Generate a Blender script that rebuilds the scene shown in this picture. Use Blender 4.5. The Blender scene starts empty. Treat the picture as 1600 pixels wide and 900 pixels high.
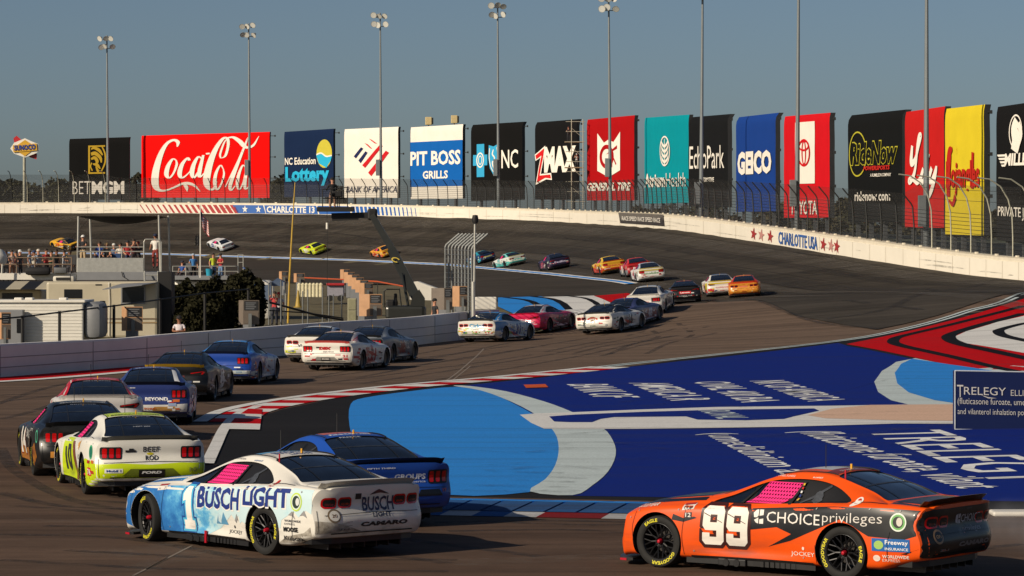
import bpy, bmesh, math, random
import numpy as np
from mathutils import Vector, Matrix, Euler
from mathutils.bvhtree import BVHTree
from mathutils.geometry import delaunay_2d_cdt

# ------------------------------------------------------------------ camera, sky, sun, exposure
R = math.radians
SC = bpy.context.scene
COL = SC.collection
random.seed(4)
FPX, CAMH, HORV = 5000.0, 4.15, 393.0        # focal length in photo pixels, camera height, horizon row
cam = bpy.data.cameras.new('camera')
cam.sensor_width = 36.0
cam.lens = FPX / 1600 * 36.0
cam.shift_y = -(450 - HORV) / 1600
cam.clip_start, cam.clip_end = 1.0, 9000.0
camo = bpy.data.objects.new('camera', cam)
camo.location = (0, 0, CAMH)
camo.rotation_euler = (R(90), 0, 0)
COL.objects.link(camo)
SC.camera = camo

SUN_DIR = Vector((-0.77, -0.64, 0)).normalized()   # horizontal direction towards the sun
SUN_EL = R(27)
world = bpy.data.worlds.new('World')
SC.world = world
world.use_nodes = True
nt = world.node_tree
bg = nt.nodes['Background']
sky = nt.nodes.new('ShaderNodeTexSky')
sky.sky_type = 'NISHITA'
sky.sun_disc = False
sky.sun_elevation = SUN_EL
sky.sun_rotation = math.atan2(SUN_DIR.x, SUN_DIR.y)
sky.air_density, sky.dust_density, sky.ozone_density = 0.72, 1.3, 2.5
sky.altitude = 200
nt.links.new(sky.outputs[0], bg.inputs[0])
bg.inputs[1].default_value = 0.054
sun = bpy.data.lights.new('sun', 'SUN')
sun.energy, sun.angle, sun.color = 4.5, R(0.5), (1.0, 0.86, 0.67)
suno = bpy.data.objects.new('sun', sun)
sd = Vector((SUN_DIR.x * math.cos(SUN_EL), SUN_DIR.y * math.cos(SUN_EL), math.sin(SUN_EL)))
suno.rotation_euler = sd.to_track_quat('Z', 'Y').to_euler()
suno.location = (-60, -50, 60)
COL.objects.link(suno)
SC.view_settings.view_transform = 'Standard'
SC.view_settings.look = 'None'
SC.view_settings.exposure = 0.0
SC.view_settings.gamma = 1.0
SC.view_settings.use_curve_mapping = False

# ------------------------------------------------------------------ helpers
def lin(c):
    """'#rrggbb' or an sRGB triple 0-255 -> linear rgb"""
    if isinstance(c, str):
        c = [int(c[i:i + 2], 16) for i in (1, 3, 5)]
    return tuple((x / 255 / 12.92) if x / 255 <= .04045 else ((x / 255 + .055) / 1.055) ** 2.4 for x in c)

MATS = {}
def mat(name, col, rough=.6, metal=0.0, coat=0.0, var=.12, scale=6.0, bump=0.0, spec=.5, dirt=0.0, alt=None, world_co=False):
    """procedural Principled material: base colour broken up by two octaves of noise, optional dirt near the ground"""
    key = (name, str(col), rough, metal, coat, var, scale, bump, dirt, str(alt))
    if key in MATS: return MATS[key]
    m = bpy.data.materials.new(name); m.use_nodes = True
    n = m.node_tree.nodes; L = m.node_tree.links
    b = n['Principled BSDF']
    c = lin(col)
    b.inputs['Roughness'].default_value = rough
    b.inputs['Metallic'].default_value = metal
    b.inputs['Coat Weight'].default_value = coat
    b.inputs['Coat Roughness'].default_value = .08
    b.inputs['Specular IOR Level'].default_value = spec
    if world_co:
        tc = n.new('ShaderNodeNewGeometry'); co = tc.outputs['Position']
    else:
        tc = n.new('ShaderNodeTexCoord'); co = tc.outputs['Object']
    no = n.new('ShaderNodeTexNoise'); no.inputs['Scale'].default_value = scale
    no.inputs['Detail'].default_value = 6; no.inputs['Roughness'].default_value = .65
    L.new(co, no.inputs['Vector'])
    mx = n.new('ShaderNodeMix'); mx.data_type = 'RGBA'
    lo = lin(alt) if alt else tuple(x * (1 - var) for x in c)
    hi = c if alt else tuple(min(1, x * (1 + var)) for x in c)
    mx.inputs['A'].default_value = (*lo, 1); mx.inputs['B'].default_value = (*hi, 1)
    mr = n.new('ShaderNodeMapRange')
    mr.inputs['From Min'].default_value = .3; mr.inputs['From Max'].default_value = .7
    L.new(no.outputs['Fac'], mr.inputs['Value']); L.new(mr.outputs[0], mx.inputs['Factor'])
    out = mx.outputs['Result']
    if dirt:
        sp = n.new('ShaderNodeSeparateXYZ'); L.new(co, sp.inputs[0])
        zr = n.new('ShaderNodeMapRange'); zr.inputs['From Min'].default_value = .6; zr.inputs['From Max'].default_value = .12
        L.new(sp.outputs['Z'], zr.inputs['Value'])
        n2 = n.new('ShaderNodeTexNoise'); n2.inputs['Scale'].default_value = 5; n2.inputs['Detail'].default_value = 8
        mp = n.new('ShaderNodeMapping'); mp.inputs['Scale'].default_value = (.35, 1, 1.6)
        L.new(co, mp.inputs[0]); L.new(mp.outputs[0], n2.inputs['Vector'])
        r2 = n.new('ShaderNodeMapRange'); r2.inputs['From Min'].default_value = .48; r2.inputs['From Max'].default_value = .8
        L.new(n2.outputs['Fac'], r2.inputs['Value'])
        mu = n.new('ShaderNodeMath'); mu.operation = 'MULTIPLY'; L.new(zr.outputs[0], mu.inputs[0]); L.new(r2.outputs[0], mu.inputs[1])
        m2 = n.new('ShaderNodeMath'); m2.operation = 'MULTIPLY'; m2.inputs[1].default_value = dirt; L.new(mu.outputs[0], m2.inputs[0])
        md = n.new('ShaderNodeMix'); md.data_type = 'RGBA'
        L.new(m2.outputs[0], md.inputs['Factor']); L.new(out, md.inputs['A']); md.inputs['B'].default_value = (.05, .04, .033, 1)
        out = md.outputs['Result']
    L.new(out, b.inputs['Base Color'])
    if bump:
        bp = n.new('ShaderNodeBump'); bp.inputs['Strength'].default_value = bump; bp.inputs['Distance'].default_value = .02
        L.new(no.outputs['Fac'], bp.inputs['Height']); L.new(bp.outputs[0], b.inputs['Normal'])
    MATS[key] = m
    return m

def paint(c, rough=.40): return mat('car_paint', c, rough, 0, .22, .03, 3, 0, .4, .85)
def vinyl(c): return mat('vinyl_print', c, .4, 0, .2, .04, 9, 0, .4, .3)
def banner(c): return mat('banner_vinyl', c, .85, 0, 0, .04, .7, 0, .08)
def flat(c, rough=.7, var=.08, scale=3.0): return mat('painted_surface', c, rough, 0, 0, var, scale, 0, .3)

def tag(o, label=None, cat=None, group=None, kind=None):
    if label: o['label'] = label
    if cat: o['category'] = cat
    if group: o['group'] = group
    if kind: o['kind'] = kind
    return o

def empty(name, loc=(0, 0, 0), rz=0.0, label=None, cat=None, group=None):
    o = bpy.data.objects.new(name, None); COL.objects.link(o)
    o.empty_display_size = .3
    o.location = loc; o.rotation_euler = (0, 0, rz)
    return tag(o, label, cat, group)

def link_mesh(name, me, parent=None):
    o = bpy.data.objects.new(name, me); COL.objects.link(o)
    if parent: o.parent = parent
    return o

class MB:
    """collects shapes and links them as ONE mesh object"""
    def __init__(s): s.v = []; s.f = []; s.m = []
    def add(s, vs, fs, mi=0, M=None):
        k = len(s.v)
        if M is not None: vs = [M @ Vector(v) for v in vs]
        s.v.extend([tuple(v) for v in vs]); s.f.extend([tuple(i + k for i in f) for f in fs]); s.m.extend([mi] * len(fs))
    def box(s, c, d, mi=0, M=None, bev=0.0):
        x, y, z = d[0] / 2, d[1] / 2, d[2] / 2
        if bev <= 0:
            vs = [(c[0] + sx * x, c[1] + sy * y, c[2] + sz * z) for sz in (-1, 1) for sy in (-1, 1) for sx in (-1, 1)]
            fs = [(0, 2, 3, 1), (4, 5, 7, 6), (0, 1, 5, 4), (2, 6, 7, 3), (0, 4, 6, 2), (1, 3, 7, 5)]
            s.add(vs, fs, mi, M)
        else:
            b = bmesh.new(); bmesh.ops.create_cube(b, size=1)
            for v in b.verts: v.co = Vector((v.co.x * d[0] + c[0], v.co.y * d[1] + c[1], v.co.z * d[2] + c[2]))
            bmesh.ops.bevel(b, geom=b.edges[:], offset=bev, segments=2, affect='EDGES', profile=.5)
            b.verts.index_update()
            s.add([v.co.copy() for v in b.verts], [[v.index for v in f.verts] for f in b.faces], mi, M); b.free()
    def tube(s, pts, r, mi=0, n=8, cap=True, M=None):
        pts = [Vector(p) for p in pts]; vs = []; fs = []
        N = len(pts); up0 = None
        for i, p in enumerate(pts):
            t = (pts[min(i + 1, N - 1)] - pts[max(i - 1, 0)])
            t = t.normalized() if t.length > 1e-9 else Vector((0, 0, 1))
            if up0 is None or abs(up0.dot(t)) > .98: up0 = Vector((0, 0, 1)) if abs(t.z) < .9 else Vector((1, 0, 0))
            a = t.cross(up0).normalized(); b = a.cross(t).normalized(); up0 = b
            rr = r[i] if isinstance(r, (list, tuple)) else r
            for k in range(n):
                an = 2 * math.pi * k / n
                vs.append(p + a * (rr * math.cos(an)) + b * (rr * math.sin(an)))
        for i in range(N - 1):
            for k in range(n):
                fs.append((i * n + k, i * n + (k + 1) % n, (i + 1) * n + (k + 1) % n, (i + 1) * n + k))
        if cap:
            fs.append(tuple(range(n - 1, -1, -1))); fs.append(tuple((N - 1) * n + k for k in range(n)))
        s.add(vs, fs, mi, M)
    def lathe(s, prof, mi=0, n=32, M=None, mis=None):
        """profile (radius, height) turned about local Z"""
        vs = []; N = len(prof)
        for k in range(n):
            a = 2 * math.pi * k / n
            for r, h in prof: vs.append((r * math.cos(a), r * math.sin(a), h))
        k0 = len(s.v)
        s.add(vs, [], mi, M)
        for i in range(N - 1):
            for k in range(n):
                k2 = (k + 1) % n
                s.f.append((k0 + k * N + i, k0 + k2 * N + i, k0 + k2 * N + i + 1, k0 + k * N + i + 1)); s.m.append(mis[i] if mis else mi)
    def prism(s, poly, h0, h1, mi=0, M=None):
        """2-D polygon (x,y) extruded in z between h0 and h1"""
        n = len(poly)
        vs = [(x, y, h0) for x, y in poly] + [(x, y, h1) for x, y in poly]
        fs = [tuple(range(n - 1, -1, -1)), tuple(range(n, 2 * n))] + [(i, (i + 1) % n, n + (i + 1) % n, n + i) for i in range(n)]
        s.add(vs, fs, mi, M)
    def mesh(s, name, mats, smooth=False, ang=35):
        me = bpy.data.meshes.new(name)
        me.from_pydata(s.v, [], s.f)
        for m in mats: me.materials.append(m)
        me.polygons.foreach_set('material_index', s.m)
        if smooth:
            me.polygons.foreach_set('use_smooth', [True] * len(s.f))
            me.set_sharp_from_angle(angle=R(ang))
        me.update()
        return me
    def build(s, name, mats, parent=None, smooth=False, ang=35):
        if not isinstance(mats, (list, tuple)): mats = [mats]
        return link_mesh(name, s.mesh(name, mats, smooth, ang), parent)

def pchip(xs, ys):
    """monotone cubic interpolant"""
    xs = np.array(xs, float); ys = np.array(ys, float)
    if xs[0] > xs[-1]: xs = xs[::-1]; ys = ys[::-1]
    h = np.diff(xs); d = np.diff(ys) / h
    m = np.zeros_like(ys); m[0] = d[0]; m[-1] = d[-1]
    for i in range(1, len(xs) - 1):
        if d[i - 1] * d[i] > 0:
            w1 = 2 * h[i] + h[i - 1]; w2 = h[i] + 2 * h[i - 1]
            m[i] = (w1 + w2) / (w1 / d[i - 1] + w2 / d[i])
    def f(x):
        x = np.clip(x, xs[0], xs[-1])
        i = np.clip(np.searchsorted(xs, x) - 1, 0, len(xs) - 2)
        t = (x - xs[i]) / h[i]
        return ((1 + 2 * t) * (1 - t) ** 2 * ys[i] + t * (1 - t) ** 2 * h[i] * m[i] + t * t * (3 - 2 * t) * ys[i + 1] + t * t * (t - 1) * h[i] * m[i + 1])
    return f

def smooth_path(pts, n=8, closed=False):
    """Catmull-Rom through the points"""
    P = [np.array(p, float) for p in pts]; out = []
    N = len(P)
    for i in range(N if closed else N - 1):
        if closed: a, b, c, d = P[i - 1], P[i], P[(i + 1) % N], P[(i + 2) % N]
        else:
            b, c = P[i], P[i + 1]
            a = P[i - 1] if i else 2 * b - c
            d = P[i + 2] if i + 2 < N else 2 * c - b
        for k in range(n):
            t = k / n
            out.append(.5 * (2 * b + (c - a) * t + (2 * a - 5 * b + 4 * c - d) * t * t + (3 * b - a - 3 * c + d) * t ** 3))
    if not closed: out.append(P[-1])
    return [tuple(p) for p in out]

def in_poly(pts, poly):
    pts = np.asarray(pts, float); poly = np.asarray(poly, float)
    x, y = pts[:, 0], pts[:, 1]; c = np.zeros(len(pts), bool)
    j = len(poly) - 1
    for i in range(len(poly)):
        xi, yi = poly[i]; xj, yj = poly[j]
        if yi != yj:
            k = ((yi > y) != (yj > y)) & (x < (xj - xi) * (y - yi) / (yj - yi) + xi)
            c ^= k
        j = i
    return c

def fill(poly, step, holes=(), grid=True):
    """quality triangulation of a polygon minus hole polygons: 2-D verts and triangles"""
    V = []; E = []
    for ring in [poly] + list(holes):
        k0 = len(V); ring = [tuple(p[:2]) for p in ring]; m = len(ring)
        for i in range(m):
            a, b = ring[i], ring[(i + 1) % m]
            L = math.hypot(b[0] - a[0], b[1] - a[1])
            if L < 1e-7: continue
            q = max(1, int(math.ceil(L / step)))
            for j in range(q): V.append((a[0] + (b[0] - a[0]) * j / q, a[1] + (b[1] - a[1]) * j / q))
        k1 = len(V)
        E += [(k, k + 1) for k in range(k0, k1 - 1)] + [(k1 - 1, k0)]
    if grid:
        A = np.array(poly, float)[:, :2]; x0, y0 = A.min(0); x1, y1 = A.max(0)
        gx = np.arange(x0 + step * .5, x1, step); gy = np.arange(y0 + step * .5, y1, step)
        if len(gx) and len(gy):
            G = np.array([(x + (step * .25 if k % 2 else 0), y) for k, y in enumerate(gy) for x in gx])
            keep = in_poly(G, A)
            for h in holes: keep &= ~in_poly(G, h)
            V += [tuple(p) for p in G[keep]]
    r = delaunay_2d_cdt([Vector(v) for v in V], E, [], 0, 1e-6)
    vs = [(v.x, v.y) for v in r[0]]; fs = [tuple(f) for f in r[2]]
    if not fs: return vs, []
    C = np.array([np.mean([vs[i] for i in f], axis=0) for f in fs])
    ok = in_poly(C, poly)
    for h in holes: ok &= ~in_poly(C, h)
    out = []
    for f, k in zip(fs, ok):
        if not k: continue
        a = sum(vs[f[i]][0] * vs[f[(i + 1) % 3]][1] - vs[f[(i + 1) % 3]][0] * vs[f[i]][1] for i in range(3))
        if abs(a) < 1e-10: continue
        out.append(f if a > 0 else f[::-1])
    return vs, out

TEXTS = {}
def text2d(s, bold=0.0, shear=0.0, res=2, maxlen=None):
    """flat text as 2-D verts/faces fitted to the unit box; returns (verts, faces, aspect w/h)"""
    key = (s, bold, shear, res, maxlen)
    if key in TEXTS: return TEXTS[key]
    cu = bpy.data.curves.new('lettering', 'FONT')
    cu.body = s; cu.resolution_u = res; cu.offset = bold; cu.shear = shear; cu.fill_mode = 'FRONT'
    o = bpy.data.objects.new('lettering', cu)
    me = bpy.data.meshes.new_from_object(o)
    b = bmesh.new(); b.from_mesh(me)
    bmesh.ops.triangulate(b, faces=b.faces[:])
    xs = [v.co.x for v in b.verts]; ys = [v.co.y for v in b.verts]
    x0, x1, y0, y1 = min(xs), max(xs), min(ys), max(ys)
    w, h = x1 - x0, y1 - y0
    if maxlen:
        for _ in range(5):
            e = [e for e in b.edges if e.calc_length() > maxlen * h]
            if not e: break
            bmesh.ops.subdivide_edges(b, edges=e, cuts=1)
            bmesh.ops.triangulate(b, faces=[f for f in b.faces if len(f.verts) > 3])
    for f in b.faces:
        if f.normal.z < 0: f.normal_flip()
    b.verts.index_update()
    vs = [((v.co.x - x0) / w, (v.co.y - y0) / h) for v in b.verts]
    fs = [tuple(v.index for v in f.verts) for f in b.faces]
    b.free(); bpy.data.meshes.remove(me); bpy.data.objects.remove(o); bpy.data.curves.remove(cu)
    TEXTS[key] = (vs, fs, w / h)
    return TEXTS[key]

def ellipse(cx, cy, rx, ry, n=28, a0=0, a1=360):
    return [(cx + rx * math.cos(R(a0 + (a1 - a0) * k / (n if a1 - a0 >= 360 else n - 1))), cy + ry * math.sin(R(a0 + (a1 - a0) * k / (n if a1 - a0 >= 360 else n - 1)))) for k in range(n)]

def brush(pts, n=6):
    """polygon of a stroke: pts are (x, y, width); smooth and tapering"""
    P = smooth_path(pts, n); Lf = []; Rt = []
    for i, (x, y, w) in enumerate(P):
        a = P[max(i - 1, 0)]; b = P[min(i + 1, len(P) - 1)]
        dx, dy = b[0] - a[0], b[1] - a[1]; L = math.hypot(dx, dy) or 1
        Lf.append((x - dy / L * w / 2, y + dx / L * w / 2)); Rt.append((x + dy / L * w / 2, y - dx / L * w / 2))
    vs = Lf + Rt; k = len(Lf)
    fs = [(i, k + i, k + i + 1, i + 1) for i in range(k - 1)]
    return vs, fs

def ring2d(cx, cy, rx, ry, w, n=28):
    o = ellipse(cx, cy, rx, ry, n); i = ellipse(cx, cy, rx - w, ry - w, n)
    return o + i, [(k, (k + 1) % n, n + (k + 1) % n, n + k) for k in range(n)]

def star2d(cx, cy, r, rot=90, sx=1.0):
    p = [(cx + sx * (r if k % 2 == 0 else r * .4) * math.cos(R(rot + k * 36)), cy + (r if k % 2 == 0 else r * .4) * math.sin(R(rot + k * 36))) for k in range(10)]
    return p

# ------------------------------------------------------------------ lie of the land
def px(u, v, Y):
    """point seen at photo pixel (u, v) that stands Y metres in front of the camera"""
    return Vector(((u - 800) / FPX * Y, Y, CAMH - (v - HORV) / FPX * Y))

# foot of the outer wall in plan (x, y) and the photo row where it meets the track
WALL_P = [(60, 60), (47, 115), (38, 160), (31, 194), (24.5, 226), (20, 263), (15, 311), (11.4, 353), (3.3, 400), (-11, 425), (-31, 446), (-55, 456), (-78, 459), (-122, 454)]
WALL_Z = [.9, 1.4, 1.9, 2.33, 3.65, 4.94, 6.33, 7.04, 7.99, 8.74, 9.37, 9.62, 9.66, 9.6]
_arc = np.concatenate([[0], np.cumsum([math.dist(WALL_P[i], WALL_P[i + 1]) for i in range(len(WALL_P) - 1)])])
_wx, _wy, _wz = pchip(_arc, [p[0] for p in WALL_P]), pchip(_arc, [p[1] for p in WALL_P]), pchip(_arc, WALL_Z)
WS = np.linspace(0, _arc[-1], 420)
WX, WY, WZ = _wx(WS), _wy(WS), _wz(WS)
for _ in range(60):                                        # fair the curve
    for A in (WX, WY, WZ): A[1:-1] = .25 * A[:-2] + .5 * A[1:-1] + .25 * A[2:]
TX, TY = np.gradient(WX), np.gradient(WY); _l = np.hypot(TX, TY); TX /= _l; TY /= _l
NX_, NY_ = TY * -1, TX                                     # candidate normal
# inward = towards the infield (to the left of travel going away is the infield): choose the side nearer (-60, 300)
if (NX_[200] * (-60 - WX[200]) + NY_[200] * (300 - WY[200])) < 0: NX_, NY_ = -NX_, -NY_
WU = 800 + FPX * WX / np.maximum(WY, 1)

def wall_at(u, off=0.0):
    """point of the wall line, moved `off` metres outwards, met by photo column u: (x, y, z foot, index)"""
    X = WX - NX_ * off; Y = WY - NY_ * off; U = 800 + FPX * X / np.maximum(Y, 1)
    for i in range(60, len(U) - 1):
        if (U[i] - u) * (U[i + 1] - u) <= 0 and U[i] != U[i + 1]:
            t = (u - U[i]) / (U[i + 1] - U[i])
            return X[i] + t * (X[i + 1] - X[i]), Y[i] + t * (Y[i + 1] - Y[i]), WZ[i] + t * (WZ[i + 1] - WZ[i]), i + t
    k = len(U) - 1
    return X[k], Y[k], WZ[k], k

# controls for a thin-plate surface
CTL = []
for Y in (-60, -10, 30, 60, 90):
    for X in (-60, -30, -12, 4, 20, 36): CTL.append((X, Y, 0.0))
CTL += [(-40, 112, 0), (-17, 108, 0), (-5, 110, 0), (8, 110, 0), (18, 111, .05), (-30, 140, 0), (-14, 130, 0), (-2.6, 147, 0), (-9, 128, 0), (2, 128, 0),
        (7.5, 124, .1), (14.6, 135, .45), (21, 150, 1.24), (25, 158, 2.0), (14.3, 196, 1.25), (8.2, 190, .5), (10.3, 191, .95), (4.5, 151, .2), (1, 165, .35),
        (-20, 180, .3), (-60, 150, .2), (-60, 230, .8), (-110, 120, 0), (-110, 250, 1.2), (30, 112, .6), (44, 80, .4)]
for (u, v, Y) in [(650, 440, 280), (780, 470, 205), (880, 490, 168), (480, 440, 300), (560, 425, 350)]:
    p = px(u, v, Y); CTL.append((p.x, p.y, p.z))
_iv = ([0, 250, 400, 560, 700, 860, 960, 1035, 1120], [396, 398, 403, 408, 415, 430, 441, 453, 468])
INNER = []
for i in range(95, 420, 1):
    x, y = WX[i] + 16.5 * NX_[i], WY[i] + 16.5 * NY_[i]
    u = 800 + FPX * x / y
    if -200 < u < 1130 and y > 170:
        v = float(np.interp(u, *_iv)); INNER.append((x, y, CAMH - (v - HORV) / FPX * y, u))
for n_, q in enumerate(INNER[::5]):
    CTL.append(q[:3])
    if n_ % 2: continue
    i = int(np.argmin((WX + 16.5 * NX_ - q[0]) ** 2 + (WY + 16.5 * NY_ - q[1]) ** 2))
    for f in (.3, .65): CTL.append((q[0] + (WX[i] - q[0]) * f, q[1] + (WY[i] - q[1]) * f, q[2] + (WZ[i] - q[2]) * (f * .97)))
    CTL.append((q[0] + NX_[i] * 5, q[1] + NY_[i] * 5, q[2] - .28))
for i in range(30, 419, 9): CTL.append((WX[i], WY[i], WZ[i]))
for i in range(30, 419, 40): CTL.append((WX[i] - NX_[i] * 14, WY[i] - NY_[i] * 14, WZ[i] + .2))
_C = np.array(CTL, float); SCL = 60.0
def _phi(r2): return .5 * r2 * np.log(np.maximum(r2, 1e-12))
_P = _C[:, :2] / SCL; _n = len(_P)
_K = _phi(((_P[:, None] - _P[None]) ** 2).sum(-1)) + np.eye(_n) * 3e-5
_A = np.zeros((_n + 3, _n + 3)); _A[:_n, :_n] = _K; _A[:_n, _n] = 1; _A[:_n, _n + 1:] = _P; _A[_n:, :_n] = _A[:_n, _n:].T
_W = np.linalg.solve(_A, np.concatenate([_C[:, 2], np.zeros(3)]))
def gz(x, y):
    """height of the ground, arrays or scalars"""
    x = np.atleast_1d(np.asarray(x, float)); y = np.atleast_1d(np.asarray(y, float))
    p = np.stack([x, y], -1) / SCL
    z = _phi(((p[:, None] - _P[None]) ** 2).sum(-1)) @ _W[:_n] + _W[_n] + p @ _W[_n + 1:]
    k = np.clip((y - 96) / 34, 0, 1) ; k = k * k * (3 - 2 * k)
    return z * k
def g1(x, y): return float(gz(x, y)[0])
_T = np.concatenate([np.arange(20, 150, .5), np.arange(150, 500, 1.0)])
def hit(u, v):
    """where the view ray of a photo pixel meets the ground"""
    dx, dz = (u - 800) / FPX, -(v - HORV) / FPX
    h = CAMH + dz * _T - gz(dx * _T, _T)
    k = np.where(h <= 0)[0]
    if len(k) == 0 or k[0] == 0: t = 450.0
    else:
        i = k[0]; t = _T[i - 1] + (_T[i] - _T[i - 1]) * h[i - 1] / (h[i - 1] - h[i])
    return (dx * t, t)
def hits(poly): return [hit(*p) for p in poly]

def sheet(name, poly, mats, dz, step=2.5, holes=(), kind='structure'):
    vs, fs = fill(poly, step, holes)
    A = np.array(vs); z = gz(A[:, 0], A[:, 1]) + dz
    mb = MB(); mb.add([(a[0], a[1], b) for a, b in zip(vs, z)], fs)
    o = mb.build(name, mats, smooth=True, ang=60)
    if kind: o['kind'] = kind
    return o

def asphalt(name, c1, c2, streak=.5, ang=0.0, grazing_tone=None):
    m = bpy.data.materials.new(name); m.use_nodes = True
    n = m.node_tree.nodes; L = m.node_tree.links; b = n['Principled BSDF']
    b.inputs['Roughness'].default_value = .9; b.inputs['Specular IOR Level'].default_value = .1
    g = n.new('ShaderNodeNewGeometry')
    def noise(scale, vec=None, det=6, rough=.6):
        t = n.new('ShaderNodeTexNoise'); t.inputs['Scale'].default_value = scale; t.inputs['Detail'].default_value = det
        t.inputs['Roughness'].default_value = rough
        L.new(vec or g.outputs['Position'], t.inputs['Vector']); return t.outputs['Fac']
    mp = n.new('ShaderNodeMapping'); mp.inputs['Rotation'].default_value = (0, 0, ang); mp.inputs['Scale'].default_value = (.05, 1.1, 1)
    L.new(g.outputs['Position'], mp.inputs[0])
    big = noise(.12); st = noise(.9, mp.outputs[0], 8, .7); grain = noise(38, None, 3, .8); mid = noise(2.2, None, 8, .75)
    def mapr(s, a, b_, lo, hi):
        r = n.new('ShaderNodeMapRange'); r.inputs['From Min'].default_value = a; r.inputs['From Max'].default_value = b_
        r.inputs['To Min'].default_value = lo; r.inputs['To Max'].default_value = hi; L.new(s, r.inputs['Value']); return r.outputs[0]
    def mul(a, c):
        k = n.new('ShaderNodeMath'); k.operation = 'MULTIPLY'; L.new(a, k.inputs[0]); L.new(c, k.inputs[1]); return k.outputs[0]
    mx = n.new('ShaderNodeMix'); mx.data_type = 'RGBA'
    mx.inputs['A'].default_value = (*c1, 1); mx.inputs['B'].default_value = (*c2, 1)
    L.new(mapr(big, .35, .65, 0, 1), mx.inputs['Factor'])
    if grazing_tone:                                  # paler far stretch: grazing-view brightening put into the colour, with a ragged transition
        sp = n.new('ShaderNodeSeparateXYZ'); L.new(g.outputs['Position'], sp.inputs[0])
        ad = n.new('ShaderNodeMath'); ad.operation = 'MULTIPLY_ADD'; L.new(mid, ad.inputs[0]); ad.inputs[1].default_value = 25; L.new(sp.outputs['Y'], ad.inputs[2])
        mo = n.new('ShaderNodeMix'); mo.data_type = 'RGBA'; L.new(mapr(ad.outputs[0], 70, 130, 0, 1), mo.inputs['Factor']); L.new(mx.outputs['Result'], mo.inputs['A']); mo.inputs['B'].default_value = (*grazing_tone, 1)
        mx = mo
    f = mul(mul(mapr(st, .38, .66, 1 - streak, 1 + .12), mapr(grain, .3, .7, .72, 1.28)), mapr(mid, .3, .7, .86, 1.14))
    vm = n.new('ShaderNodeVectorMath'); vm.operation = 'SCALE'
    L.new(mx.outputs['Result'], vm.inputs[0]); L.new(f, vm.inputs['Scale']); L.new(vm.outputs[0], b.inputs['Base Color'])
    bp = n.new('ShaderNodeBump'); bp.inputs['Strength'].default_value = .25; bp.inputs['Distance'].default_value = .01
    L.new(grain, bp.inputs['Height']); L.new(bp.outputs[0], b.inputs['Normal'])
    return m

def ground_paint(name, c, wear=.25, fade=0.0):
    """painted asphalt: colour with tyre scuffs and grain"""
    m = bpy.data.materials.new(name); m.use_nodes = True
    n = m.node_tree.nodes; L = m.node_tree.links; b = n['Principled BSDF']
    b.inputs['Roughness'].default_value = .85; b.inputs['Specular IOR Level'].default_value = .08
    g = n.new('ShaderNodeNewGeometry')
    mp = n.new('ShaderNodeMapping'); mp.inputs['Rotation'].default_value = (0, 0, .5); mp.inputs['Scale'].default_value = (.09, 1.6, 1); L.new(g.outputs['Position'], mp.inputs[0])
    a = n.new('ShaderNodeTexNoise'); a.inputs['Scale'].default_value = .5; a.inputs['Detail'].default_value = 9; a.inputs['Roughness'].default_value = .7; L.new(mp.outputs[0], a.inputs['Vector'])
    d = n.new('ShaderNodeTexNoise'); d.inputs['Scale'].default_value = 22; d.inputs['Detail'].default_value = 4; L.new(g.outputs['Position'], d.inputs['Vector'])
    r = n.new('ShaderNodeMapRange'); r.inputs['From Min'].default_value = .50 - fade * .2; r.inputs['From Max'].default_value = .76; r.inputs['To Max'].default_value = wear; L.new(a.outputs['Fac'], r.inputs['Value'])
    mx = n.new('ShaderNodeMix'); mx.data_type = 'RGBA'; mx.inputs['A'].default_value = (*lin(c), 1); mx.inputs['B'].default_value = (.035, .034, .036, 1)
    L.new(r.outputs[0], mx.inputs['Factor'])
    r2 = n.new('ShaderNodeMapRange'); r2.inputs['From Min'].default_value = .3; r2.inputs['From Max'].default_value = .7; r2.inputs['To Min'].default_value = .85; r2.inputs['To Max'].default_value = 1.13; L.new(d.outputs['Fac'], r2.inputs['Value'])
    vm = n.new('ShaderNodeVectorMath'); vm.operation = 'SCALE'; L.new(mx.outputs['Result'], vm.inputs[0]); L.new(r2.outputs[0], vm.inputs['Scale']); L.new(vm.outputs[0], b.inputs['Base Color'])
    return m

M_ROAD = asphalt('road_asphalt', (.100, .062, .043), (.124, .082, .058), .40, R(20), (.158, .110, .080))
M_OVAL = asphalt('oval_asphalt', (.050, .043, .034), (.072, .062, .051), .42, R(75))
M_BLACKTOP = asphalt('black_asphalt', (.012, .0115, .012), (.016, .015, .016), .2)
M_DIRT = mat('dry_grass', '#5a5238', .95, 0, 0, .35, .8, .3, world_co=True)
M_GRASS = mat('far_grass', '#3c4128', .95, 0, 0, .3, .05, 0, world_co=True)
G_BLUE = ground_paint('deep_blue_paint', '#0b2477', .42)
G_LET = ground_paint('faded_white_lettering', '#e4e6e6', .7, .25)
G_SKY = ground_paint('bright_blue_paint', '#2e84d4', .38)
G_PALE = ground_paint('pale_grey_blue_paint', '#b9c6c8', .4)
G_WHITE = ground_paint('white_ground_paint', '#d2d2d0', .4)
G_RED = ground_paint('red_ground_paint', '#b50208', .4)
G_SAND = ground_paint('sand_paint', '#cfae98', .15)
G_ORANGE = ground_paint('orange_ground_paint', '#c4552e', .4)
G_BLACK = ground_paint('black_ground_paint', '#131316', .2)

# base sheet to the horizon
big = MB()
big.add([(-4000, -600, -.9), (4000, -600, -.9), (4000, 7000, -.9), (-4000, 7000, -.9)], [(0, 1, 2, 3)])
tag(big.build('grassland', M_GRASS), kind='structure')
# everything inside the oval wall, as one sheet
wall_line = [(WX[i], WY[i]) for i in range(0, 420, 3)]
gpoly = [(-125, -40), (70, -40)] + wall_line
o = sheet('infield_ground', gpoly, [M_DIRT], -.06, 4.0)
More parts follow.
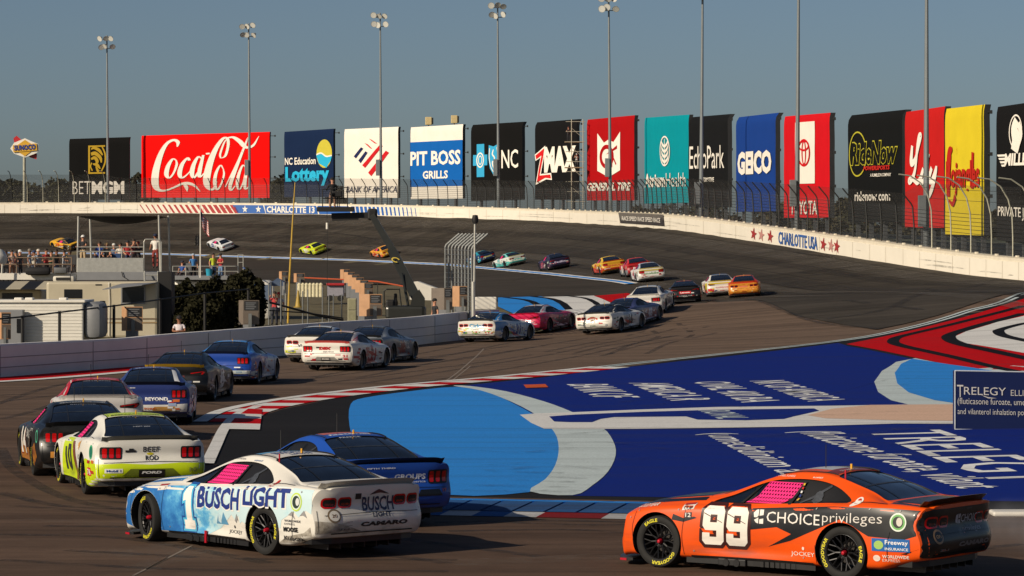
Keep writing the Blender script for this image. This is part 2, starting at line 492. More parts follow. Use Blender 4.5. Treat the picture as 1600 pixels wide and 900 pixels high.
# road course: hairpin and the run up to the oval
iw_px = [(-260, 603, 556), (-120, 597, 548), (0, 590, 538), (185, 575, 529), (280, 569, 521), (480, 553, 506), (640, 540, 496), (705, 533, 489.5), (745, 527, 486), (780, 522, 483.5)]
IW = [(*hit(u, vb), vt) for u, vb, vt in iw_px]
road = [(-125, -38), (68, -38), (58, 60), (45, 115), (36, 160)]
road += [hit(*p) for p in [(1599, 452), (1480, 474), (1370, 515), (1240, 492), (1110, 471), (1020, 478), (960, 500), (900, 512), (800, 521)]]
road += [(x, y) for x, y, _ in IW[::-1]] + [(-60, 96), (-125, 80)]
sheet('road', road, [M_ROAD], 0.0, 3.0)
# oval: bank and apron
inner = [(q[0], q[1]) for q in INNER]
oval = [(WX[i], WY[i]) for i in range(40, 420, 3)] + [(WX[-1], WY[-1])]
oval_in = [hit(*p) for p in [(1110, 471), (1240, 493), (1370, 515.5), (1480, 489), (1600, 457)]]
ov = [(x, y) for x, y in oval]
ov += [(-125, 380), (-60, 330), hit(330, 440), hit(480, 442), hit(640, 446), hit(770, 470), hit(880, 466), hit(985, 468), hit(1050, 478)] + oval_in + [(33, 150), (41, 110)]
sheet('oval_track', ov, [M_OVAL], .03, 2.2)

def band(name, px_pts, w, m, dz, ground=True):
    """painted line of metric width following photo pixels on the ground"""
    P = smooth_path([hit(*p) for p in px_pts], 5)
    return band_xy(name, P, w, m, dz)
def band_xy(name, P, w, m, dz, off=0.0, mb=None, mi=0):
    own = mb is None
    mb = mb or MB(); vs = []
    for i, p in enumerate(P):
        a = P[max(i - 1, 0)]; b = P[min(i + 1, len(P) - 1)]
        dx, dy = b[0] - a[0], b[1] - a[1]; L = math.hypot(dx, dy) or 1
        for s in (off - w / 2, off + w / 2): vs.append((p[0] - dy / L * s, p[1] + dx / L * s))
    A = np.array(vs); z = gz(A[:, 0], A[:, 1]) + dz
    k = len(P)
    mb.add([(a[0], a[1], b) for a, b in zip(vs, z)], [(2 * i, 2 * i + 1, 2 * i + 3, 2 * i + 2) for i in range(k - 1)], mi)
    if own: return tag(mb.build(name, m), kind='structure')

ln = smooth_path([(q[0], q[1]) for q in INNER[::10] if q[3] < 1050], 5)
mb = MB()
band_xy('', ln, .30, None, .10, .36, mb, 0); band_xy('', ln, .42, None, .10, 0, mb, 1); band_xy('', ln, .30, None, .10, -.36, mb, 0)
tag(mb.build('apron_line', [G_WHITE, G_SKY]), kind='structure')
# edge line along the right side of the road course
edge = [(820, 590), (950, 573), (1060, 561), (1180, 548), (1340, 529), (1430, 511), (1510, 488), (1600, 459), (1680, 432)]
E_XY = smooth_path(hits(edge), 6)
mb = MB(); band_xy('', E_XY, .55, None, .012, .1, mb, 0); band_xy('', E_XY, .16, None, .016, .1, mb, 1)
tag(mb.build('edge_line', [G_PALE, G_BLACK]), kind='structure')

# painted run-off
def pz(name, pts, m, dz, step=1.5, sm=0):
    P = hits(pts)
    if sm: P = smooth_path(P, sm, closed=True)
    return sheet(name, P, [m], dz, step)
runoff = [(545, 625), (640, 607), (760, 596), (950, 574), (1060, 562), (1180, 549), (1340, 530), (1430, 512), (1510, 489), (1600, 460), (1760, 405)]
pz('runoff_asphalt', [(330, 705), (352, 668), (440, 640), (545, 618), (700, 601), (850, 588)] + runoff[4:] + [(2000, 500), (2000, 792), (1600, 797), (1300, 790), (1000, 782), (700, 776), (500, 770), (345, 742)], M_BLACKTOP, .004, 2)
pz('runoff_deep_blue', [(712, 604), (850, 590), (950, 577), (1060, 565), (1180, 552), (1310, 536), (1325, 541), (1520, 579), (2000, 590), (2000, 785), (1600, 784), (1200, 780), (880, 775), (940, 700)], G_BLUE, .008, 2)
pz('runoff_bright_blue', [(548, 632), (570, 622), (640, 612), (712, 605), (760, 612), (800, 630), (845, 655), (868, 676), (874, 700), (868, 730), (850, 753), (826, 770), (700, 774), (640, 745), (600, 715), (560, 700), (546, 665)], G_SKY, .012, 1.2, 3)
cres = [(708, 603.5), (735, 604), (790, 612), (850, 628), (895, 645), (940, 668), (958, 690), (962, 712), (950, 738), (925, 760), (895, 775), (828, 769), (852, 750), (868, 727), (873, 700), (866, 676), (842, 652), (800, 629), (752, 611)]
pz('runoff_pale_crescent', cres, G_PALE, .016, 1.0, 3)
# white outline with blue inside (roval track map)
pz('runoff_white_loop', [(812, 649), (840, 647), (900, 645), (1000, 641), (1120, 637), (1300, 635), (1600, 630), (1600, 664), (1400, 663), (1230, 668), (1100, 670), (980, 671.5), (850, 671), (830, 662)], G_WHITE, .020, 1.0)
pz('runoff_loop_blue', [(858, 652), (900, 649), (1000, 645), (1120, 641.5), (1272, 639.5), (1280, 643), (1240, 652), (1225, 656), (1165, 658), (1090, 657), (1072, 652), (960, 653), (938, 656), (925, 661), (890, 661), (866, 660)], G_BLUE, .024, 1.0)
pz('runoff_sand_patch', [(1262, 650), (1300, 640), (1360, 634), (1600, 632), (1600, 660), (1400, 658), (1290, 655)], G_SAND, .024, 1.0)
# red chevron with black lines and white heart
pz('runoff_red', [(1322, 538), (1400, 522), (1470, 505), (1530, 489), (1600, 467), (1760, 414), (1960, 470), (1960, 640), (1700, 600), (1520, 577), (1420, 557)], G_RED, .012, 2)
pz('runoff_white_heart', [(1488, 528), (1510, 518), (1560, 503), (1600, 494), (1760, 464), (1760, 585), (1640, 559), (1560, 545), (1510, 537)], G_WHITE, .016, 1.5)
band('runoff_black_line', [(1600, 478), (1520, 499), (1420, 523), (1396, 532), (1410, 541), (1500, 561), (1600, 583)], .5, G_BLACK, .020)
band('runoff_black_line', [(1600, 490), (1540, 506), (1494, 520), (1482, 528), (1500, 538), (1560, 551), (1640, 568)], .6, G_BLACK, .022)
band('runoff_black_line', [(1640, 500), (1600, 506), (1568, 514), (1560, 519), (1575, 527), (1640, 541)], .5, G_BLACK, .024)
pz('runoff_pale_arc', [(1430, 560), (1400, 566), (1378, 580), (1366, 597), (1372, 613), (1392, 626), (1425, 634), (1500, 636), (1600, 634), (1600, 570), (1520, 577)], G_PALE, .013, 1.0)
pz('runoff_blue_patch', [(1425, 561), (1408, 569), (1398, 583), (1402, 600), (1420, 614), (1460, 626), (1500, 632), (1640, 640), (1640, 592), (1520, 575)], G_SKY, .018, 1.0)
# lettering on the ground: r = reading direction end, given by photo pixels (start, end) of the baseline and the cap-height end
def ground_text(s, a, b, c, m, dz=.013, bold=.01, name='ground_lettering'):
    A, B, C = (np.array(hit(*p)) for p in (a, b, c))
    vs, fs, _ = text2d(s, bold, 0, 2)
    P = [A + (B - A) * x + (C - A) * y for x, y in vs]
    mb = MB(); Q = np.array(P); z = gz(Q[:, 0], Q[:, 1]) + dz
    mb.add([(p[0], p[1], q) for p, q in zip(P, z)], fs)
    return tag(mb.build(name, m), kind='structure')
ground_text('BANK OF', (884, 601), (929, 622), (950, 600.5), G_LET, .013)
ground_text('AMERICA R', (981, 599), (1048, 627), (1042, 598), G_LET, .013)
ground_text('OVAL 400 BA', (1080, 597.5), (1158, 629.5), (1138, 596.5), G_LET, .013)
ground_text('NK OF AMERICA', (1170, 596), (1262, 628), (1226, 594.5), G_LET, .013)
ground_text('ROVAL', (1090, 643), (1122, 656), (1140, 642.5), G_PALE, .028)
ground_text('\u2588', (818, 602.5), (822, 607.5), (852, 601.5), G_ORANGE, .03)
ground_text('(umeclidinium and', (1083, 678.5), (1218, 752), (1150, 677), G_LET, .013, .006)
ground_text('(fluticasone furoate, vilant', (1222, 675.5), (1470, 765), (1310, 674), G_LET, .013, .006)
ground_text('TRELEGY', (1350, 675), (1560, 756), (1470, 672), G_LET, .013, .004)

# chevron paint between the road course and the oval
pz('apron_blue', [(778, 466), (845, 464), (893, 482), (862, 489), (800, 490), (778, 480)], G_SKY, .05, 1.5)
pz('apron_white', [(846, 465), (928, 463), (962, 478), (992, 494), (930, 507), (860, 492), (893, 482)], G_WHITE, .05, 1.5)
pz('apron_red', [(928, 463.5), (980, 459), (1012, 468), (985, 478), (962, 477)], G_RED, .055, 1.5)
band('apron_black_line', [(790, 466), (842, 479), (895, 491)], .5, G_BLACK, .06)
band('apron_black_line', [(830, 464), (880, 476), (940, 489)], .5, G_BLACK, .06)
band('apron_black_line', [(884, 463), (930, 474), (985, 487)], .4, G_BLACK, .06)
pz('apron_red_kerb', [(842, 502), (900, 503), (900, 512), (880, 516)], G_RED, .05, 1.5)

# red and white kerb round the hairpin
kp = smooth_path(hits([(352, 660), (380, 644), (430, 632), (490, 622), (560, 613), (640, 604), (720, 597), (800, 590), (880, 582), (955, 574)]), 12)
cum = np.concatenate([[0], np.cumsum([math.dist(kp[i], kp[i + 1]) for i in range(len(kp) - 1)])])
mb = MB()
nst = 24
for k in range(nst):
    s0, s1 = cum[-1] * k / nst, cum[-1] * (k + 1) / nst
    q = [(float(np.interp(s, cum, [p[0] for p in kp])), float(np.interp(s, cum, [p[1] for p in kp]))) for s in np.linspace(s0, s1, 5)]
    band_xy('', q, 1.1, None, .02, -.15, mb, k % 2)
    band_xy('', q, .35, None, .024, .62, mb, 1)
tag(mb.build('kerb', [G_RED, G_WHITE]), kind='structure')
# wide comb of stripes at the apex
mb = MB()
ys = [(410, 641), (409, 649), (408, 656), (407, 664), (406, 673)]
lf = [(388, 640), (376, 648), (367, 655), (360, 663), (354, 672)]
for k in range(4):
    P = [hit(*lf[k]), hit(*ys[k]), hit(*ys[k + 1]), hit(*lf[k + 1])]
    mb.add([(x, y, g1(x, y) + .03) for x, y in P], [(0, 1, 2, 3)], k % 2)
tag(mb.build('kerb_apex', [G_RED, G_WHITE]), kind='structure')
band('edge_line', [(324, 726), (337, 698), (352, 668), (372, 648), (402, 636)], .26, G_WHITE, .028)
# red kerb at the foot of the infield wall
q = smooth_path([(x + .9, y - .2) for x, y, _ in IW[:5]], 4)
mb = MB(); band_xy('', q, 1.6, None, .02, 0, mb, 0); band_xy('', q, .6, None, .024, -1.15, mb, 1)
tag(mb.build('kerb', [G_RED, G_WHITE]), kind='structure')
# ribbed blue turtle kerb beside the near road, worn, with a scuffed red and white edge
A0, A1 = hit(540, 777), hit(1060, 787)
mb = MB(); nk = 11
G_SCUF = ground_paint('scuffed_blue_paint', '#285c98', .95, .7); G_WSC = ground_paint('scuffed_white_paint', '#b9babc', .95, .6); G_RSC = ground_paint('scuffed_red_paint', '#7c1216', .9, .5)
for k in range(nk):
    t0, t1 = k / nk, (k + .90) / nk
    for (o0, o1, h0, h1, mi) in ((0, 1.15, .02, .10, 0), (1.15, 2.3, .10, .045, 2)):
        V = []
        for (t, o, h) in ((t0, o0, h0), (t1, o0, h0), (t1, o1, h1), (t0, o1, h1)):
            V.append((A0[0] + (A1[0] - A0[0]) * t - .30 * o, A0[1] + (A1[1] - A0[1]) * t - o * 1.1, h))
        mb.add(V + [(x, y, .006) for x, y, z in V], [(3, 2, 1, 0), (0, 1, 5, 4), (1, 2, 6, 5), (3, 0, 4, 7)], mi)
    t1 = (k + 1) / nk; o0, o1 = 2.34, 2.85
    V = [(A0[0] + (A1[0] - A0[0]) * t - .30 * o, A0[1] + (A1[1] - A0[1]) * t - o * 1.1, h) for (t, o, h) in ((t0, o0, .04), (t1, o0, .04), (t1, o1, .008), (t0, o1, .008))]
    mb.add(V, [(3, 2, 1, 0)], 3 if k in (8, 9) else (1 if k in (5, 7, 10) else 2))
tag(mb.build('kerb', [G_SKY, G_WSC, G_SCUF, G_RSC]), kind='structure')

# rubber laid on the asphalt: broken dark strips
def rubber(name, alpha):
    m = bpy.data.materials.new(name); m.use_nodes = True
    n = m.node_tree.nodes; L = m.node_tree.links; b = n['Principled BSDF']
    b.inputs['Base Color'].default_value = (.022, .019, .018, 1); b.inputs['Roughness'].default_value = .8
    g = n.new('ShaderNodeNewGeometry'); t = n.new('ShaderNodeTexNoise'); t.inputs['Scale'].default_value = 1.3; t.inputs['Detail'].default_value = 8; t.inputs['Roughness'].default_value = .8
    L.new(g.outputs['Position'], t.inputs['Vector'])
    r = n.new('ShaderNodeMapRange'); r.inputs['From Min'].default_value = .38; r.inputs['From Max'].default_value = .68; r.inputs['To Max'].default_value = alpha
    L.new(t.outputs['Fac'], r.inputs['Value']); L.new(r.outputs[0], b.inputs['Alpha'])
    return m
M_RUB = rubber('tyre_rubber_marks', .75)
mb = MB()
marks = [[(0, 628), (120, 618), (300, 640)], [(0, 655), (60, 640), (180, 600), (330, 590), (600, 570), (800, 535)], [(20, 790), (140, 800), (330, 830), (700, 880)],
         [(0, 770), (90, 790), (200, 796)], [(0, 835), (200, 842), (420, 880)], [(0, 700), (30, 740), (150, 790), (400, 800)], [(700, 830), (900, 828), (1100, 842)],
         [(0, 875), (300, 890), (700, 893)], [(640, 600), (800, 575), (1000, 535), (1120, 505)], [(500, 600), (760, 565), (900, 540), (1050, 500)], [(940, 556), (1000, 540), (1080, 525), (1060, 505)],
         [(560, 590), (720, 560), (850, 540)], [(1010, 553), (1050, 535), (1120, 520)], [(760, 815), (950, 820), (1200, 812)], [(1150, 880), (1400, 870), (1600, 850)]]
for q in marks:
    P = smooth_path(hits(q), 10)
    for off in (0, 1.55): band_xy('', P, .26, None, .003 + off * .0008, off, mb)
tag(mb.build('skid_marks', M_RUB), kind='structure')
mb = MB()
for (u, v, l) in [(1190, 365, 60), (1240, 395, 70), (1310, 428, 34), (1250, 426, 30), (1380, 440, 34), (1440, 452, 30), (1320, 470, 36), (1400, 480, 40), (880, 372, 60), (700, 360, 80), (500, 362, 90), (300, 366, 60), (150, 372, 60), (560, 384, 50), (720, 385, 60), (1040, 392, 50), (960, 378, 40), (60, 352, 70), (240, 350, 60), (420, 348, 60)]:
    P = smooth_path(hits([(u, v), (u + l * .5, v + l * .06), (u + l, v + l * .14)]), 4)
    band_xy('', P, .35 if v < 420 else .5, None, .045, 0, mb)
P = smooth_path(hits([(1290, 500), (1400, 478), (1480, 455), (1560, 436)]), 6); band_xy('', P, .5, None, .045, 0, mb)
P = smooth_path(hits([(800, 440), (880, 405), (960, 382), (1040, 366)]), 6); band_xy('', P, .12, None, .045, 0, mb)
P = smooth_path(hits([(1108, 471), (1240, 493), (1372, 515.5)]), 8); band_xy('', P, .35, None, .05, 0, mb)
tag(mb.build('skid_marks', M_RUB), kind='structure')
# lane seams and rubbered grooves following the bank
def along(off, i0, i1, step=4): return [(WX[i] + NX_[i] * off, WY[i] + NY_[i] * off) for i in range(i0, i1, step)]
def veil(name, c, a, sc=.35, lo=.35, hi=.7):
    m = rubber(name, a); b = m.node_tree.nodes['Principled BSDF']; b.inputs['Base Color'].default_value = (*c, 1)
    for q in m.node_tree.nodes:
        if q.type == 'TEX_NOISE': q.inputs['Scale'].default_value = sc
        if q.type == 'MAP_RANGE': q.inputs['From Min'].default_value = lo; q.inputs['From Max'].default_value = hi
    return m
mb = MB()
for off, w in ((1.2, .10), (4.3, .14), (7.4, .10), (10.4, .14), (13.3, .10)): band_xy('', along(off, 60, 418), w, None, .075, 0, mb)
for i in range(90, 410, 23):
    for o0, o1 in ((.8, 16),): band_xy('', [(WX[i] + NX_[i] * o, WY[i] + NY_[i] * o) for o in np.linspace(o0, o1, 8)], .07, None, .08, 0, mb)
tag(mb.build('lane_seams', veil('seam_tar', (.016, .014, .012), .8, .8, .3, .6)), kind='structure')
mb = MB(); band_xy('', along(9.2, 60, 418), 2.6, None, .06, 0, mb); band_xy('', along(13.0, 60, 418), 1.4, None, .062, 0, mb); band_xy('', along(5.0, 60, 418), 1.2, None, .064, 0, mb)
tag(mb.build('rubber_groove', veil('dark_groove', (.024, .020, .017), .55)), kind='structure')
mb = MB(); band_xy('', along(2.6, 60, 418), 2.2, None, .066, 0, mb); band_xy('', along(11.6, 60, 418), 1.3, None, .068, 0, mb); band_xy('', along(15.4, 60, 418), 1.4, None, .069, 0, mb)
tag(mb.build('worn_lane', veil('grey_wear', (.125, .110, .092), .6)), kind='structure')
mb = MB(); rr = random.Random(8)
for k in range(34):
    u, v = rr.uniform(640, 1500), rr.uniform(612, 776)
    if u > 1000: v = rr.uniform(575, 700)
    l = rr.uniform(60, 260); P = smooth_path(hits([(u, v), (u + l * .5, v - l * rr.uniform(-.02, .05)), (u + l, v - l * rr.uniform(-.03, .12))]), 6)
    band_xy('', P, rr.uniform(.10, .28), None, .031 + .0004 * k, 0, mb)
for (u, v, l) in [(770, 738, 110), (800, 752, 100), (740, 760, 150), (860, 747, 60), (700, 768, 200), (560, 762, 140)]: band_xy('', smooth_path(hits([(u, v), (u + l * .5, v + 2), (u + l, v + 3)]), 6), .32, None, .032, 0, mb)
tag(mb.build('skid_marks', veil('paint_scuffs', (.03, .03, .034), .55, 1.6, .45, .75)), kind='structure')
# pale scrapes on the near road
mb = MB()
for q, w in ([(150, 868), (230, 860), (330, 846)], 1.0), ([(210, 893), (250, 878), (300, 862)], .5), ([(640, 604), (700, 585), (760, 560)], .9), ([(30, 812), (150, 818), (260, 830)], .6), ([(700, 880), (900, 872), (960, 868)], .8): band_xy('', smooth_path(hits(q), 8), w, None, .0035, 0, mb)
tag(mb.build('dusty_patch', veil('dust_wear', (.20, .16, .125), .5, 2.2, .42, .8)), kind='structure')
M_SCR = mat('pale_scrape', '#7c7064', .9, 0, 0, .2, 4)
mb = MB()
for q, w in [([(208, 900), (255, 876), (300, 853)], .035), ([(228, 890), (262, 872)], .025), ([(690, 600), (720, 578), (756, 545)], .06), ([(700, 600), (735, 572)], .05)]:
    band_xy('', smooth_path(hits(q), 6), w, None, .006, 0, mb)
tag(mb.build('road_scrapes', M_SCR), kind='structure')

# ------------------------------------------------------------------ outer wall with its painted graphics
WH = np.interp(WU, [0, 960, 1180, 1600], [1.55, 1.47, 1.42, 1.40])
def wface(u, f, out=.025):
    x, y, z, i = wall_at(u)
    k = int(min(i, 418)); h = float(np.interp(i, range(420), WH))
    return Vector((x + NX_[k] * out, y + NY_[k] * out, z + f * h))
M_WALL = mat('white_wall_paint', '#e6dfcf', .6, 0, 0, .05, .35, 0, .4, .5)
M_WALL2 = mat('wall_cap_paint', '#d9d0bc', .6, 0, 0, .09, 1.2)
wall = empty('track_wall', (WX[200], WY[200], WZ[200]), 0, 'long white concrete wall curving round the top of the banked track below the billboards', 'wall')
inv = wall.matrix_basis.inverted()
def sub(o, parent):
    """world-built mesh becomes a part without moving"""
    o.parent = parent; o.matrix_parent_inverse = Matrix.Translation(-Vector(parent.location)) if parent.type == 'EMPTY' else parent.matrix_world.inverted()
    return o
mb = MB(); prof = [(0, -1.2), (0, .80), (-.05, .82), (-.05, .96), (-.02, 1.0), (-.85, 1.0), (-.85, -1.2)]
idx = list(range(20, 420)); vs = []
for i in idx:
    for o_, f in prof: vs.append((WX[i] + NX_[i] * o_, WY[i] + NY_[i] * o_, WZ[i] + f * WH[i]))
P = len(prof); fs = []; ms = []
for a in range(len(idx) - 1):
    for k in range(P - 1): fs.append((a * P + k, a * P + k + 1, (a + 1) * P + k + 1, (a + 1) * P + k)); ms.append(0 if k in (0, 5) else 1)
mb.v = vs; mb.f = fs; mb.m = ms
for i in range(60, 419, 3):                     # brackets along the cap
    mb.box((0, 0, 0), (.35, .12, .12), 1, Matrix.Translation((WX[i] - NX_[i] * .2, WY[i] - NY_[i] * .2, WZ[i] + WH[i] + .05)) @ Matrix.Rotation(math.atan2(TY[i], TX[i]), 4, 'Z'))
sub(mb.build('wall_body', [M_WALL, M_WALL2]), wall)
V_RED, V_BLUE, V_WHITE, V_BLACK = vinyl('#a82a2c'), vinyl('#2f62ad'), vinyl('#e8e4da'), vinyl('#1b1b1e')
mb = MB()
def wpoly(pts, mi, out=.025): 
    vs, fs = fill(pts, 4.0 if abs(pts[0][0] - pts[2][0]) > 12 else 30, grid=False); mb.add([wface(u, f, out) for u, f in vs], fs, mi)
def wtext(s, u0, u1, f0, f1, mi, bold=.02, out=.05, shear=0):
    vs, fs, _ = text2d(s, bold, shear, 2); mb.add([wface(u0 + (u1 - u0) * x, f0 + (f1 - f0) * y, out) for x, y in vs], fs, mi)
for k in range(17):
    u = 218 + k * 8.8; w = 1.6 + k * .34
    wpoly([(u, .8), (u + w, .8), (u + w + 8.5, .04), (u + 8.5, .04)], 0)
wpoly([(363, .8), (411, .8), (415, .04), (372, .04)], 1)
for u in (383, 404): wpoly(star2d(u, .42, .36, 90, 13), 2, .05)
wpoly([(413, .8), (494, .8), (497, .04), (416, .04)], 1)
for k in range(0): wpoly([(411 + k * 9, .8), (420 + k * 9, .8), (424 + k * 9, .04), (415 + k * 9, .04)], 2 if k < 9 else 1)
wtext('CHARLOTTE 13', 417, 492, .12, .72, 2, .035)
wpoly([(496, .8), (545, .8), (548, .04), (499, .04)], 1)
for k in range(16):
    u = 549 + k * 6.6; w = 5.0 - k * .27
    wpoly([(u, .8), (u + w, .8), (u + w + 2, .04), (u + 2, .04)], 1)
wpoly([(967, .96), (1037, .96), (1039, .2), (970, .2)], 3, .07)
wtext('RACE SPEED RACE SPEED RACE', 973, 1033, .4, .72, 2, .02, .10)
for u, c in ((1178, 0), (1190, 2), (1204, 0), (1287, 0), (1299, 2), (1308, 0)): wpoly(star2d(u, .45, .40, 80, 13), 0 if c == 0 else 4, .04)
wtext('CHARLOTTE USA', 1217, 1278, .1, .8, 1, .02)
rw = random.Random(2)
for k in range(64): 
    u = -20 + k * 26 + rw.uniform(-1, 1); wpoly([(u, .80), (u + .6, .80), (u + .6, 0), (u, 0)], 5, .012)
for k in range(46):
    u = rw.uniform(0, 1590); f = rw.uniform(.12, .5); l = rw.uniform(8, 60); wpoly([(u, f), (u + l, f + .02), (u + l, f + .02 + rw.uniform(.02, .05)), (u + l * .3, f + .06)], 6, .016)
sub(mb.build('wall_graphics', [V_RED, V_BLUE, V_WHITE, V_BLACK, vinyl('#c98f86'), mat('joint_line', '#c9c0ae', .9), rubber('tyre_scrape', .5)]), wall)

# ------------------------------------------------------------------ catch fence on the wall
M_GALV = mat('galvanised_steel', '#6d7070', .55, .4, 0, .15, 2)
M_DGALV = mat('dark_steel', '#2e2f2f', .6, .3, 0, .15, 2)
M_PALESTEEL = mat('pale_steel', '#a9a795', .55, .2, 0, .15, 2)
fence = empty('catch_fence', (WX[200], WY[200], WZ[200] + 1.5), 0, 'tall steel catch fence with bent posts and cables on top of the white wall', 'fence')
s_pos = []; q_ = _arc[3] - 60
while q_ < _arc[-1] - 6:
    s_pos.append(q_); q_ += 2.3 if q_ > _arc[8] else 3.7
arcs = np.concatenate([[0], np.cumsum(np.hypot(np.diff(WX), np.diff(WY)))])
posts = []
for s in s_pos:
    i = float(np.interp(s, arcs, range(420))); k = int(i)
    x, y, z = (float(np.interp(i, range(420), A)) for A in (WX, WY, WZ + WH)); u = 800 + FPX * x / y
    if not (-30 < u < 1640): continue
    posts.append((x - NX_[k] * .45, y - NY_[k] * .45, z, NX_[k], NY_[k], u))
def post_path(p):
    x, y, z, nx, ny, u = p
    tall = u < 185 or u > 1440
    if tall: q = [(0, 0), (0, 1.2), (.05, 2.5), (.3, 3.5), (.8, 4.3), (1.5, 4.75), (2.3, 4.85)]
    else: q = [(0, 0), (0, 1.4), (.1, 2.6), (.2, 2.8), (.8, 3.5)]
    if u < 185: q = [(a, b * .92) for a, b in q]
    return [(x + nx * a, y + ny * a, z + b) for a, b in q]
posts.sort(key=lambda p: p[1])
rest = MB()
for k, p in enumerate(posts):
    tall = p[5] > 1440 or p[5] < 185
    m = rest if k >= 100 else MB()
    m.tube(post_path(p), .055 if p[5] < 1440 else .05, 0, 6)
    if k < 100: sub(m.build('fence_post', M_PALESTEEL if tall else M_DGALV), fence)
if rest.v: sub(tag(rest.build('fence_post', M_DGALV), kind='stuff'), fence)
mb = MB()
order = sorted(posts, key=lambda p: -p[1])
for hgt in (.2, .45, .7, .95, 1.2, 1.45, 1.7, 1.95, 2.2, 2.45):
    mb.tube([(p[0], p[1], p[2] + hgt) for p in posts], .016, 0, 4, False)
for hh, off in ((3.3, .25), (4.0, .75), (4.6, 1.5)):
    q = [p for p in posts if p[5] > 1440]
    if len(q) > 1: mb.tube([(p[0] + p[3] * off, p[1] + p[4] * off, p[2] + hh) for p in q], .012, 0, 4, False)
sub(mb.build('fence_cable', M_DGALV), fence)
# fine wire mesh, far below the size of a pixel: a thin veil that lets most light through
mw = bpy.data.materials.new('wire_mesh'); mw.use_nodes = True
_b_ = mw.node_tree.nodes['Principled BSDF']; _b_.inputs['Base Color'].default_value = (.09, .09, .088, 1); _b_.inputs['Metallic'].default_value = .3; _b_.inputs['Alpha'].default_value = .30
mb = MB(); vs = []
for p in posts:
    pp_ = post_path(p)
    for q in (pp_[0], pp_[1], pp_[2], pp_[3], pp_[4]): vs.append((q[0] - p[3] * .07, q[1] - p[4] * .07, q[2]))
mb.add(vs, [(5 * i + k, 5 * i + 5 + k, 5 * i + 6 + k, 5 * i + k + 1) for i in range(len(posts) - 1) if math.dist(posts[i][:2], posts[i + 1][:2]) < 8 for k in range(4)])
sub(mb.build('wire_mesh', mw), fence)

# ------------------------------------------------------------------ billboards behind the wall
M_FRAME = mat('board_frame_steel', '#2a2b2d', .7, .2, 0, .2, 1)
M_POSTC = mat('board_post_steel', '#4a4d50', .7, .3, 0, .2, .7)
class Board:
    def __init__(s, c, col, label, off=9.0, edge=None, cols=()):
        uL, tL, bL, uR, tR, bR = c
        a = wall_at(uL, off); b = wall_at(uR, off)
        if b[1] > a[1]: pass
        s.TL, s.BL, s.TR, s.BR = px(uL, tL, a[1]), px(uL, bL, a[1]), px(uR, tR, b[1]), px(uR, bR, b[1])
        s.n = (s.BR - s.BL).cross(s.TL - s.BL).normalized()
        if s.n.y > 0: s.n = -s.n
        s.roll = .32 if col in ('#141414', '#161617', '#18191a', '#1a3f8a', '#161717') else .10
        loc = (s.BL + s.BR) / 2
        s.root = empty('billboard', loc, 0, label, 'billboard', 'sponsor billboards standing behind the track wall')
        s.mats = [banner(col), banner(edge) if edge else M_FRAME] ; s.key = {}
        s.mb = MB(); nx, ny = 24, 22; vs = []
        for j in range(ny + 1):
            for i in range(nx + 1): vs.append(s.at(i / nx, j / ny, 0))
        q = [(j * (nx + 1) + i, j * (nx + 1) + i + 1, (j + 1) * (nx + 1) + i + 1, (j + 1) * (nx + 1) + i) for j in range(ny) for i in range(nx)]
        s.mb.add(vs, q, 0)
        s.mb.add([v - s.n * .45 for v in vs], [f[::-1] for f in q], 1)
        rim = [i for i in range(nx + 1)] + [(j + 1) * (nx + 1) - 1 for j in range(1, ny + 1)] + [ny * (nx + 1) + i for i in range(nx - 1, -1, -1)] + [j * (nx + 1) for j in range(ny - 1, 0, -1)]
        R_ = [vs[i] for i in rim]; k = len(R_)
        s.mb.add(R_ + [v - s.n * .45 for v in R_], [(i, k + i, k + (i + 1) % k, (i + 1) % k) for i in range(k)], 1)
        s.w = (s.BR - s.BL).length; s.h = (s.TL - s.BL).length
    def at(s, x, y, o):
        o = o + .018 * math.sin(x * 23 + s.BL.x) * math.sin(y * 3.1) + .010 * math.sin(y * 17 + 5 * x)
        p = (s.BL * (1 - x) + s.BR * x) * (1 - y) + (s.TL * (1 - x) + s.TR * x) * y
        back = s.roll * max(0, (y - .92) / .08) ** 2
        return p + s.n * (o - back)
    def mi(s, col):
        if col not in s.key: s.key[col] = len(s.mats); s.mats.append(banner(col))
        return s.key[col]
    def flat(s, vs, fs, col, o=.06): s.mb.add([s.at(x, y, o) for x, y in vs], fs, s.mi(col))
    def poly(s, pts, col, o=.06): vs, fs = fill(pts, .12, grid=False); s.flat(vs, fs, col, o)
    def text(s, t, x0, y0, x1, y1, col, bold=.0, shear=0, o=.09):
        vs, fs, _ = text2d(t, bold, shear); s.flat([(x0 + (x1 - x0) * x, y0 + (y1 - y0) * y) for x, y in vs], fs, col, o)
    def stroke(s, pts, col, o=.09):
        vs, fs = brush(pts); s.flat(vs, fs, col, o)
    def ring(s, cx, cy, rx, ry, w, col, o=.09, n=28):
        vs, fs = ring2d(cx, cy, rx, ry, w, n); s.flat(vs, fs, col, o)
    def done(s, nposts=4, brackets=True):
        sub(s.mb.build('panel', s.mats, smooth=True, ang=30), s.root)
        for k in range(nposts):
            t = (k + .5) / nposts
            b = s.at(t, 0, -.35); m = MB()
            m.box((0, 0, -2.0), (.32, .32, 6.0), 0, Matrix.Translation(b) @ Matrix.Rotation(math.atan2(s.n.y, s.n.x), 4, 'Z'))
            sub(m.build('support_post', M_POSTC), s.root)
        if brackets:
            d = (s.BR - s.BL).normalized()
            for f in (.3, .62, .94):
                m = MB(); p = s.at(1, f, -.3); m.tube([p - d * .2, p + d * .75], .05, 0, 6); m.box(p + d * .75, (.2, .2, .25)); sub(m.build('bracket', M_DGALV), s.root)

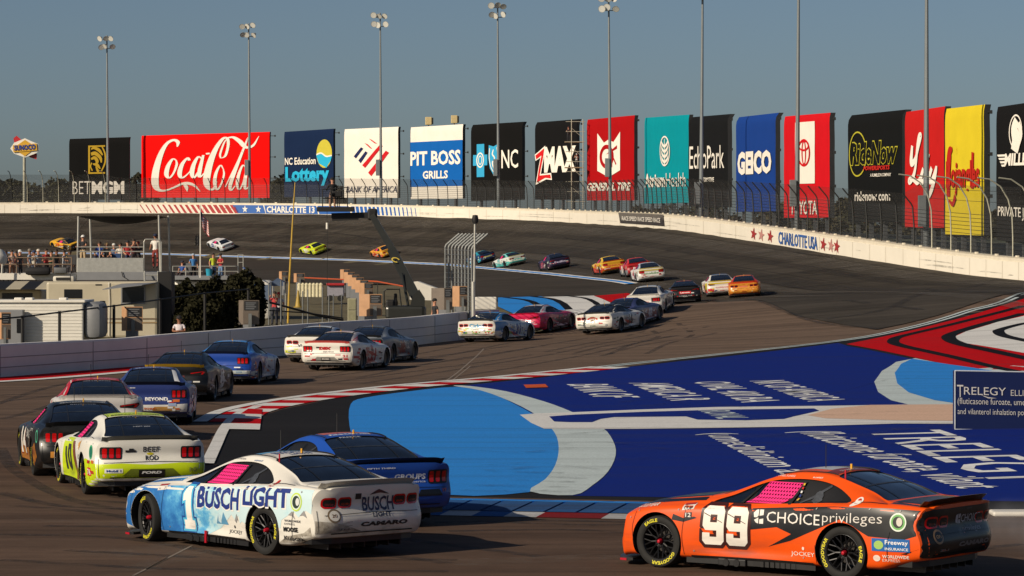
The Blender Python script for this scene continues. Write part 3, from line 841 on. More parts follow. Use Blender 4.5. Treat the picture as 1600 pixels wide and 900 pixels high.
W_ = '#eee8dc'
b = Board((108, 217, 312, 202, 214, 312), '#141414', 'black billboard with a gold lion head emblem above white lettering', edge='#8e2226')
g = '#b3932f'
b.ring(.475, .66, .0001, .0001, .0, g) if False else None
for q in ([(.32, .42), (.35, .42), (.35, .88), (.32, .88)], [(.32, .855), (.6, .855), (.6, .88), (.32, .88)], [(.32, .42), (.6, .42), (.6, .445), (.32, .445)]): b.poly(q, g)
b.stroke([(.55, .86, .02), (.60, .74, .025), (.60, .6, .025), (.54, .46, .02)], g)
for q in ([(.37, .82, .02), (.42, .84, .04), (.50, .80, .05), (.56, .72, .02)], [(.37, .74, .05), (.44, .75, .06), (.52, .68, .05), (.54, .60, .02)], [(.37, .66, .03), (.43, .68, .05), (.47, .62, .05), (.44, .55, .02)],
          [(.40, .58, .02), (.47, .56, .05), (.52, .50, .02)], [(.38, .60, .02), (.36, .54, .02), (.39, .47, .02)], [(.45, .54, .02), (.48, .47, .04), (.5, .45, .01)]): b.stroke(q, g)
b.text('BET', .06, .09, .36, .30, W_, -.012); b.text('MGM', .38, .09, .92, .30, W_, .045)
b.done(4, False)

b = Board((221, 212, 309, 421, 206, 309), '#f00b08', 'wide red billboard with white flowing script lettering')
def cc(pts): b.stroke([((X - 805) / 725, (435 - Y) / 375, w / 725) for X, Y, w in pts], W_)
cc([(1012, 132, 8), (1015, 105, 22), (990, 92, 24), (950, 115, 22), (915, 180, 32), (890, 270, 40), (884, 345, 42), (900, 385, 30), (940, 392, 18), (990, 375, 16), (1040, 352, 22), (1075, 350, 30), (1110, 365, 18), (1142, 398, 3)])
cc([(1045, 345, 10), (1062, 370, 22), (1068, 398, 3)])
cc([(1005, 212, 8), (985, 205, 14), (960, 245, 24), (950, 295, 26), (965, 318, 14), (990, 290, 12), (1008, 240, 14), (1005, 212, 8)])
cc([(1080, 215, 18), (1070, 200, 14), (1040, 235, 22), (1025, 290, 26), (1038, 318, 16), (1075, 290, 8), (1100, 250, 5)])
cc([(1150, 205, 8), (1130, 195, 14), (1105, 240, 24), (1095, 290, 26), (1106, 318, 14), (1135, 275, 12), (1155, 205, 8)])
cc([(1160, 185, 14), (1140, 270, 24), (1138, 312, 18), (1165, 290, 6), (1200, 230, 4)])
cc([(1175, 178, 18), (1196, 176, 18)])
cc([(1262, 205, 6), (1285, 190, 14), (1300, 130, 16), (1295, 92, 18), (1270, 92, 20), (1230, 150, 28), (1195, 240, 38), (1178, 330, 40), (1185, 375, 26), (1215, 385, 18), (1235, 340, 6)])
cc([(1295, 88, 12), (1330, 86, 22), (1365, 110, 30), (1400, 145, 26), (1440, 135, 16), (1472, 84, 3)])
cc([(1258, 205, 8), (1255, 180, 12), (1275, 120, 10), (1290, 96, 6)])
cc([(1272, 268, 6), (1256, 246, 10), (1232, 290, 17), (1224, 350, 20), (1238, 388, 12), (1262, 352, 10), (1276, 300, 11), (1272, 268, 6)])
cc([(1284, 372, 6), (1318, 300, 8), (1372, 190, 12), (1402, 112, 10), (1412, 90, 6), (1392, 140, 12), (1346, 260, 19), (1312, 360, 21), (1316, 392, 12), (1340, 366, 5)])
cc([(1398, 262, 6), (1382, 248, 10), (1360, 300, 17), (1352, 355, 19), (1362, 388, 10), (1384, 350, 9), (1400, 275, 8)])
cc([(1410, 245, 10), (1396, 330, 18), (1396, 384, 14), (1414, 372, 6), (1428, 350, 3)])
b.done(6)

b = Board((444, 206, 308, 521, 201, 308), '#172848', 'navy billboard with large turquoise lettering and a yellow and turquoise balloon emblem')
b.text('NC Education', .02, .49, .65, .60, W_, .02); b.text('Lottery', .03, .17, .92, .46, '#2fb1d8', .045)
vs, fs = ellipse(.82, .64, .155, .21, 24), [tuple(range(24))]; b.flat(vs, fs, '#c9bd45')
b.flat([(.66, .62), (.76, .64), (.86, .59), (.975, .60), (.95, .53), (.89, .47), (.87, .43), (.80, .46), (.71, .50)], [tuple(range(9))], '#2fb1d8', .08)
b.stroke([(.665, .63, .02), (.76, .65, .02), (.86, .60, .02), (.975, .61, .02)], W_)
b.done(3)

b = Board((538, 202, 309, 622, 198, 309), '#ece5d8', 'white billboard with slanting red and navy stripes making a flag emblem')
for q in ([(.36, .42), (.41, .46), (.70, .73), (.72, .76), (.66, .73), (.345, .46)],): pass
for q, c in (([(.34, .47), (.39, .43), (.72, .74), (.66, .75)], 0), ([(.45, .36), (.51, .31), (.84, .64), (.78, .67)], 0), ([(.38, .79), (.44, .77), (.53, .70), (.49, .71)], 0), ([(.46, .85), (.52, .83), (.62, .77), (.57, .78)], 0),
             ([(.18, .60), (.22, .57), (.36, .71), (.32, .73)], 1), ([(.27, .54), (.31, .50), (.44, .65), (.40, .67)], 1)): b.poly(q, '#c62128' if c == 0 else '#232b55')
b.text('BANK OF AMERICA', .04, .075, .98, .165, '#2a2f4c', .0, .25)
b.done(3)

b = Board((641, 199, 311, 723, 194, 310), '#e8e2d6', 'white billboard with a broad blue middle band and square white lettering')
b.poly([(.0, .17), (1, .17), (1, .79), (.0, .79)], '#145fae', .05)
b.text('PIT BOSS', .01, .46, .97, .66, W_, .03); b.text('GRILLS', .25, .275, .73, .385, W_, .03)
b.done(3)
for x in (.31, .80):
    m = MB(); p = b.at(x, 1, -.3); m.box(p + Vector((0, 0, .75)), (.9, .5, 1.1), 0, None, .08); m.box(p + Vector((.5, .05, .75)), (.3, .4, .9), 1); m.tube([p + Vector((0, 0, -.3)), p + Vector((0, 0, .4))], .08, 1, 6)
    sub(m.build('top_box', [mat('cream_plastic', '#c8b483', .6), M_DGALV]), b.root)

b = Board((736, 195, 314, 816, 190, 312), '#141414', 'black billboard with a light blue cross and shield and two white letters')
c = '#3aa3cf'
b.poly([(.12, .31), (.27, .31), (.27, .46), (.33, .46), (.33, .60), (.27, .60), (.27, .74), (.12, .74), (.12, .60), (.05, .60), (.05, .46), (.12, .46)], c)
b.ring(.19, .53, .075, .1, .018, W_); b.ring(.19, .53, .04, .06, .012, W_)
b.poly([(.36, .72), (.45, .70), (.54, .73), (.55, .55), (.52, .42), (.45, .33), (.38, .42), (.35, .55)], c)
b.stroke([(.45, .66, .015), (.43, .6, .02), (.47, .55, .02), (.43, .49, .02), (.46, .40, .012)], W_); b.stroke([(.38, .68, .012), (.37, .56, .012), (.40, .44, .012), (.45, .37, .01)], W_); b.stroke([(.52, .69, .012), (.53, .56, .012), (.50, .44, .012), (.45, .37, .01)], W_)
b.text('NC', .61, .41, .93, .65, W_, .01)
b.done(3)

b = Board((836, 191, 312, 901, 186, 312), '#161617', 'black billboard with a red jagged letter and slanting white capitals beside the scaffold')
b.poly([(.0, .58), (.26, .69), (.22, .52), (.15, .33), (.40, .34), (.42, .25), (.28, .26), (.02, .19), (.08, .38), (.14, .54), (.02, .5)], W_, .05)
b.poly([(.02, .57), (.24, .66), (.20, .52), (.12, .31), (.38, .32), (.40, .27), (.26, .28), (.05, .22), (.10, .38), (.17, .57), (.04, .52)], '#cf2124', .08)
b.text('MAX', .24, .345, 1.0, .675, W_, .06)
b.done(4)

b = Board((917, 187, 313, 991, 180, 313), '#a80f14', 'dark red billboard with a notched white shield emblem and slanting white capitals')
b.poly([(.24, .82), (.38, .70), (.48, .735), (.58, .70), (.72, .82), (.72, .36), (.48, .28), (.24, .36)], W_)
b.ring(.44, .53, .15, .145, .05, '#a80f14', .11); b.poly([(.42, .55), (.66, .66), (.66, .62), (.56, .59), (.56, .40), (.51, .40), (.51, .58)], '#a80f14', .11)
b.stroke([(.50, .62, .02), (.64, .43, .02)], '#a80f14', .12)
b.text('GENERAL TIRE', .02, .115, .95, .215, W_, .04, .25)
b.done(4)

b = Board((1007, 184, 318, 1076, 179, 317), '#04909c', 'turquoise billboard with a white oval leaf emblem')
b.ring(.49, .60, .115, .175, .018, W_); b.stroke([(.49, .44, .015), (.49, .74, .01)], W_)
for k in range(4):
    y = .47 + k * .06
    for sx in (-1, 1): b.stroke([(.49, y, .03), (.49 + sx * .05, y + .03, .03), (.49 + sx * .075, y + .075, .008)], W_)
b.text('Atrium', .02, .185, .50, .345, W_, .035); b.text('Health', .52, .185, .95, .345, W_, -.005)
b.done(4)

b = Board((1077, 183, 323, 1137, 178, 324), '#18191a', 'black billboard with thin tall white lettering next to the turquoise board')
b.text('EchoPark', .03, .42, .93, .67, W_, .0); b.text('AUTOMOTIVE', .30, .275, .68, .325, W_, .02)
b.done(4)

b = Board((1150, 183, 331, 1212, 176, 330), '#1a3f8a', 'blue billboard with chunky white capitals across the middle')
b.text('GEICO', .06, .385, .92, .63, W_, .055)
b.done(4)

b = Board((1225, 182, 340, 1296, 176, 340), '#cf1620', 'red billboard with a white upright panel holding a red ringed emblem')
b.poly([(.27, .33), (.70, .33), (.70, .93), (.27, .93)], W_, .05)
for rx, ry in ((.14, .135), (.05, .125)): b.ring(.47, .63, rx, ry, .022, '#cf1620')
b.ring(.47, .70, .115, .055, .02, '#cf1620')
b.text('TOYOTA', .17, .03, .76, .165, W_, .02)
b.done(4)

b = Board((1325, 180, 347, 1410, 171, 348), '#161717', 'large black billboard with yellow outlined slanting lettering and a white web address')
b.text('RideNow', .06, .52, .93, .745, '#b8b13a', .06, .2, .06); b.text('RideNow', .07, .53, .92, .735, '#161717', .025, .2, .10)
b.ring(.20, .63, .17, .21, .014, '#b8b13a', .07)
b.text('POWERSPORTS', .31, .475, .80, .515, '#c22c25', .04, .2); b.text('A RUMBLEON COMPANY', .45, .415, .82, .445, W_, .01)
b.text('ridenow.com', .15, .195, .81, .285, W_, .02)
b.done(4)

b = Board((1414, 175, 355, 1475, 166, 356), '#c0201f', 'tall red billboard with thin white handwritten script')
for q in ([(.22, .70, .05), (.19, .58, .07), (.22, .55, .06), (.32, .60, .05), (.42, .73, .05), (.45, .78, .04), (.40, .77, .05), (.34, .62, .06), (.28, .47, .06), (.18, .395, .05), (.14, .40, .05), (.22, .42, .05), (.36, .385, .05), (.44, .42, .04)],
          [(.50, .50, .045), (.44, .40, .06), (.50, .39, .05), (.56, .44, .04)], [(.66, .62, .04), (.56, .42, .06), (.58, .385, .05), (.66, .45, .04)], [(.72, .50, .05), (.66, .41, .05), (.72, .39, .05), (.84, .50, .05), (.74, .34, .06), (.66, .26, .05)]): b.stroke(q, W_)
b.done(4, False)

b = Board((1477, 170, 366, 1537, 163, 368), '#d8c22c', 'tall yellow billboard with red western style lettering')
r_ = '#b5281f'
b.text('Bojangles', .05, .30, .92, .58, r_, .03)
b.stroke([(.10, .30, .08), (.12, .62, .10), (.20, .68, .03)], r_, .07); b.poly(star2d(.33, .66, .05, 90, .06), r_); b.stroke([(.30, .3, .06), (.22, .24, .04), (.12, .27, .02)], r_)
b.stroke([(.72, .36, .06), (.74, .64, .06)], r_, .07)
b.done(4)

b = Board((1557, 167, 375, 1660, 152, 388), '#181819', 'black billboard at the right edge with a white figure above a winged name')
b.ring(.32, .80, .10, .125, .012, W_); b.stroke([(.30, .66, .10), (.33, .74, .12), (.30, .82, .09), (.34, .88, .09)], W_); b.stroke([(.36, .86, .05), (.40, .78, .05), (.36, .70, .04)], W_)
b.text('MILLENNIUM', .14, .555, .95, .645, W_, .04, .15); 
for k in range(4): b.poly([(.02 + .02 * k, .64 - k * .025), (.15, .64 - k * .025), (.15, .625 - k * .025), (.035 + .02 * k, .625 - k * .025)], W_)
b.text('JETS', .62, .40, .80, .45, '#c22c25', .04); b.text('PRIVATE JET SERVICES', .04, .16, .98, .255, W_, .01)
b.done(4)

# roadside pole sign at far left
x0 = 39; Y0 = wall_at(39, 12)[1]
root = empty('pole_sign', px(x0, 318, Y0), 0, 'yellow diamond pole sign with a red arrow and blue lettering at the far left', 'sign')
m = MB(); m.tube([px(38, 330, Y0), px(38, 243, Y0)], .22, 0, 10); sub(m.build('pole', M_PALESTEEL), root)
def pp(pts, y=0): return [px(x, v, Y0 + y) for x, v in pts]
def plate(m, pts, y0, y1, mi):
    a = pp(pts, y0); c = pp(pts, y1); n = len(pts); m.add(a + c, [tuple(range(n)), tuple(range(2 * n - 1, n - 1, -1))] + [(i, n + i, n + (i + 1) % n, (i + 1) % n) for i in range(n)], mi)
m = MB(); plate(m, [(21, 216), (26, 212), (34, 219), (58, 241), (57, 249), (47, 246), (22, 222)], .3, .7, 0); sub(m.build('arrow', vinyl('#b3262a')), root)
m = MB(); plate(m, [(16, 232), (22, 223), (39, 216), (52, 222), (60, 225), (61, 236), (55, 240), (39, 246), (22, 240)], -.2, .2, 0); plate(m, [(19, 232), (39, 218.5), (57, 230), (39, 244)], -.3, -.2, 1); plate(m, [(20, 227), (57, 224), (58, 235), (21, 238)], -.4, -.3, 1)
vs, fs, _ = text2d('SUNOCO', .04); m.add([px(22 + 33 * x, 235.5 - 8.5 * y - 2 * x, Y0 - .5) for x, y in vs], fs, 2)
sub(m.build('sign_face', [V_WHITE, vinyl('#d3a534'), vinyl('#27408c')]), root)

# floodlight masts
M_LAMP = mat('lamp_glass', '#d8d8d0', .25, 0, .3, .05, 3)
M_MAST = mat('mast_steel', '#7c8284', .5, .3, 0, .08, .6)
def lamp_mesh():
    m = MB(); m.lathe([(.0, -.32), (.16, -.3), (.24, -.12), (.50, .22), (.53, .28), (.48, .28)], 0, 14); m.lathe([(.0, .26), (.49, .27)], 1, 14)
    return m.mesh('lamp', [mat('lamp_housing', '#b9b6aa', .4, .3, 0, .1, 3), M_LAMP], True)
ME_LAMP = lamp_mesh()
places = ['at the far left beside the lion head board', 'in front of the wide red board', 'in front of the white board with the flag emblem', 'in front of the black cross and shield board', 'in front of the dark red board',
          'in front of the black board next to the turquoise one', 'in front of the red board with the white upright panel', 'in front of the red board with white script at right']
for k, (u, vt, ub) in enumerate([(167, 62, 169), (388.5, 43, 390.5), (594, 27, 595.5), (777.5, 12, 779), (951, 0, 954), (1098, -22, 1095), (1248, -48, 1245), (1448, -85, 1447)]):
    X, Y, Z, i = wall_at(ub, 4.0)
    top = px(u, vt, Y); base = Vector((px(ub, 300, Y).x, Y, Z - .6))
    root = empty('floodlight_mast', base, 0, 'thin floodlight mast with white lamps ' + places[k] if k < 5 else 'floodlight mast ' + places[k], 'light mast', 'floodlight masts along the outer wall')
    m = MB(); m.tube([base, base.lerp(top, .5), top + Vector((0, 0, .6))], [.24, .17, .10], 0, 10); m.lathe([(.45, 0), (.45, .35), (.3, .4)], 0, 10, Matrix.Translation(base)); sub(m.build('mast', M_MAST), root)
    for h in (0, -1.25): m = MB(); m.tube([top + Vector((-.9, 0, h)), top + Vector((.9, 0, h))], .06, 0, 6); sub(m.build('crossarm', M_MAST), root)
    for h in (.30, -.95):
        for dx in ((-.85, -.05, .72) if h > 0 else (-.78, -.2, .86)):
            o = link_mesh('lamp', ME_LAMP); o.location = top + Vector((dx, -.55 - .1 * random.random(), h + random.uniform(-.15, .1)))
            o.rotation_euler = (R(118 + random.uniform(-14, 14)), 0, R(random.uniform(-45, 25))); o.scale = (.82, .82, .82); sub(o, root)
    if k > 0:
        m = MB(); q = px(ub - 2, 262 + (k > 4) * 40 + (k == 7) * 28, Y); q.y -= .45; q.x -= .25; m.box(q, (.55, .4, 2.2), 0, None, .03); sub(m.build('control_cabinet', M_MAST), root)

# scaffold tower beside the black board
Ys = wall_at(895, 7.0)[1]
root = empty('scaffold_tower', px(903, 318, Ys), 0, 'grey tube scaffold tower between the black board and the dark red board', 'scaffold')
m = MB()
for u in (893, 911):
    for y in (-.9, .9): m.tube([px(u, 326, Ys + y), px(u, 186, Ys + y)], .06, 0, 6)
for v in np.linspace(190, 315, 9):
    for y in (-.9, .9): m.tube([px(884, v, Ys + y), px(914, v, Ys + y)], .045, 0, 6)
    for u in (893, 911): m.tube([px(u, v, Ys - .9), px(u, v, Ys + .9)], .045, 0, 6)
for v in (200, 230, 262, 292): m.tube([px(893, v, Ys - .9), px(911, v + 16, Ys - .9)], .03, 0, 5)
sub(m.build('scaffold_frame', M_PALESTEEL), root)
m = MB()
for v in (222, 262): m.box(px(897, v, Ys), (2.4, 1.8, .12))
sub(m.build('deck_board', mat('grey_timber', '#8d7d63', .8)), root)

# ------------------------------------------------------------------ trees and bushes
M_BARK = mat('bark', '#4a4036', .9, 0, 0, .3, 3)
def leaf_mat(c, alt):
    m = mat('foliage', c, .7, 0, 0, .4, .8, 0, .2, 0, alt)
    return m
def crown(mb, clumps, n, size, rnd, mi=0):
    """leaf-sized faces spread through several uneven clumps"""
    tot = sum(c[3] * c[4] * c[5] for c in clumps)
    for (cx, cy, cz, rx, ry, rz) in clumps:
        k = max(8, int(n * rx * ry * rz / tot))
        for _ in range(k):
            while True:
                d = Vector((rnd.uniform(-1, 1), rnd.uniform(-1, 1), rnd.uniform(-1, 1)))
                if d.length <= 1: break
            d = d.normalized() * (d.length ** .45) * (1 + .16 * math.sin(7 * d.x + 3 * cx) * math.cos(6 * d.z + cy))
            p = Vector((cx + d.x * rx, cy + d.y * ry, cz + d.z * rz))
            s = size * rnd.uniform(.6, 1.5)
            a = Vector((rnd.gauss(0, 1), rnd.gauss(0, 1), rnd.gauss(0, .6))).normalized(); c = a.cross(Vector((rnd.gauss(0, 1), rnd.gauss(0, 1), rnd.gauss(0, 1)))).normalized()
            mb.add([p - a * s - c * s * .5, p + a * s * .2 - c * s * .7, p + a * s, p - a * s * .1 + c * s * .7], [(0, 1, 2, 3)], mi)
def tree_at(name, base, H, W, n, leaf, mats, label, group, rnd, trunk=.28):
    root = empty(name, base, rnd.uniform(0, 6), label, 'tree', group)
    m = MB()
    m.tube([(0, 0, -.5), (.05 * W, 0, H * .3), (0, .04 * W, H * .75)], [H * .03, H * .022, H * .008], 0, 8)
    cl = []
    for k in range(7):
        a = k * 2.4 + rnd.uniform(-.4, .4); r = W * .27 * rnd.uniform(.5, 1.1); z = H * rnd.uniform(.38, .86)
        cl.append((r * math.cos(a), r * math.sin(a), z, W * rnd.uniform(.2, .3), W * rnd.uniform(.2, .3), H * rnd.uniform(.11, .2)))
        m.tube([(0, 0, H * trunk), (r * .6 * math.cos(a), r * .6 * math.sin(a), z - H * .05)], [H * .012, H * .004], 0, 5)
    cl.append((0, 0, H * .62, W * .3, W * .3, H * .26))
    m.build('trunk', M_BARK, root)
    c = MB(); crown(c, cl, n, leaf, rnd); c.build('crown', mats, root)
    return root
rnd = random.Random(11)
LEAF1, LEAF2, LEAF3 = leaf_mat('#4b4a33', '#2b2b20'), leaf_mat('#413f2e', '#26261d'), leaf_mat('#55503a', '#302d22')
# beyond the wall on the left and between the boards
for (u, vt, w, Y, ds) in [(-10, 266, 60, 560, 'left of the yellow diamond sign'), (28, 268, 55, 575, 'behind the pole of the yellow diamond sign'), (62, 280, 40, 590, 'low between the yellow sign and the lion head board'), (96, 270, 46, 565, 'at the left edge of the lion head board'), (128, 262, 44, 585, 'behind the lion head board'),
                      (211, 274, 30, 570, 'between the lion head board and the wide red board'), (232, 292, 30, 580, 'behind the left end of the wide red board'), (432, 266, 36, 570, 'in the gap right of the wide red board'), (444, 284, 30, 575, 'behind the left edge of the navy board'),
                      (528, 292, 24, 600, 'low in the gap beside the white flag emblem board')]:
    z0 = 6.0; top = px(u, vt, Y).z; H = top - z0
    tree_at('broadleaf_tree', (px(u, 0, Y).x, Y, z0), H, w * Y / FPX * 1.25, 1500, .42, LEAF1 if w > 40 else LEAF2, 'dark green autumn tree ' + ds, 'trees beyond the outer wall', rnd)
LOWT = ['under the dark red board', 'under the left half of the turquoise board', 'below the gap right of the turquoise board', 'left of the blue board', 'under the right half of the blue board', 'behind the blue board', 'under the red board with the white panel', 'right of the red board with the white panel', 'under the left edge of the large black board', 'under the right half of the large black board', 'under the red board with white script', 'under the tall yellow board', 'between the yellow board and the last black board', 'under the black board at the right edge', 'beyond the right edge of the last board']
for k, (u, vt, w, Y) in enumerate([(1000, 318, 40, 480), (1046, 322, 44, 470), (1090, 318, 46, 455), (1140, 322, 46, 440), (1200, 322, 52, 420), (1218, 316, 40, 440), (1268, 322, 50, 400), (1308, 312, 50, 410), (1350, 326, 56, 380), (1400, 320, 60, 380), (1450, 330, 60, 360), (1510, 326, 64, 360), (1550, 320, 60, 370), (1600, 330, 66, 350), (1650, 326, 70, 350)]):
    z0 = px(u, 404, Y).z - 1.0; H = px(u, vt, Y).z - z0
    tree_at('broadleaf_tree', (px(u, 0, Y).x, Y, z0), H, w * Y / FPX * 1.4, 1300, .32, (LEAF2, LEAF3, LEAF1)[k % 3], 'dark low tree seen through the fence ' + LOWT[k], 'low trees below the right hand billboards', rnd, .15)
# bank outside the wall
mb = MB(); rows = [(.9, .9), (6, .6), (14, -.3), (40, -2.0), (120, -4.0), (300, -6)]
vs = []; ii = list(range(40, 420, 4))
for i in ii:
    for o_, dz in rows: vs.append((WX[i] - NX_[i] * o_, WY[i] - NY_[i] * o_, max(WZ[i] + dz * (WZ[i] / 10 if dz < 0 else 1), -.8 if o_ < 200 else -1.2)))
k = len(rows)
mb.add(vs, [(a * k + j, a * k + j + 1, (a + 1) * k + j + 1, (a + 1) * k + j) for a in range(len(ii) - 1) for j in range(k - 1)])
tag(mb.build('outer_bank', M_GRASS, smooth=True), kind='structure')

# ------------------------------------------------------------------ infield wall
iw = empty('infield_wall', (-10, 126, 0), 0, 'long white panelled concrete wall along the left of the infield road behind the campers', 'wall')
mb = MB(); vs = []
P_ = smooth_path([(x, y, vt) for x, y, vt in IW], 4)
for i, (x, y, vt) in enumerate(P_):
    a = P_[max(i - 1, 0)]; c = P_[min(i + 1, len(P_) - 1)]; dx, dy = c[0] - a[0], c[1] - a[1]; L = math.hypot(dx, dy); nx, ny = dy / L, -dx / L
    z = g1(x, y); zt = px(0, vt, y).z
    for o_, zz in ((0, z - .1), (0, zt - .06), (-.03, zt), (-.32, zt), (-.32, z - .1)): vs.append((x + nx * o_, y + ny * o_, zz))
k = 5; mb.add(vs, [(a * k + j, a * k + j + 1, (a + 1) * k + j + 1, (a + 1) * k + j) for a in range(len(P_) - 1) for j in range(4)])
e = (len(P_) - 1) * k; mb.f.append((e, e + 1, e + 2, e + 3, e + 4)); mb.m.append(0)
M_IW = mat('whitewashed_concrete', '#d5d2cf', .7, 0, 0, .06, .8, .05)
sub(mb.build('wall_body', M_IW), iw)
mb = MB()
for f in (.3, .6):
    q = [(x + .012, y - .012, g1(x, y) + f * (px(0, vt, y).z - g1(x, y))) for x, y, vt in P_]
    mb.tube(q, .012, 0, 4, False)
for i in range(2, len(P_), 3):
    x, y, vt = P_[i]; mb.tube([(x + .012, y, g1(x, y)), (x + .012, y, px(0, vt, y).z - .05)], .010, 0, 4, False)
sub(mb.build('wall_joint', mat('joint_grey', '#8d8a8c', .9)), iw)  # thin grey lines marking the panel joints

# ------------------------------------------------------------------ people
M_SKIN = mat('skin', '#b98468', .6, 0, 0, .08, 9)
M_SKIN2 = mat('skin', '#8a5b42', .6, 0, 0, .08, 9)
def person(loc, rz, pose, shirt, trousers, label, hat=None, hair='#2f241c', shorts=False, skin=M_SKIN, scale=1.0, sleeves=False):
    """one continuous skinned body, posed; cap or hair is a child"""
    J = {'pel': (0, 0, .95, .14), 'chest': (0, .02, 1.28, .155), 'neck': (0, .02, 1.47, .062), 'head0': (0, .01, 1.56, .085), 'head1': (0, .025, 1.64, .098), 'head2': (0, .015, 1.72, .072)}
    E_ = [('pel', 'chest'), ('chest', 'neck'), ('neck', 'head0'), ('head0', 'head1'), ('head1', 'head2')]
    for s, n in ((1, 'l'), (-1, 'r')):
        if pose == 'sit': leg = [(.10, -.02, .92, .10), (.12, .42, .92, .075), (.12, .45, .48, .055), (.12, .55, .42, .045)]
        elif pose == 'walk': leg = [(.10, 0, .88, .095), (.11, .06 * s, .50, .07), (.11, -.04 * s, .09, .05), (.11, .10 - .04 * s, .04, .045)]
        else: leg = [(.10, 0, .88, .095), (.12, .02, .50, .07), (.13, 0, .09, .05), (.14, .13, .04, .045)]
        arm = {'stand': [(.19, 0, 1.40, .062), (.27, -.02, 1.12, .047), (.27, .08, .88, .036), (.27, .12, .79, .036)],
               'sit': [(.19, 0, 1.40, .062), (.26, .05, 1.14, .047), (.16, .28, 1.02, .036), (.10, .34, 1.0, .036)],
               'rail': [(.19, 0, 1.40, .062), (.27, .12, 1.16, .047), (.20, .38, 1.12, .036), (.17, .45, 1.12, .036)],
               'walk': [(.19, 0, 1.40, .062), (.27, -.02, 1.12, .047), (.24, .18, .98, .036), (.20, .24, .98, .036)],
               'shoot': [(.19, 0, 1.40, .062), (.27, .18, 1.24, .047), (.10, .27, 1.52, .036), (.06, .26, 1.58, .036)],
               'cross': [(.19, 0, 1.40, .062), (.26, .06, 1.14, .047), (.02, .2, 1.15, .038), (-.06, .2, 1.17, .036)]}[pose]
        nm = []
        for k, q in enumerate(leg): J[f'{n}leg{k}'] = (q[0] * s, q[1], q[2], q[3]); nm.append(f'{n}leg{k}')
        E_ += [('pel', nm[0])] + [(nm[k], nm[k + 1]) for k in range(3)]
        nm = []
        for k, q in enumerate(arm): J[f'{n}arm{k}'] = (q[0] * s, q[1], q[2], q[3]); nm.append(f'{n}arm{k}')
        E_ += [('chest', nm[0])] + [(nm[k], nm[k + 1]) for k in range(3)]
    names = list(J); ix = {n: i for i, n in enumerate(names)}
    me = bpy.data.meshes.new('person'); me.from_pydata([J[n][:3] for n in names], [(ix[a], ix[b]) for a, b in E_], [])
    o = bpy.data.objects.new('person', me); COL.objects.link(o)
    mod = o.modifiers.new('s', 'SKIN'); mod.use_smooth_shade = True
    for i, n in enumerate(names):
        d = me.skin_vertices[0].data[i]; r = J[n][3]; d.radius = (r, r * (.72 if n in ('chest', 'pel') else 1)); d.use_root = (n == 'pel')
    sb = o.modifiers.new('d', 'SUBSURF'); sb.levels = sb.render_levels = 1
    dg = bpy.context.evaluated_depsgraph_get()
    me2 = bpy.data.meshes.new_from_object(o.evaluated_get(dg)); bpy.data.objects.remove(o); bpy.data.meshes.remove(me)
    for m in (skin, mat('cloth', shirt, .85, 0, 0, .12, 12), mat('cloth', trousers, .85, 0, 0, .12, 12), mat('shoe', '#2a2624', .8)): me2.materials.append(m)
    jp = {n: Vector(J[n][:3]) for n in names}
    for p in me2.polygons:
        c = p.center; best, bd = None, 9
        for a, b_ in E_:
            A, B = jp[a], jp[b_]; t = max(0, min(1, (c - A).dot(B - A) / max((B - A).length_squared, 1e-9))); d = (c - (A + (B - A) * t)).length - (.05 if 'chest' in (a, b_) else 0)
            if d < bd: bd, best, bt = d, (a, b_), t
        a, b_ = best
        if 'head' in b_ or a == 'neck' or b_ == 'neck' and bt > .8: mi = 0
        elif 'leg' in b_:
            k = int(b_[-1]); mi = 2 if k < 2 or (k == 2 and (not shorts or bt < .2)) else (0 if k == 2 else 3)
            if shorts and k == 2 and bt >= .2: mi = 0
        elif 'arm' in b_:
            k = int(b_[-1]); mi = 1 if k < 1 or (k == 1 and bt < .6) or (sleeves and k < 3) else 0
        else: mi = 1 if c.z > .97 else 2
        p.material_index = mi
    # small face: nose, eyes and ears as part of the body mesh
    bm_ = bmesh.new(); bm_.from_mesh(me2)
    def blob(x, y, z, r, mi):
        g = bmesh.ops.create_icosphere(bm_, subdivisions=1, radius=r, matrix=Matrix.Translation((x, y, z)))
        for f in {f for v in g['verts'] for f in v.link_faces}: f.material_index = mi
    blob(0, .122, 1.625, .018, 0); blob(.095, .02, 1.63, .024, 0); blob(-.095, .02, 1.63, .024, 0)
    blob(.035, .108, 1.655, .012, 3); blob(-.035, .108, 1.655, .012, 3)
    bm_.to_mesh(me2); bm_.free()
    me2.polygons.foreach_set('use_smooth', [True] * len(me2.polygons))
    o = link_mesh('person', me2); o.location = loc; o.rotation_euler = (0, 0, rz); o.scale = (scale,) * 3
    tag(o, label, 'person')
    m = MB()
    if hat:
        m.lathe([(.112, 1.66), (.114, 1.70), (.095, 1.755), (.05, 1.785), (.0, 1.79)], 0, 12, Matrix.Translation((0, .012, 0)))
        m.box((0, .15, 1.672), (.14, .10, .016))
        m.build('cap', mat('cloth', hat, .85, 0, 0, .12, 12), o, True)
    else:
        m.lathe([(.108, 1.63), (.113, 1.68), (.097, 1.745), (.05, 1.778), (.0, 1.783)], 0, 12, Matrix.Translation((0, -.012, 0)))
        m.build('hair', mat('hair', hair, .7, 0, 0, .2, 20), o, True)
    return o
FACE = R(180)     # looking towards the camera

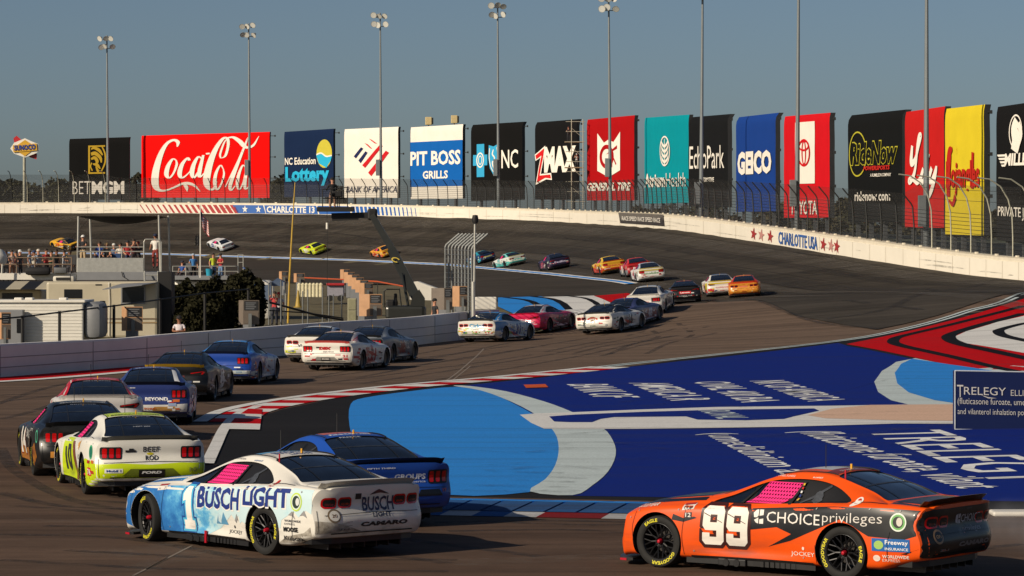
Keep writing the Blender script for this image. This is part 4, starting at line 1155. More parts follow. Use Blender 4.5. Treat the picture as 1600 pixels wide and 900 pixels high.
# ------------------------------------------------------------------ stock car body: x forward, y left, z up, origin on the ground
AXF, AXR, ARCH = 1.42, -1.37, .385
def prm(pairs): return pchip([p[0] for p in pairs], [p[1] for p in pairs])
f_zb = prm([(2.46, .17), (2.25, .12), (1.9, .15), (0, .15), (-1.9, .16), (-2.2, .22), (-2.5, .30)])
f_ym = prm([(2.46, .70), (2.38, .82), (2.2, .93), (1.9, .975), (1.42, 1.0), (1.0, .985), (.5, .955), (0, .945), (-.5, .955), (-1.0, .985), (-1.37, 1.0), (-1.8, .985), (-2.2, .955), (-2.5, .93)])
f_zs = prm([(2.46, .42), (2.36, .515), (2.15, .625), (1.9, .70), (1.42, .775), (1.0, .80), (.6, .81), (0, .83), (-.6, .86), (-1.2, .905), (-1.6, .925), (-2.0, .92), (-2.3, .905), (-2.5, .885)])
f_zr = prm([(2.46, .44), (2.36, .54), (2.15, .685), (1.9, .775), (1.42, .865), (1.0, .905), (.72, .935), (.4, 1.045), (.1, 1.155), (-.15, 1.225), (-.45, 1.262), (-.75, 1.255), (-1.0, 1.215), (-1.35, 1.12), (-1.7, 1.01), (-1.92, .955), (-2.2, .945), (-2.5, .925)])
f_cr = prm([(2.46, .02), (1.4, .03), (.72, .03), (.2, .045), (-.4, .06), (-1.0, .055), (-1.5, .035), (-1.92, .022), (-2.5, .02)])
f_yr = prm([(2.46, .45), (1.9, .66), (1.2, .70), (.72, .69), (.4, .655), (0, .59), (-.4, .565), (-.8, .57), (-1.2, .60), (-1.6, .655), (-1.92, .71), (-2.5, .70)])
f_yb = prm([(2.46, .56), (2.2, .74), (1.9, .82), (1.42, .87), (1.0, .86), (.7, .845), (.2, .85), (-.4, .865), (-1.0, .875), (-1.4, .87), (-1.9, .86), (-2.5, .84)])
f_sc = prm([(2.46, 0), (1.0, 0), (.6, .03), (0, .045), (-.7, .03), (-1.0, 0), (-2.5, 0)])     # hollow low in the doors
def half_profile(x):
    zb, ym, zs, zr, cr, yr, yb, sc = (float(f(x)) for f in (f_zb, f_ym, f_zs, f_zr, f_cr, f_yr, f_yb, f_sc))
    low = [(ym - .10, zb), (ym - .035 - sc * .2, zb + .04), (ym - .012 - sc, zb + .14), (ym - sc * .6, zb + .26), (ym, zb + (zs - zb) * .62), (ym - .014, zs - .09), (ym - .045, zs - .025), (yb, zs + .012)]
    zrail = zr - cr
    top = [(yb, zs + .012), (yb + (yr - yb) * .5 + .012, zs + .012 + (zrail - zs - .012) * .52), (yr + .02, zrail - .012), (yr - .05, zrail + cr * .42), (yr * .5, zr - cr * .16), (0, zr)]
    a = [(0, zb), (ym * .45, zb)] + smooth_path(low, 3)
    b = smooth_path(top, 4)
    b[-1] = (0.0, b[-1][1])
    return a + b[1:]
def sstep(a, b, x):
    t = np.clip((x - a) / (b - a), 0, 1); return t * t * (3 - 2 * t)
def zm(z): return .4 + (z - .4) * 1.10 if z > .4 else z        # taller upper body
def xm(x): return 1.5 + (x - 1.5) * .84 if x > 1.5 else (-1.6 + (x + 1.6) * 1.07 if x < -1.6 else x)
def sstep(a, b, x):
    t = np.clip((x - a) / (b - a), 0, 1); return t * t * (3 - 2 * t)
def gs(x, z=None):
    """the cabin sits a little farther back than the first sections"""
    w = float(sstep(.98, .40, x) * sstep(-1.98, -1.45, x))
    return x - .14 * w * (1 if z is None else float(sstep(.83, .94, z)))
def deform(v):
    x, y, z = v
    x, z = xm(gs(x, z)), zm(z)
    t = float(sstep(-1.75, -2.45, x))
    if t > 0:
        ay = abs(y)
        x += t * (.15 * (ay / .95) ** 7)
        x += t * (.12 * max(0, (.40 - z) / .2) ** 1.3 * (1 if z < .42 else 0))
        x -= t * .028 * math.exp(-((z - .50) / .10) ** 2)
        x += t * .035 * math.exp(-((z - .74) / .10) ** 2)
    t = float(sstep(1.9, 2.46, x))
    if t > 0: x -= t * (.34 * (abs(y) / .9) ** 2.4 + .34 * max(0, (z - .30) / .28) ** 1.8 + .06 * max(0, (.25 - z) / .15) ** 2)
    return (x, y, z)
def body_solid():
    xs = np.concatenate([np.linspace(2.46, 2.0, 12)[:-1], np.linspace(2.0, 1.0, 16)[:-1], np.linspace(1.0, -2.0, 48)[:-1], np.linspace(-2.0, -2.5, 14)])
    rings = []
    for x in xs:
        h = half_profile(x)
        rings.append([(x, y, z) for y, z in h] + [(x, -y, z) for y, z in h[-2:0:-1]])
    n = len(rings[0]); v = [p for r in rings for p in r]; f = []
    for i in range(len(xs) - 1):
        for k in range(n): f.append((i * n + k, (i + 1) * n + k, (i + 1) * n + (k + 1) % n, i * n + (k + 1) % n))
    def cap(base, ring, flip):
        cz = .5 * (min(p[2] for p in ring) + max(p[2] for p in ring)); prev = base
        for j in range(1, 9):
            t = 1 - j / 9; k0 = len(v)
            v.extend([(p[0] - (.012 if flip else -.012) * math.sin(j / 9 * 1.57) * (1 if flip else 1), p[1] * t, cz + (p[2] - cz) * t) for p in ring])
            for k in range(n):
                q = (prev + k, prev + (k + 1) % n, k0 + (k + 1) % n, k0 + k); f.append(q if not flip else q[::-1])
            prev = k0
        c = len(v); v.append((ring[0][0], 0, cz))
        for k in range(n):
            q = (prev + k, prev + (k + 1) % n, c); f.append(q if not flip else q[::-1])
    cap(0, rings[0], False); cap((len(xs) - 1) * n, rings[-1], True)
    v = [deform(p) for p in v]
    b = bmesh.new(); bv = [b.verts.new(p) for p in v]
    for q in f:
        try: b.faces.new([bv[i] for i in q])
        except ValueError: pass
    bmesh.ops.remove_doubles(b, verts=b.verts[:], dist=1e-5)
    bmesh.ops.recalc_face_normals(b, faces=b.faces[:])
    return b
_b = body_solid()
BODY_BVH = BVHTree.FromBMesh(_b)
_me = bpy.data.meshes.new('body_solid'); _b.to_mesh(_me); _b.free()

def side_raw(s):
    def f(x, z, o):
        h = BODY_BVH.ray_cast(Vector((x, 3.0 * s, z)), Vector((0, -s, 0)))
        if h[0] is None: return None
        n = h[1]; n = n if n.y * s > 0 else -n
        return h[0] + n * o if abs(o) < .012 else h[0] + Vector((0, s * o, 0))
    return f
def side_pt(s):
    g = side_raw(s)
    return lambda x, z, o: g(xm(gs(x, z)), zm(z), o)
def rear_pt(y, z, o):
    z = zm(z)
    h = BODY_BVH.ray_cast(Vector((-4, y, z)), Vector((1, 0, 0)))
    if h[0] is None: return None
    n = h[1]; n = n if n.x < 0 else -n
    return h[0] + n * o
def top_pt(x, y, o): return top_raw(xm(gs(x)), y, o)
def top_raw(x, y, o):
    h = BODY_BVH.ray_cast(Vector((x, y, 3)), Vector((0, 0, -1)))
    if h[0] is None: return None
    n = h[1]; n = n if n.z > 0 else -n
    return h[0] + n * o
def arch_ring(ax, r=ARCH + .004): return ellipse(ax, .345, r, r, 40)

def cutter(mb, poly, pt, din, dout, step=.07, nrm=None):
    vs, fs = fill(poly, step)
    used = sorted({i for f in fs for i in f}); re = {i: k for k, i in enumerate(used)}
    A = [pt(*vs[i], 0) for i in used]
    d = [nrm] * len(A)
    top = [p + n * dout for p, n in zip(A, d)]; bot = [p - n * din for p, n in zip(A, d)]
    k = len(A); fs = [tuple(re[i] for i in f) for f in fs]
    cnt = {}
    for f in fs:
        for a, b in ((f[0], f[1]), (f[1], f[2]), (f[2], f[0])): cnt[(a, b)] = 1
    walls = [(a, b) for a, b in cnt if (b, a) not in cnt]
    mb.add(top + bot, fs + [tuple(k + i for i in f[::-1]) for f in fs] + [(k + a, k + b, b, a) for a, b in walls], 1)
# openings
SIDE_WIN = smooth_path([(.66, .838), (.56, .905), (.33, 1.005), (.08, 1.092), (-.16, 1.135), (-.5, 1.152), (-.8, 1.132), (-1.03, 1.075), (-1.22, .995), (-1.30, .945), (-1.27, .918)], 4)
SIDE_WIN = SIDE_WIN + [(-1.0, .906), (-.5, .874), (0, .852), (.4, .842)]
REAR_WIN = smooth_path([(-.90, 0), (-.905, .30), (-.93, .50), (-1.0, .555), (-1.3, .60), (-1.6, .645), (-1.80, .68), (-1.855, .60), (-1.87, .3), (-1.875, 0), (-1.87, -.3), (-1.855, -.60), (-1.80, -.68), (-1.6, -.645), (-1.3, -.60), (-1.0, -.555), (-.93, -.50), (-.905, -.30)], 3, True)
WIND = smooth_path([(.74, 0), (.72, .4), (.66, .64), (.5, .63), (.2, .575), (-.02, .53), (-.07, .3), (-.08, 0), (-.07, -.3), (-.02, -.53), (.2, -.575), (.5, -.63), (.66, -.64), (.72, -.4)], 3, True)
RN = Vector((-.32, 0, .95)).normalized(); WN = Vector((.38, 0, .92)).normalized()
cm = MB()
for s in (1, -1): cutter(cm, SIDE_WIN, side_pt(s), .035, .12, .08, Vector((0, s, 0)))
cutter(cm, REAR_WIN, top_pt, .022, .12, .09, RN); cutter(cm, WIND, top_pt, .02, .12, .09, WN)
for ax in (AXF, AXR):
    for s in (1, -1):
        cm.lathe([(0, .50), (ARCH, .50), (ARCH, 1.2), (0, 1.2)], 1, 48, Matrix.Translation((ax, 0, .345)) @ Matrix.Rotation(R(-90 * s), 4, 'X'))
_cme = cm.mesh('cut', [])
_bb = bmesh.new(); _bb.from_mesh(_cme); bmesh.ops.remove_doubles(_bb, verts=_bb.verts[:], dist=1e-5); bmesh.ops.recalc_face_normals(_bb, faces=_bb.faces[:]); _bb.to_mesh(_cme); _bb.free()
_dm = [bpy.data.materials.new('a'), bpy.data.materials.new('b')]
for m_ in (_me, _cme):
    for k in _dm: m_.materials.append(k)
o1 = link_mesh('b', _me); o2 = link_mesh('c', _cme)
md = o1.modifiers.new('x', 'BOOLEAN'); md.operation = 'DIFFERENCE'; md.object = o2; md.solver = 'EXACT'
_r = bpy.data.meshes.new_from_object(o1.evaluated_get(bpy.context.evaluated_depsgraph_get()))
BODY_V = [tuple(v.co) for v in _r.vertices]; BODY_F = [tuple(p.vertices) for p in _r.polygons]; BODY_M = [p.material_index for p in _r.polygons]
for o_ in (o1, o2): bpy.data.objects.remove(o_)
for m_ in (_me, _cme, _r): bpy.data.meshes.remove(m_)
for m_ in _dm: bpy.data.materials.remove(m_)

M_TRIM = mat('black_trim', '#131315', .5, 0, 0, .1, 8)
M_CARBON = mat('black_composite', '#1b1b1c', .45, 0, .1, .2, 20)
M_GLASS = mat('tinted_window', '#131924', .08, 0, .6, .35, 2.2, 0, .6)
M_TYRE = mat('tyre_rubber', '#171716', .8, 0, 0, .25, 7)
M_RIM = mat('black_rim', '#1d1d1f', .38, .5, 0, .1, 9)
M_RIML = mat('rim_edge', '#5b5d60', .35, .8, 0, .1, 9)
M_NUT = mat('red_nut', '#b8182c', .35, .3)
M_YEL = mat('yellow_print', '#d8cf2a', .6)
M_NET = mat('pink_webbing', '#e31f78', .7, 0, 0, .06, 14)
M_LRED = mat('red_lens', '#c4060c', .25, 0, .3, .1, 8)
M_LDK = mat('dark_red_lens', '#4a1216', .25, 0, .8, .15, 8)
M_AMBER = mat('amber_lens', '#d9a02c', .3)

# wheels, axle along local Y, outer face towards +Y
def wheel_meshes():
    T = Matrix.Rotation(R(-90), 4, 'X')                 # lathe axis Z -> +Y
    m = MB(); m.lathe([(.232, -.13), (.25, -.142), (.30, -.15), (.328, -.14), (.3385, -.115), (.340, -.05), (.340, .05), (.3385, .115), (.328, .14), (.30, .152), (.27, .15), (.245, .142), (.232, .13)], 0, 44, T)
    def arc_text(s, r, h, mid, mi):
        vs, fs, asp = text2d(s, .03); span = h * asp * 1.12 / r
        P = []
        for x, y in vs:
            a = mid + span / 2 - x * span; rr = r + y * h
            P.append((-rr * math.cos(a), .1535 if rr > .262 else .152, rr * math.sin(a)))   # seen from +Y forward (x+) is to the left
        m.add(P, fs, mi)
    arc_text('EAGLE', .258, .045, R(35), 1); arc_text('GOODYEAR', .258, .045, R(215), 1)
    tyre = m.mesh('tyre', [M_TYRE, M_YEL], True, 40)
    m = MB(); m.lathe([(.236, .135), (.244, .13), (.244, .115), (.228, .10), (.222, .02), (.218, -.12), (.236, -.135)], 0, 40, T, None)
    m.lathe([(.05, .075), (.075, .09), (.075, .06), (.06, -.02), (.0, -.02)], 0, 20, T)
    m.lathe([(.238, .138), (.246, .134)], 1, 40, T)
    for k in range(10):
        a = R(36 * k)
        def q(r, an, y): return Vector((r * math.cos(an), y, r * math.sin(an)))
        m.tube([q(.06, a, .075), q(.13, a, .088)], [.017, .013], 0, 6)
        for d in (-.17, .17): m.tube([q(.125, a, .088), q(.228, a + d, .108)], [.011, .011], 0, 6)
    m.lathe([(.0, -.06), (.16, -.06), (.16, -.075)], 2, 24, T)
    rim = m.mesh('wheel', [M_RIM, M_RIML, mat('brake_disc', '#3a3735', .5, .6)], True, 40)
    m = MB(); m.lathe([(.0, .135), (.02, .132), (.03, .115), (.034, .085), (.034, .07)], 0, 12, T); nut = m.mesh('hub_nut', [M_NUT], True, 40)
    m = MB(); m.lathe([(.0, .09), (.20, .10), (.236, .135), (.25, .142), (.30, .152), (.328, .14), (.340, .05), (.340, -.05), (.328, -.14), (.30, -.15), (.0, -.14)], 0, 28, T, [1, 1, 2, 0, 0, 0, 0, 0, 0, 0])
    low = m.mesh('wheel', [M_TYRE, M_RIM, M_RIML], True, 40)
    return tyre, rim, nut, low
ME_TYRE, ME_RIM, ME_NUT, ME_LOWWHEEL = wheel_meshes()

# parts every car shares
def glass(poly, pt, din, nrm, step=.09):
    vs, fs = fill(poly, step); m = MB(); m.add([pt(*v, 0) - nrm * din for v in vs], fs)
    return m
def shared_parts():
    S = {}
    for s, n in ((1, 'L'), (-1, 'R')):
        Y = Vector((0, s, 0)); pt = side_pt(s)
        def clip(x0, x1):
            P = np.array(SIDE_WIN); top = P[:44]
            xs = np.linspace(x0, x1, 12)
            up = lambda x: float(np.interp(x, top[::-1, 0], top[::-1, 1])); lo = lambda x: float(np.interp(x, [-1.3, -1.0, -.5, 0, .4, .66], [.93, .906, .874, .852, .842, .838]))
            return [(x, lo(x) + .006) for x in xs] + [(x, max(up(x) - .006, lo(x) + .012)) for x in xs[::-1]]
        m = glass(clip(.62, .23), pt, .026, Y, .07); S['front' + n] = m.mesh('side_window', [M_GLASS], True)
        m = glass(clip(-.52, -1.24), pt, .024, Y, .07); S['quarter' + n] = m.mesh('side_window', [M_GLASS], True)
        m = glass(clip(.17, -.48), pt, .030, Y, .07); S['door' + n] = m.mesh('side_window', [M_GLASS], True)
        m = MB()
        for q in ([(-.60, .89, .03), (-.92, 1.09, .03)], [(-.78, .90, .12), (-.80, .97, .15), (-.84, 1.0, .05)]):
            v2, f2 = brush(q, 3); m.add([pt(*v, 0) - Y * .020 for v in v2], f2); m.add([pt(*v, 0) - Y * .020 for v in v2], [f[::-1] for f in f2])
        S['qbars' + n] = m.mesh('roll_cage', [mat('grey_bar', '#3c4047', .5, 0, 0, .5, 9)])
        for kk, (xa, xb, xc, xd) in enumerate(((.235, .19, .06, .10), (-.49, -.535, -.545, -.50))):
            m = MB(); z0, z1 = .856, 1.125
            m.add([pt(xa, z0, 0) - Y * .004, pt(xb, z0, 0) - Y * .004, pt(xc, z1, 0) - Y * .006, pt(xd, z1, 0) - Y * .006], [(0, 1, 2, 3)])
            S[f'pillar{n}{kk}'] = m.mesh('window_post', [M_TRIM])
    # window net on the driver's side
    m = MB(); Y = Vector((0, 1, 0)); pt = side_pt(1); nc, nr = 12, 6
    def np_(c, r):
        z = .862 + .245 * r; x = .17 - .53 * c - .14 * r
        p = pt(x, z, 0); return p - Y * .010
    for j in range(nr):
        for i in range(nc):
            c0, c1, r0, r1 = i / nc, (i + 1) / nc, j / nr, (j + 1) / nr
            h = .25
            O = [np_(c0, r0), np_(c1, r0), np_(c1, r1), np_(c0, r1)]
            I = [np_(c0 + (c1 - c0) * a, r0 + (r1 - r0) * b) for a, b in ((h, h * 1.05), (1 - h, h * 1.05), (1 - h, 1 - h * 1.05), (h, 1 - h * 1.05))]
            m.add(O + I, [(0, 1, 5, 4), (1, 2, 6, 5), (2, 3, 7, 6), (3, 0, 4, 7)])
    S['net'] = m.mesh('window_net', [M_NET], True)
    m = glass(REAR_WIN, top_pt, .014, RN, .09); S['rear'] = m.mesh('rear_window', [M_GLASS], True)
    for sy in (1, -1):                                     # bracing straps on the glass
        m = MB(); vs, fs = fill([(-.93, sy * .30), (-.93, sy * .325), (-1.86, sy * .36), (-1.86, sy * .335)], .12); m.add([top_pt(*v, 0) - RN * .008 for v in vs], fs)
        S[f'strap{sy}'] = m.mesh('window_strap', [mat('dark_strap', '#20242c', .4)])
    # pale bars of the roll cage showing behind the glass
    m = MB()
    for q in ([(-1.34, .60, .03), (-1.345, .2, .034), (-1.345, -.2, .034), (-1.34, -.60, .03)],):
        vs, fs = brush(q, 4); m.add([top_pt(*v, 0) - RN * .0105 for v in vs], fs)
    S['bars'] = m.mesh('roll_cage', [mat('pale_bar', '#2c323c', .5, 0, 0, .6, 7)])
    m = glass(WIND, top_pt, .012, WN, .1); S['wind'] = m.mesh('windscreen', [M_GLASS], True)
    # spoiler: blade following the tail
    m = MB(); P = []
    for k in range(25):
        y = -.82 + 1.64 * k / 24; b = top_raw(-2.36 + .10 * (abs(y) / .95) ** 3, y, 0)
        x = xm(-2.47) + .16 * (abs(y) / .95) ** 4; b0 = top_raw(x + .035, y, 0) or b; z = b0.z
        P.append([(x + .055, y, z - .01), (x + .065, y, z + .004), (x - .02, y, z + .078), (x - .035, y, z + .078)])
    vs = [p for q in P for p in q]; fs = []
    for i in range(24):
        for k in range(4): fs.append((i * 4 + k, i * 4 + (k + 1) % 4, (i + 1) * 4 + (k + 1) % 4, (i + 1) * 4 + k))
    fs += [(0, 1, 2, 3), (99, 98, 97, 96)]
    S['_sp'] = (vs, fs)
    # diffuser, skirts, splitter
    m = MB()
    m.prism([(-2.32, .86), (-2.42, .6), (-2.44, 0), (-2.42, -.6), (-2.32, -.86), (-1.75, -.80), (-1.75, .80)], .205, .30, 0)
    for y in np.linspace(-.62, .62, 7): m.box((-2.08, y, .17), (.6, .015, .09))
    S['diff'] = m.mesh('diffuser', [M_CARBON])
    for s in (1, -1):
        m = MB()
        m.prism([(1.0, .905 * s), (.0, .875 * s), (-.95, .905 * s), (-.95, .70 * s), (1.0, .70 * s)][::s], .09, .175, 0)
        m.box((.30, .89 * s, .125), (.42, .06, .09), 0, None, .012)
        for dx in (.22, .38): m.tube([(dx, .86 * s, .125), (dx, .935 * s, .122)], .048, 0, 12)
        for k in range(7): m.box((-.15 - .08 * k, .888 * s, .125), (.05, .03, .07))
        S[f'skirt{s}'] = m.mesh('side_skirt', [M_CARBON])
    m = MB(); out = []
    for k in range(21):
        y = -.90 + 1.8 * k / 20; out.append((2.37 - .34 * (abs(y) / .9) ** 2.4, y))
    m.prism([(1.85, -.9)] + out + [(1.85, .9)], .065, .10, 0)
    for s in (1, -1): m.box((2.0, .87 * s, .075), (.10, .07, .03), 1)
    S['split'] = m.mesh('splitter', [M_CARBON, M_NUT])
    m = MB(); p = top_pt(-.5, .12, 0); m.tube([p, p + Vector((0, 0, .30))], .006, 0, 5); S['ant'] = m.mesh('antenna', [M_DGALV])
    m = MB(); p = top_pt(-.80, -.02, 0); m.box(p + Vector((0, 0, .03)), (.03, .022, .07), 0, None, .005); S['beacon'] = m.mesh('roof_light', [M_AMBER])
    # roof flap seams and shark-fin rail at the roof side
    m = MB(); q = [top_pt(x, -.50, 0) + Vector((0, 0, .012)) for x in np.linspace(-.1, -.95, 10)]; m.tube(q, .011, 0, 5); S['rail1'] = m.mesh('roof_rail', [M_TRIM], True)
    m = MB(); q = [top_pt(x, .50, 0) + Vector((0, 0, .006)) for x in np.linspace(-.1, -.95, 10)]; m.tube(q, .008, 0, 5)
    S['rail'] = m.mesh('roof_rail', [M_TRIM], True)
    # tail lamps
    def lamp(kind, s):
        m = MB()
        def poly(pts, mi, o, st=.05):
            vs, fs = fill(pts, st); P = [rear_pt(y * s, z, o) for y, z in vs]
            m.add(P, fs if s > 0 else [f[::-1] for f in fs], mi)
        def rr(y0, y1, z0, z1, r=.03):
            c = []
            for cx, cy, a in ((y1 - r, z1 - r, 0), (y0 + r, z1 - r, 90), (y0 + r, z0 + r, 180), (y1 - r, z0 + r, 270)):
                c += [(cx + r * math.cos(R(a + k * 22.5)), cy + r * math.sin(R(a + k * 22.5))) for k in range(5)]
            return c
        if kind == 'twin':
            for y0, y1 in ((.36, .585), (.605, .83)): poly(rr(y0, y1, .665, .80, .05), 1, .006); poly(rr(y0 + .022, y1 - .022, .687, .778, .035), 0, .010); poly(rr(y0 + .05, y1 - .05, .70, .73, .012), 3, .013)
        elif kind == 'bars':
            poly(rr(.50, .86, .635, .825, .03), 0, .006)
            for k in range(3): poly(rr(.522 + k * .112, .595 + k * .112, .655, .805, .02), 2, .011, .04)
        else:
            poly([(.45, .78), (.86, .83), (.88, .79), (.80, .72), (.45, .735)], 0, .006); poly([(.47, .775), (.84, .82), (.80, .80), (.47, .755)], 2, .011); poly([(.80, .80), (.86, .80), (.80, .74), (.74, .74)], 2, .011)
        return m.mesh('tail_light', [M_TRIM, M_LRED, M_LRED, M_LDK])
    for kind in ('twin', 'bars', 'slim'):
        for s in (1, -1): S[f'lamp_{kind}_{s}'] = lamp(kind, s)
    return S
SH = shared_parts()

class Skin:
    """livery of one car: shapes printed on the body, kept inside the body mesh"""
    def __init__(s, base): s.mb = MB(); s.mats = [base, M_TRIM]; s.key = {}
    def mi(s, c, vin=True):
        if isinstance(c, bpy.types.Material):
            k = c.name + str(id(c))
            if k not in s.key: s.key[k] = len(s.mats); s.mats.append(c)
            return s.key[k]
        if c not in s.key: s.key[c] = len(s.mats); s.mats.append(paint(c))
        return s.key[c]
    def put(s, vs, fs, pt, c, o, flip=False):
        P = [pt(a, b, o) for a, b in vs]
        ok = [f for f in fs if all(P[i] is not None for i in f)]
        P = [p if p is not None else (0, 0, .5) for p in P]
        s.mb.add(P, [f[::-1] for f in ok] if flip else ok, s.mi(c))
    def side(s, poly, c, o=.0035, sides=(1, -1), step=.05, sm=0):
        if sm: poly = smooth_path(poly, sm, True)
        holes = [arch_ring(a) for a in (AXF, AXR)]
        vs, fs = fill([(xm(gs(a, b)), zm(b)) for a, b in poly], step, holes)
        for k in sides: s.put(vs, fs, side_raw(k), c, o, k > 0)
    def cabin(s, c):
        """roof, pillars and rear quarters around the glass"""
        up = lambda P, d: grow(P, d)
        W = [(xm(gs(a, b)), zm(b)) for a, b in SIDE_WIN]
        P = [(.74, .845), (.6, .92), (.3, 1.05), (.05, 1.13), (-.2, 1.17), (-.5, 1.185), (-.85, 1.165), (-1.1, 1.09), (-1.5, 1.0), (-1.9, .93), (-1.6, .935), (-1.2, .912), (-.5, .868), (0, .846), (.4, .836)]
        vs, fs = fill([(xm(gs(a, b)), zm(b)) for a, b in P], .04, [W])
        for k in (1, -1): s.put(vs, fs, side_raw(k), c, .0035, k > 0)
        H1 = [(xm(gs(a)), b) for a, b in REAR_WIN]; H2 = [(xm(gs(a)), b) for a, b in WIND]
        Q = [(.60, .685), (.2, .64), (-.4, .615), (-.9, .62), (-1.4, .68), (-1.9, .75), (-1.9, -.75), (-1.4, -.68), (-.9, -.62), (-.4, -.615), (.2, -.64), (.60, -.685)]
        vs, fs = fill([(xm(gs(a)), b) for a, b in Q], .06, [H1, H2]); s.put(vs, fs, top_raw, c, .0045)
    def seams(s):
        """panel gaps and rivet strips"""
        D = '#17181a'
        def ln(q, w, pt, flip, o=.0095):
            vs, fs = brush([(a, b, w) for a, b in q], 6); s.put(vs, fs, pt, D, o, flip); s.put(vs, fs, pt, D, o, not flip)
        for k in (1, -1):
            P = side_pt(k)
            ln([(1.83, .30), (1.86, .5), (1.80, .69)], .007, P, k > 0); ln([(-1.99, .30), (-2.0, .5), (-2.03, .62)], .007, P, k > 0)
            ln([(1.0, .20), (1.02, .45), (.97, .775)], .006, P, k > 0); ln([(-1.0, .20), (-.99, .42)], .006, P, k > 0)
            ln([(.9, .185), (0, .185), (-.95, .185)], .022, P, k > 0); ln([(-1.32, .925), (-1.6, .935), (-1.95, .925)], .005, P, k > 0)
            for q in ((1.9, .62), (1.75, .70), (1.08, .74), (-1.0, .84), (-1.75, .87), (-2.15, .86), (.85, .25), (-.8, .25)): s.side(ellipse(q[0], q[1], .011, .011, 8), '#8a8a88', .009, (k,), .1)
        ln([(.80, .58), (0, .595), (-.80, .58)], .007, rear_pt, True); ln([(.70, .355), (0, .36), (-.70, .355)], .016, rear_pt, True); ln([(.88, .64), (.885, .5), (.87, .36)], .006, rear_pt, True); ln([(-.88, .64), (-.885, .5), (-.87, .36)], .006, rear_pt, True)
        ln([(-2.0, .74), (-2.02, 0), (-2.0, -.74)], .007, top_pt, False); ln([(.78, .70), (.82, 0), (.78, -.70)], .007, top_pt, False); ln([(1.95, .5), (2.0, 0), (1.95, -.5)], .007, top_pt, False)
        ln([(-.15, .46), (-.5, .45), (-.86, .47)], .007, top_pt, False); ln([(-.15, -.46), (-.5, -.45), (-.86, -.47)], .007, top_pt, False)
    def busy(s, seed, cols):
        """small sponsor marks on the flanks and the tail"""
        r = random.Random(seed)
        def bar(fn, a, b, w, h, c, o):
            fn([(a, b), (a + w, b), (a + w, b + h), (a, b + h)], c, o)
        for k in range(17):
            w = r.uniform(.09, .24); h = r.uniform(.025, .075); a = r.choice([r.uniform(.45, .82), r.uniform(-.85, -.2), r.uniform(-2.2, -1.85), r.uniform(-2.15, -1.8)]); b = r.uniform(.22, .70)
            bar(lambda q, c, o: s.side(q, c, o, (1, -1), .12), a, b, w, h, r.choice(cols), .0105 + .0003 * k)
        for k in range(3):
            a = r.uniform(-.9, .3); s.side([(a + .5, .2 + .12 * k), (a - .3, .24 + .12 * k), (a - .9, .46 + .1 * k), (a - .2, .40 + .1 * k)], r.choice(cols), .0042 + .0004 * k)
        for k in range(9):
            w = r.uniform(.06, .2); a = r.choice([r.uniform(-.84, -.5), r.uniform(.3, .66)]); bar(lambda q, c, o: s.rear(q, c, o), a, r.uniform(.36, .58), w, r.uniform(.02, .06), r.choice(cols), .0105 + .0003 * k)
        s.rtext('FORD', .14, .40, -.14, .44, r.choice(cols), .014, .04)
    def digit(s, ch, x0, z0, x1, z1, c, d=0.0, o=.006, sides=(1, -1), slant=.10):
        """chamfered block numeral, grown by d metres for an outline"""
        P, Hh = DIGITS[ch]
        for k in sides:
            def tr(q): return [(x0 + (x1 - x0) * (((x + slant * (y - .6)) if k > 0 else 1 - (x + slant * (y - .6)))), z0 + (z1 - z0) * y / 1.25) for x, y in q]
            A, B = tr(P), tr(Hh)
            if d: A, B = grow(A, d), grow(B, -d * .7)
            vs, fs = fill([(xm(a), zm(b)) for a, b in A], .06, [[(xm(a), zm(b)) for a, b in B]])
            s.put(vs, fs, side_raw(k), c, o, k > 0)
    def rear(s, poly, c, o=.003, step=.045):
        vs, fs = fill(poly, step); s.put(vs, fs, rear_pt, c, o, True)
    def top(s, poly, c, o=.003, step=.08):
        vs, fs = fill(poly, step); s.put(vs, fs, top_pt, c, o)
    def stext(s, t, x0, z0, x1, z1, c, o=.007, sides=(1, -1), bold=.01, shear=0, maxlen=.35, rise=0.0):
        """x0 is the end nearest the nose"""
        vs, fs, _ = text2d(t, bold, shear, 2, maxlen)
        for k in sides:
            s.put([((x0 + (x1 - x0) * (x if k > 0 else 1 - x)), z0 + (z1 - z0) * y + rise * x) for x, y in vs], fs, side_pt(k), c, o)
    def rtext(s, t, y0, z0, y1, z1, c, o=.007, bold=.01, shear=0, maxlen=.4):
        """y0 is the left end as read from behind"""
        vs, fs, _ = text2d(t, bold, shear, 2, maxlen); s.put([(y0 + (y1 - y0) * x, z0 + (z1 - z0) * y) for x, y in vs], fs, rear_pt, c, o)
    def ttext(s, t, x0, y0, x1, y1, c, o=.006, bold=.01):
        """on the roof or glass, read from behind: baseline at x0, left end y0"""
        vs, fs, _ = text2d(t, bold, 0, 2, .4); s.put([(x0 + (x1 - x0) * y, y0 + (y1 - y0) * x) for x, y in vs], fs, top_pt, c, o)
    def mesh(s):
        m = MB(); m.v = BODY_V + s.mb.v; n = len(BODY_V)
        m.f = BODY_F + [tuple(i + n for i in f) for f in s.mb.f]; m.m = BODY_M + s.mb.m
        return m.mesh('body', s.mats, True, 32)

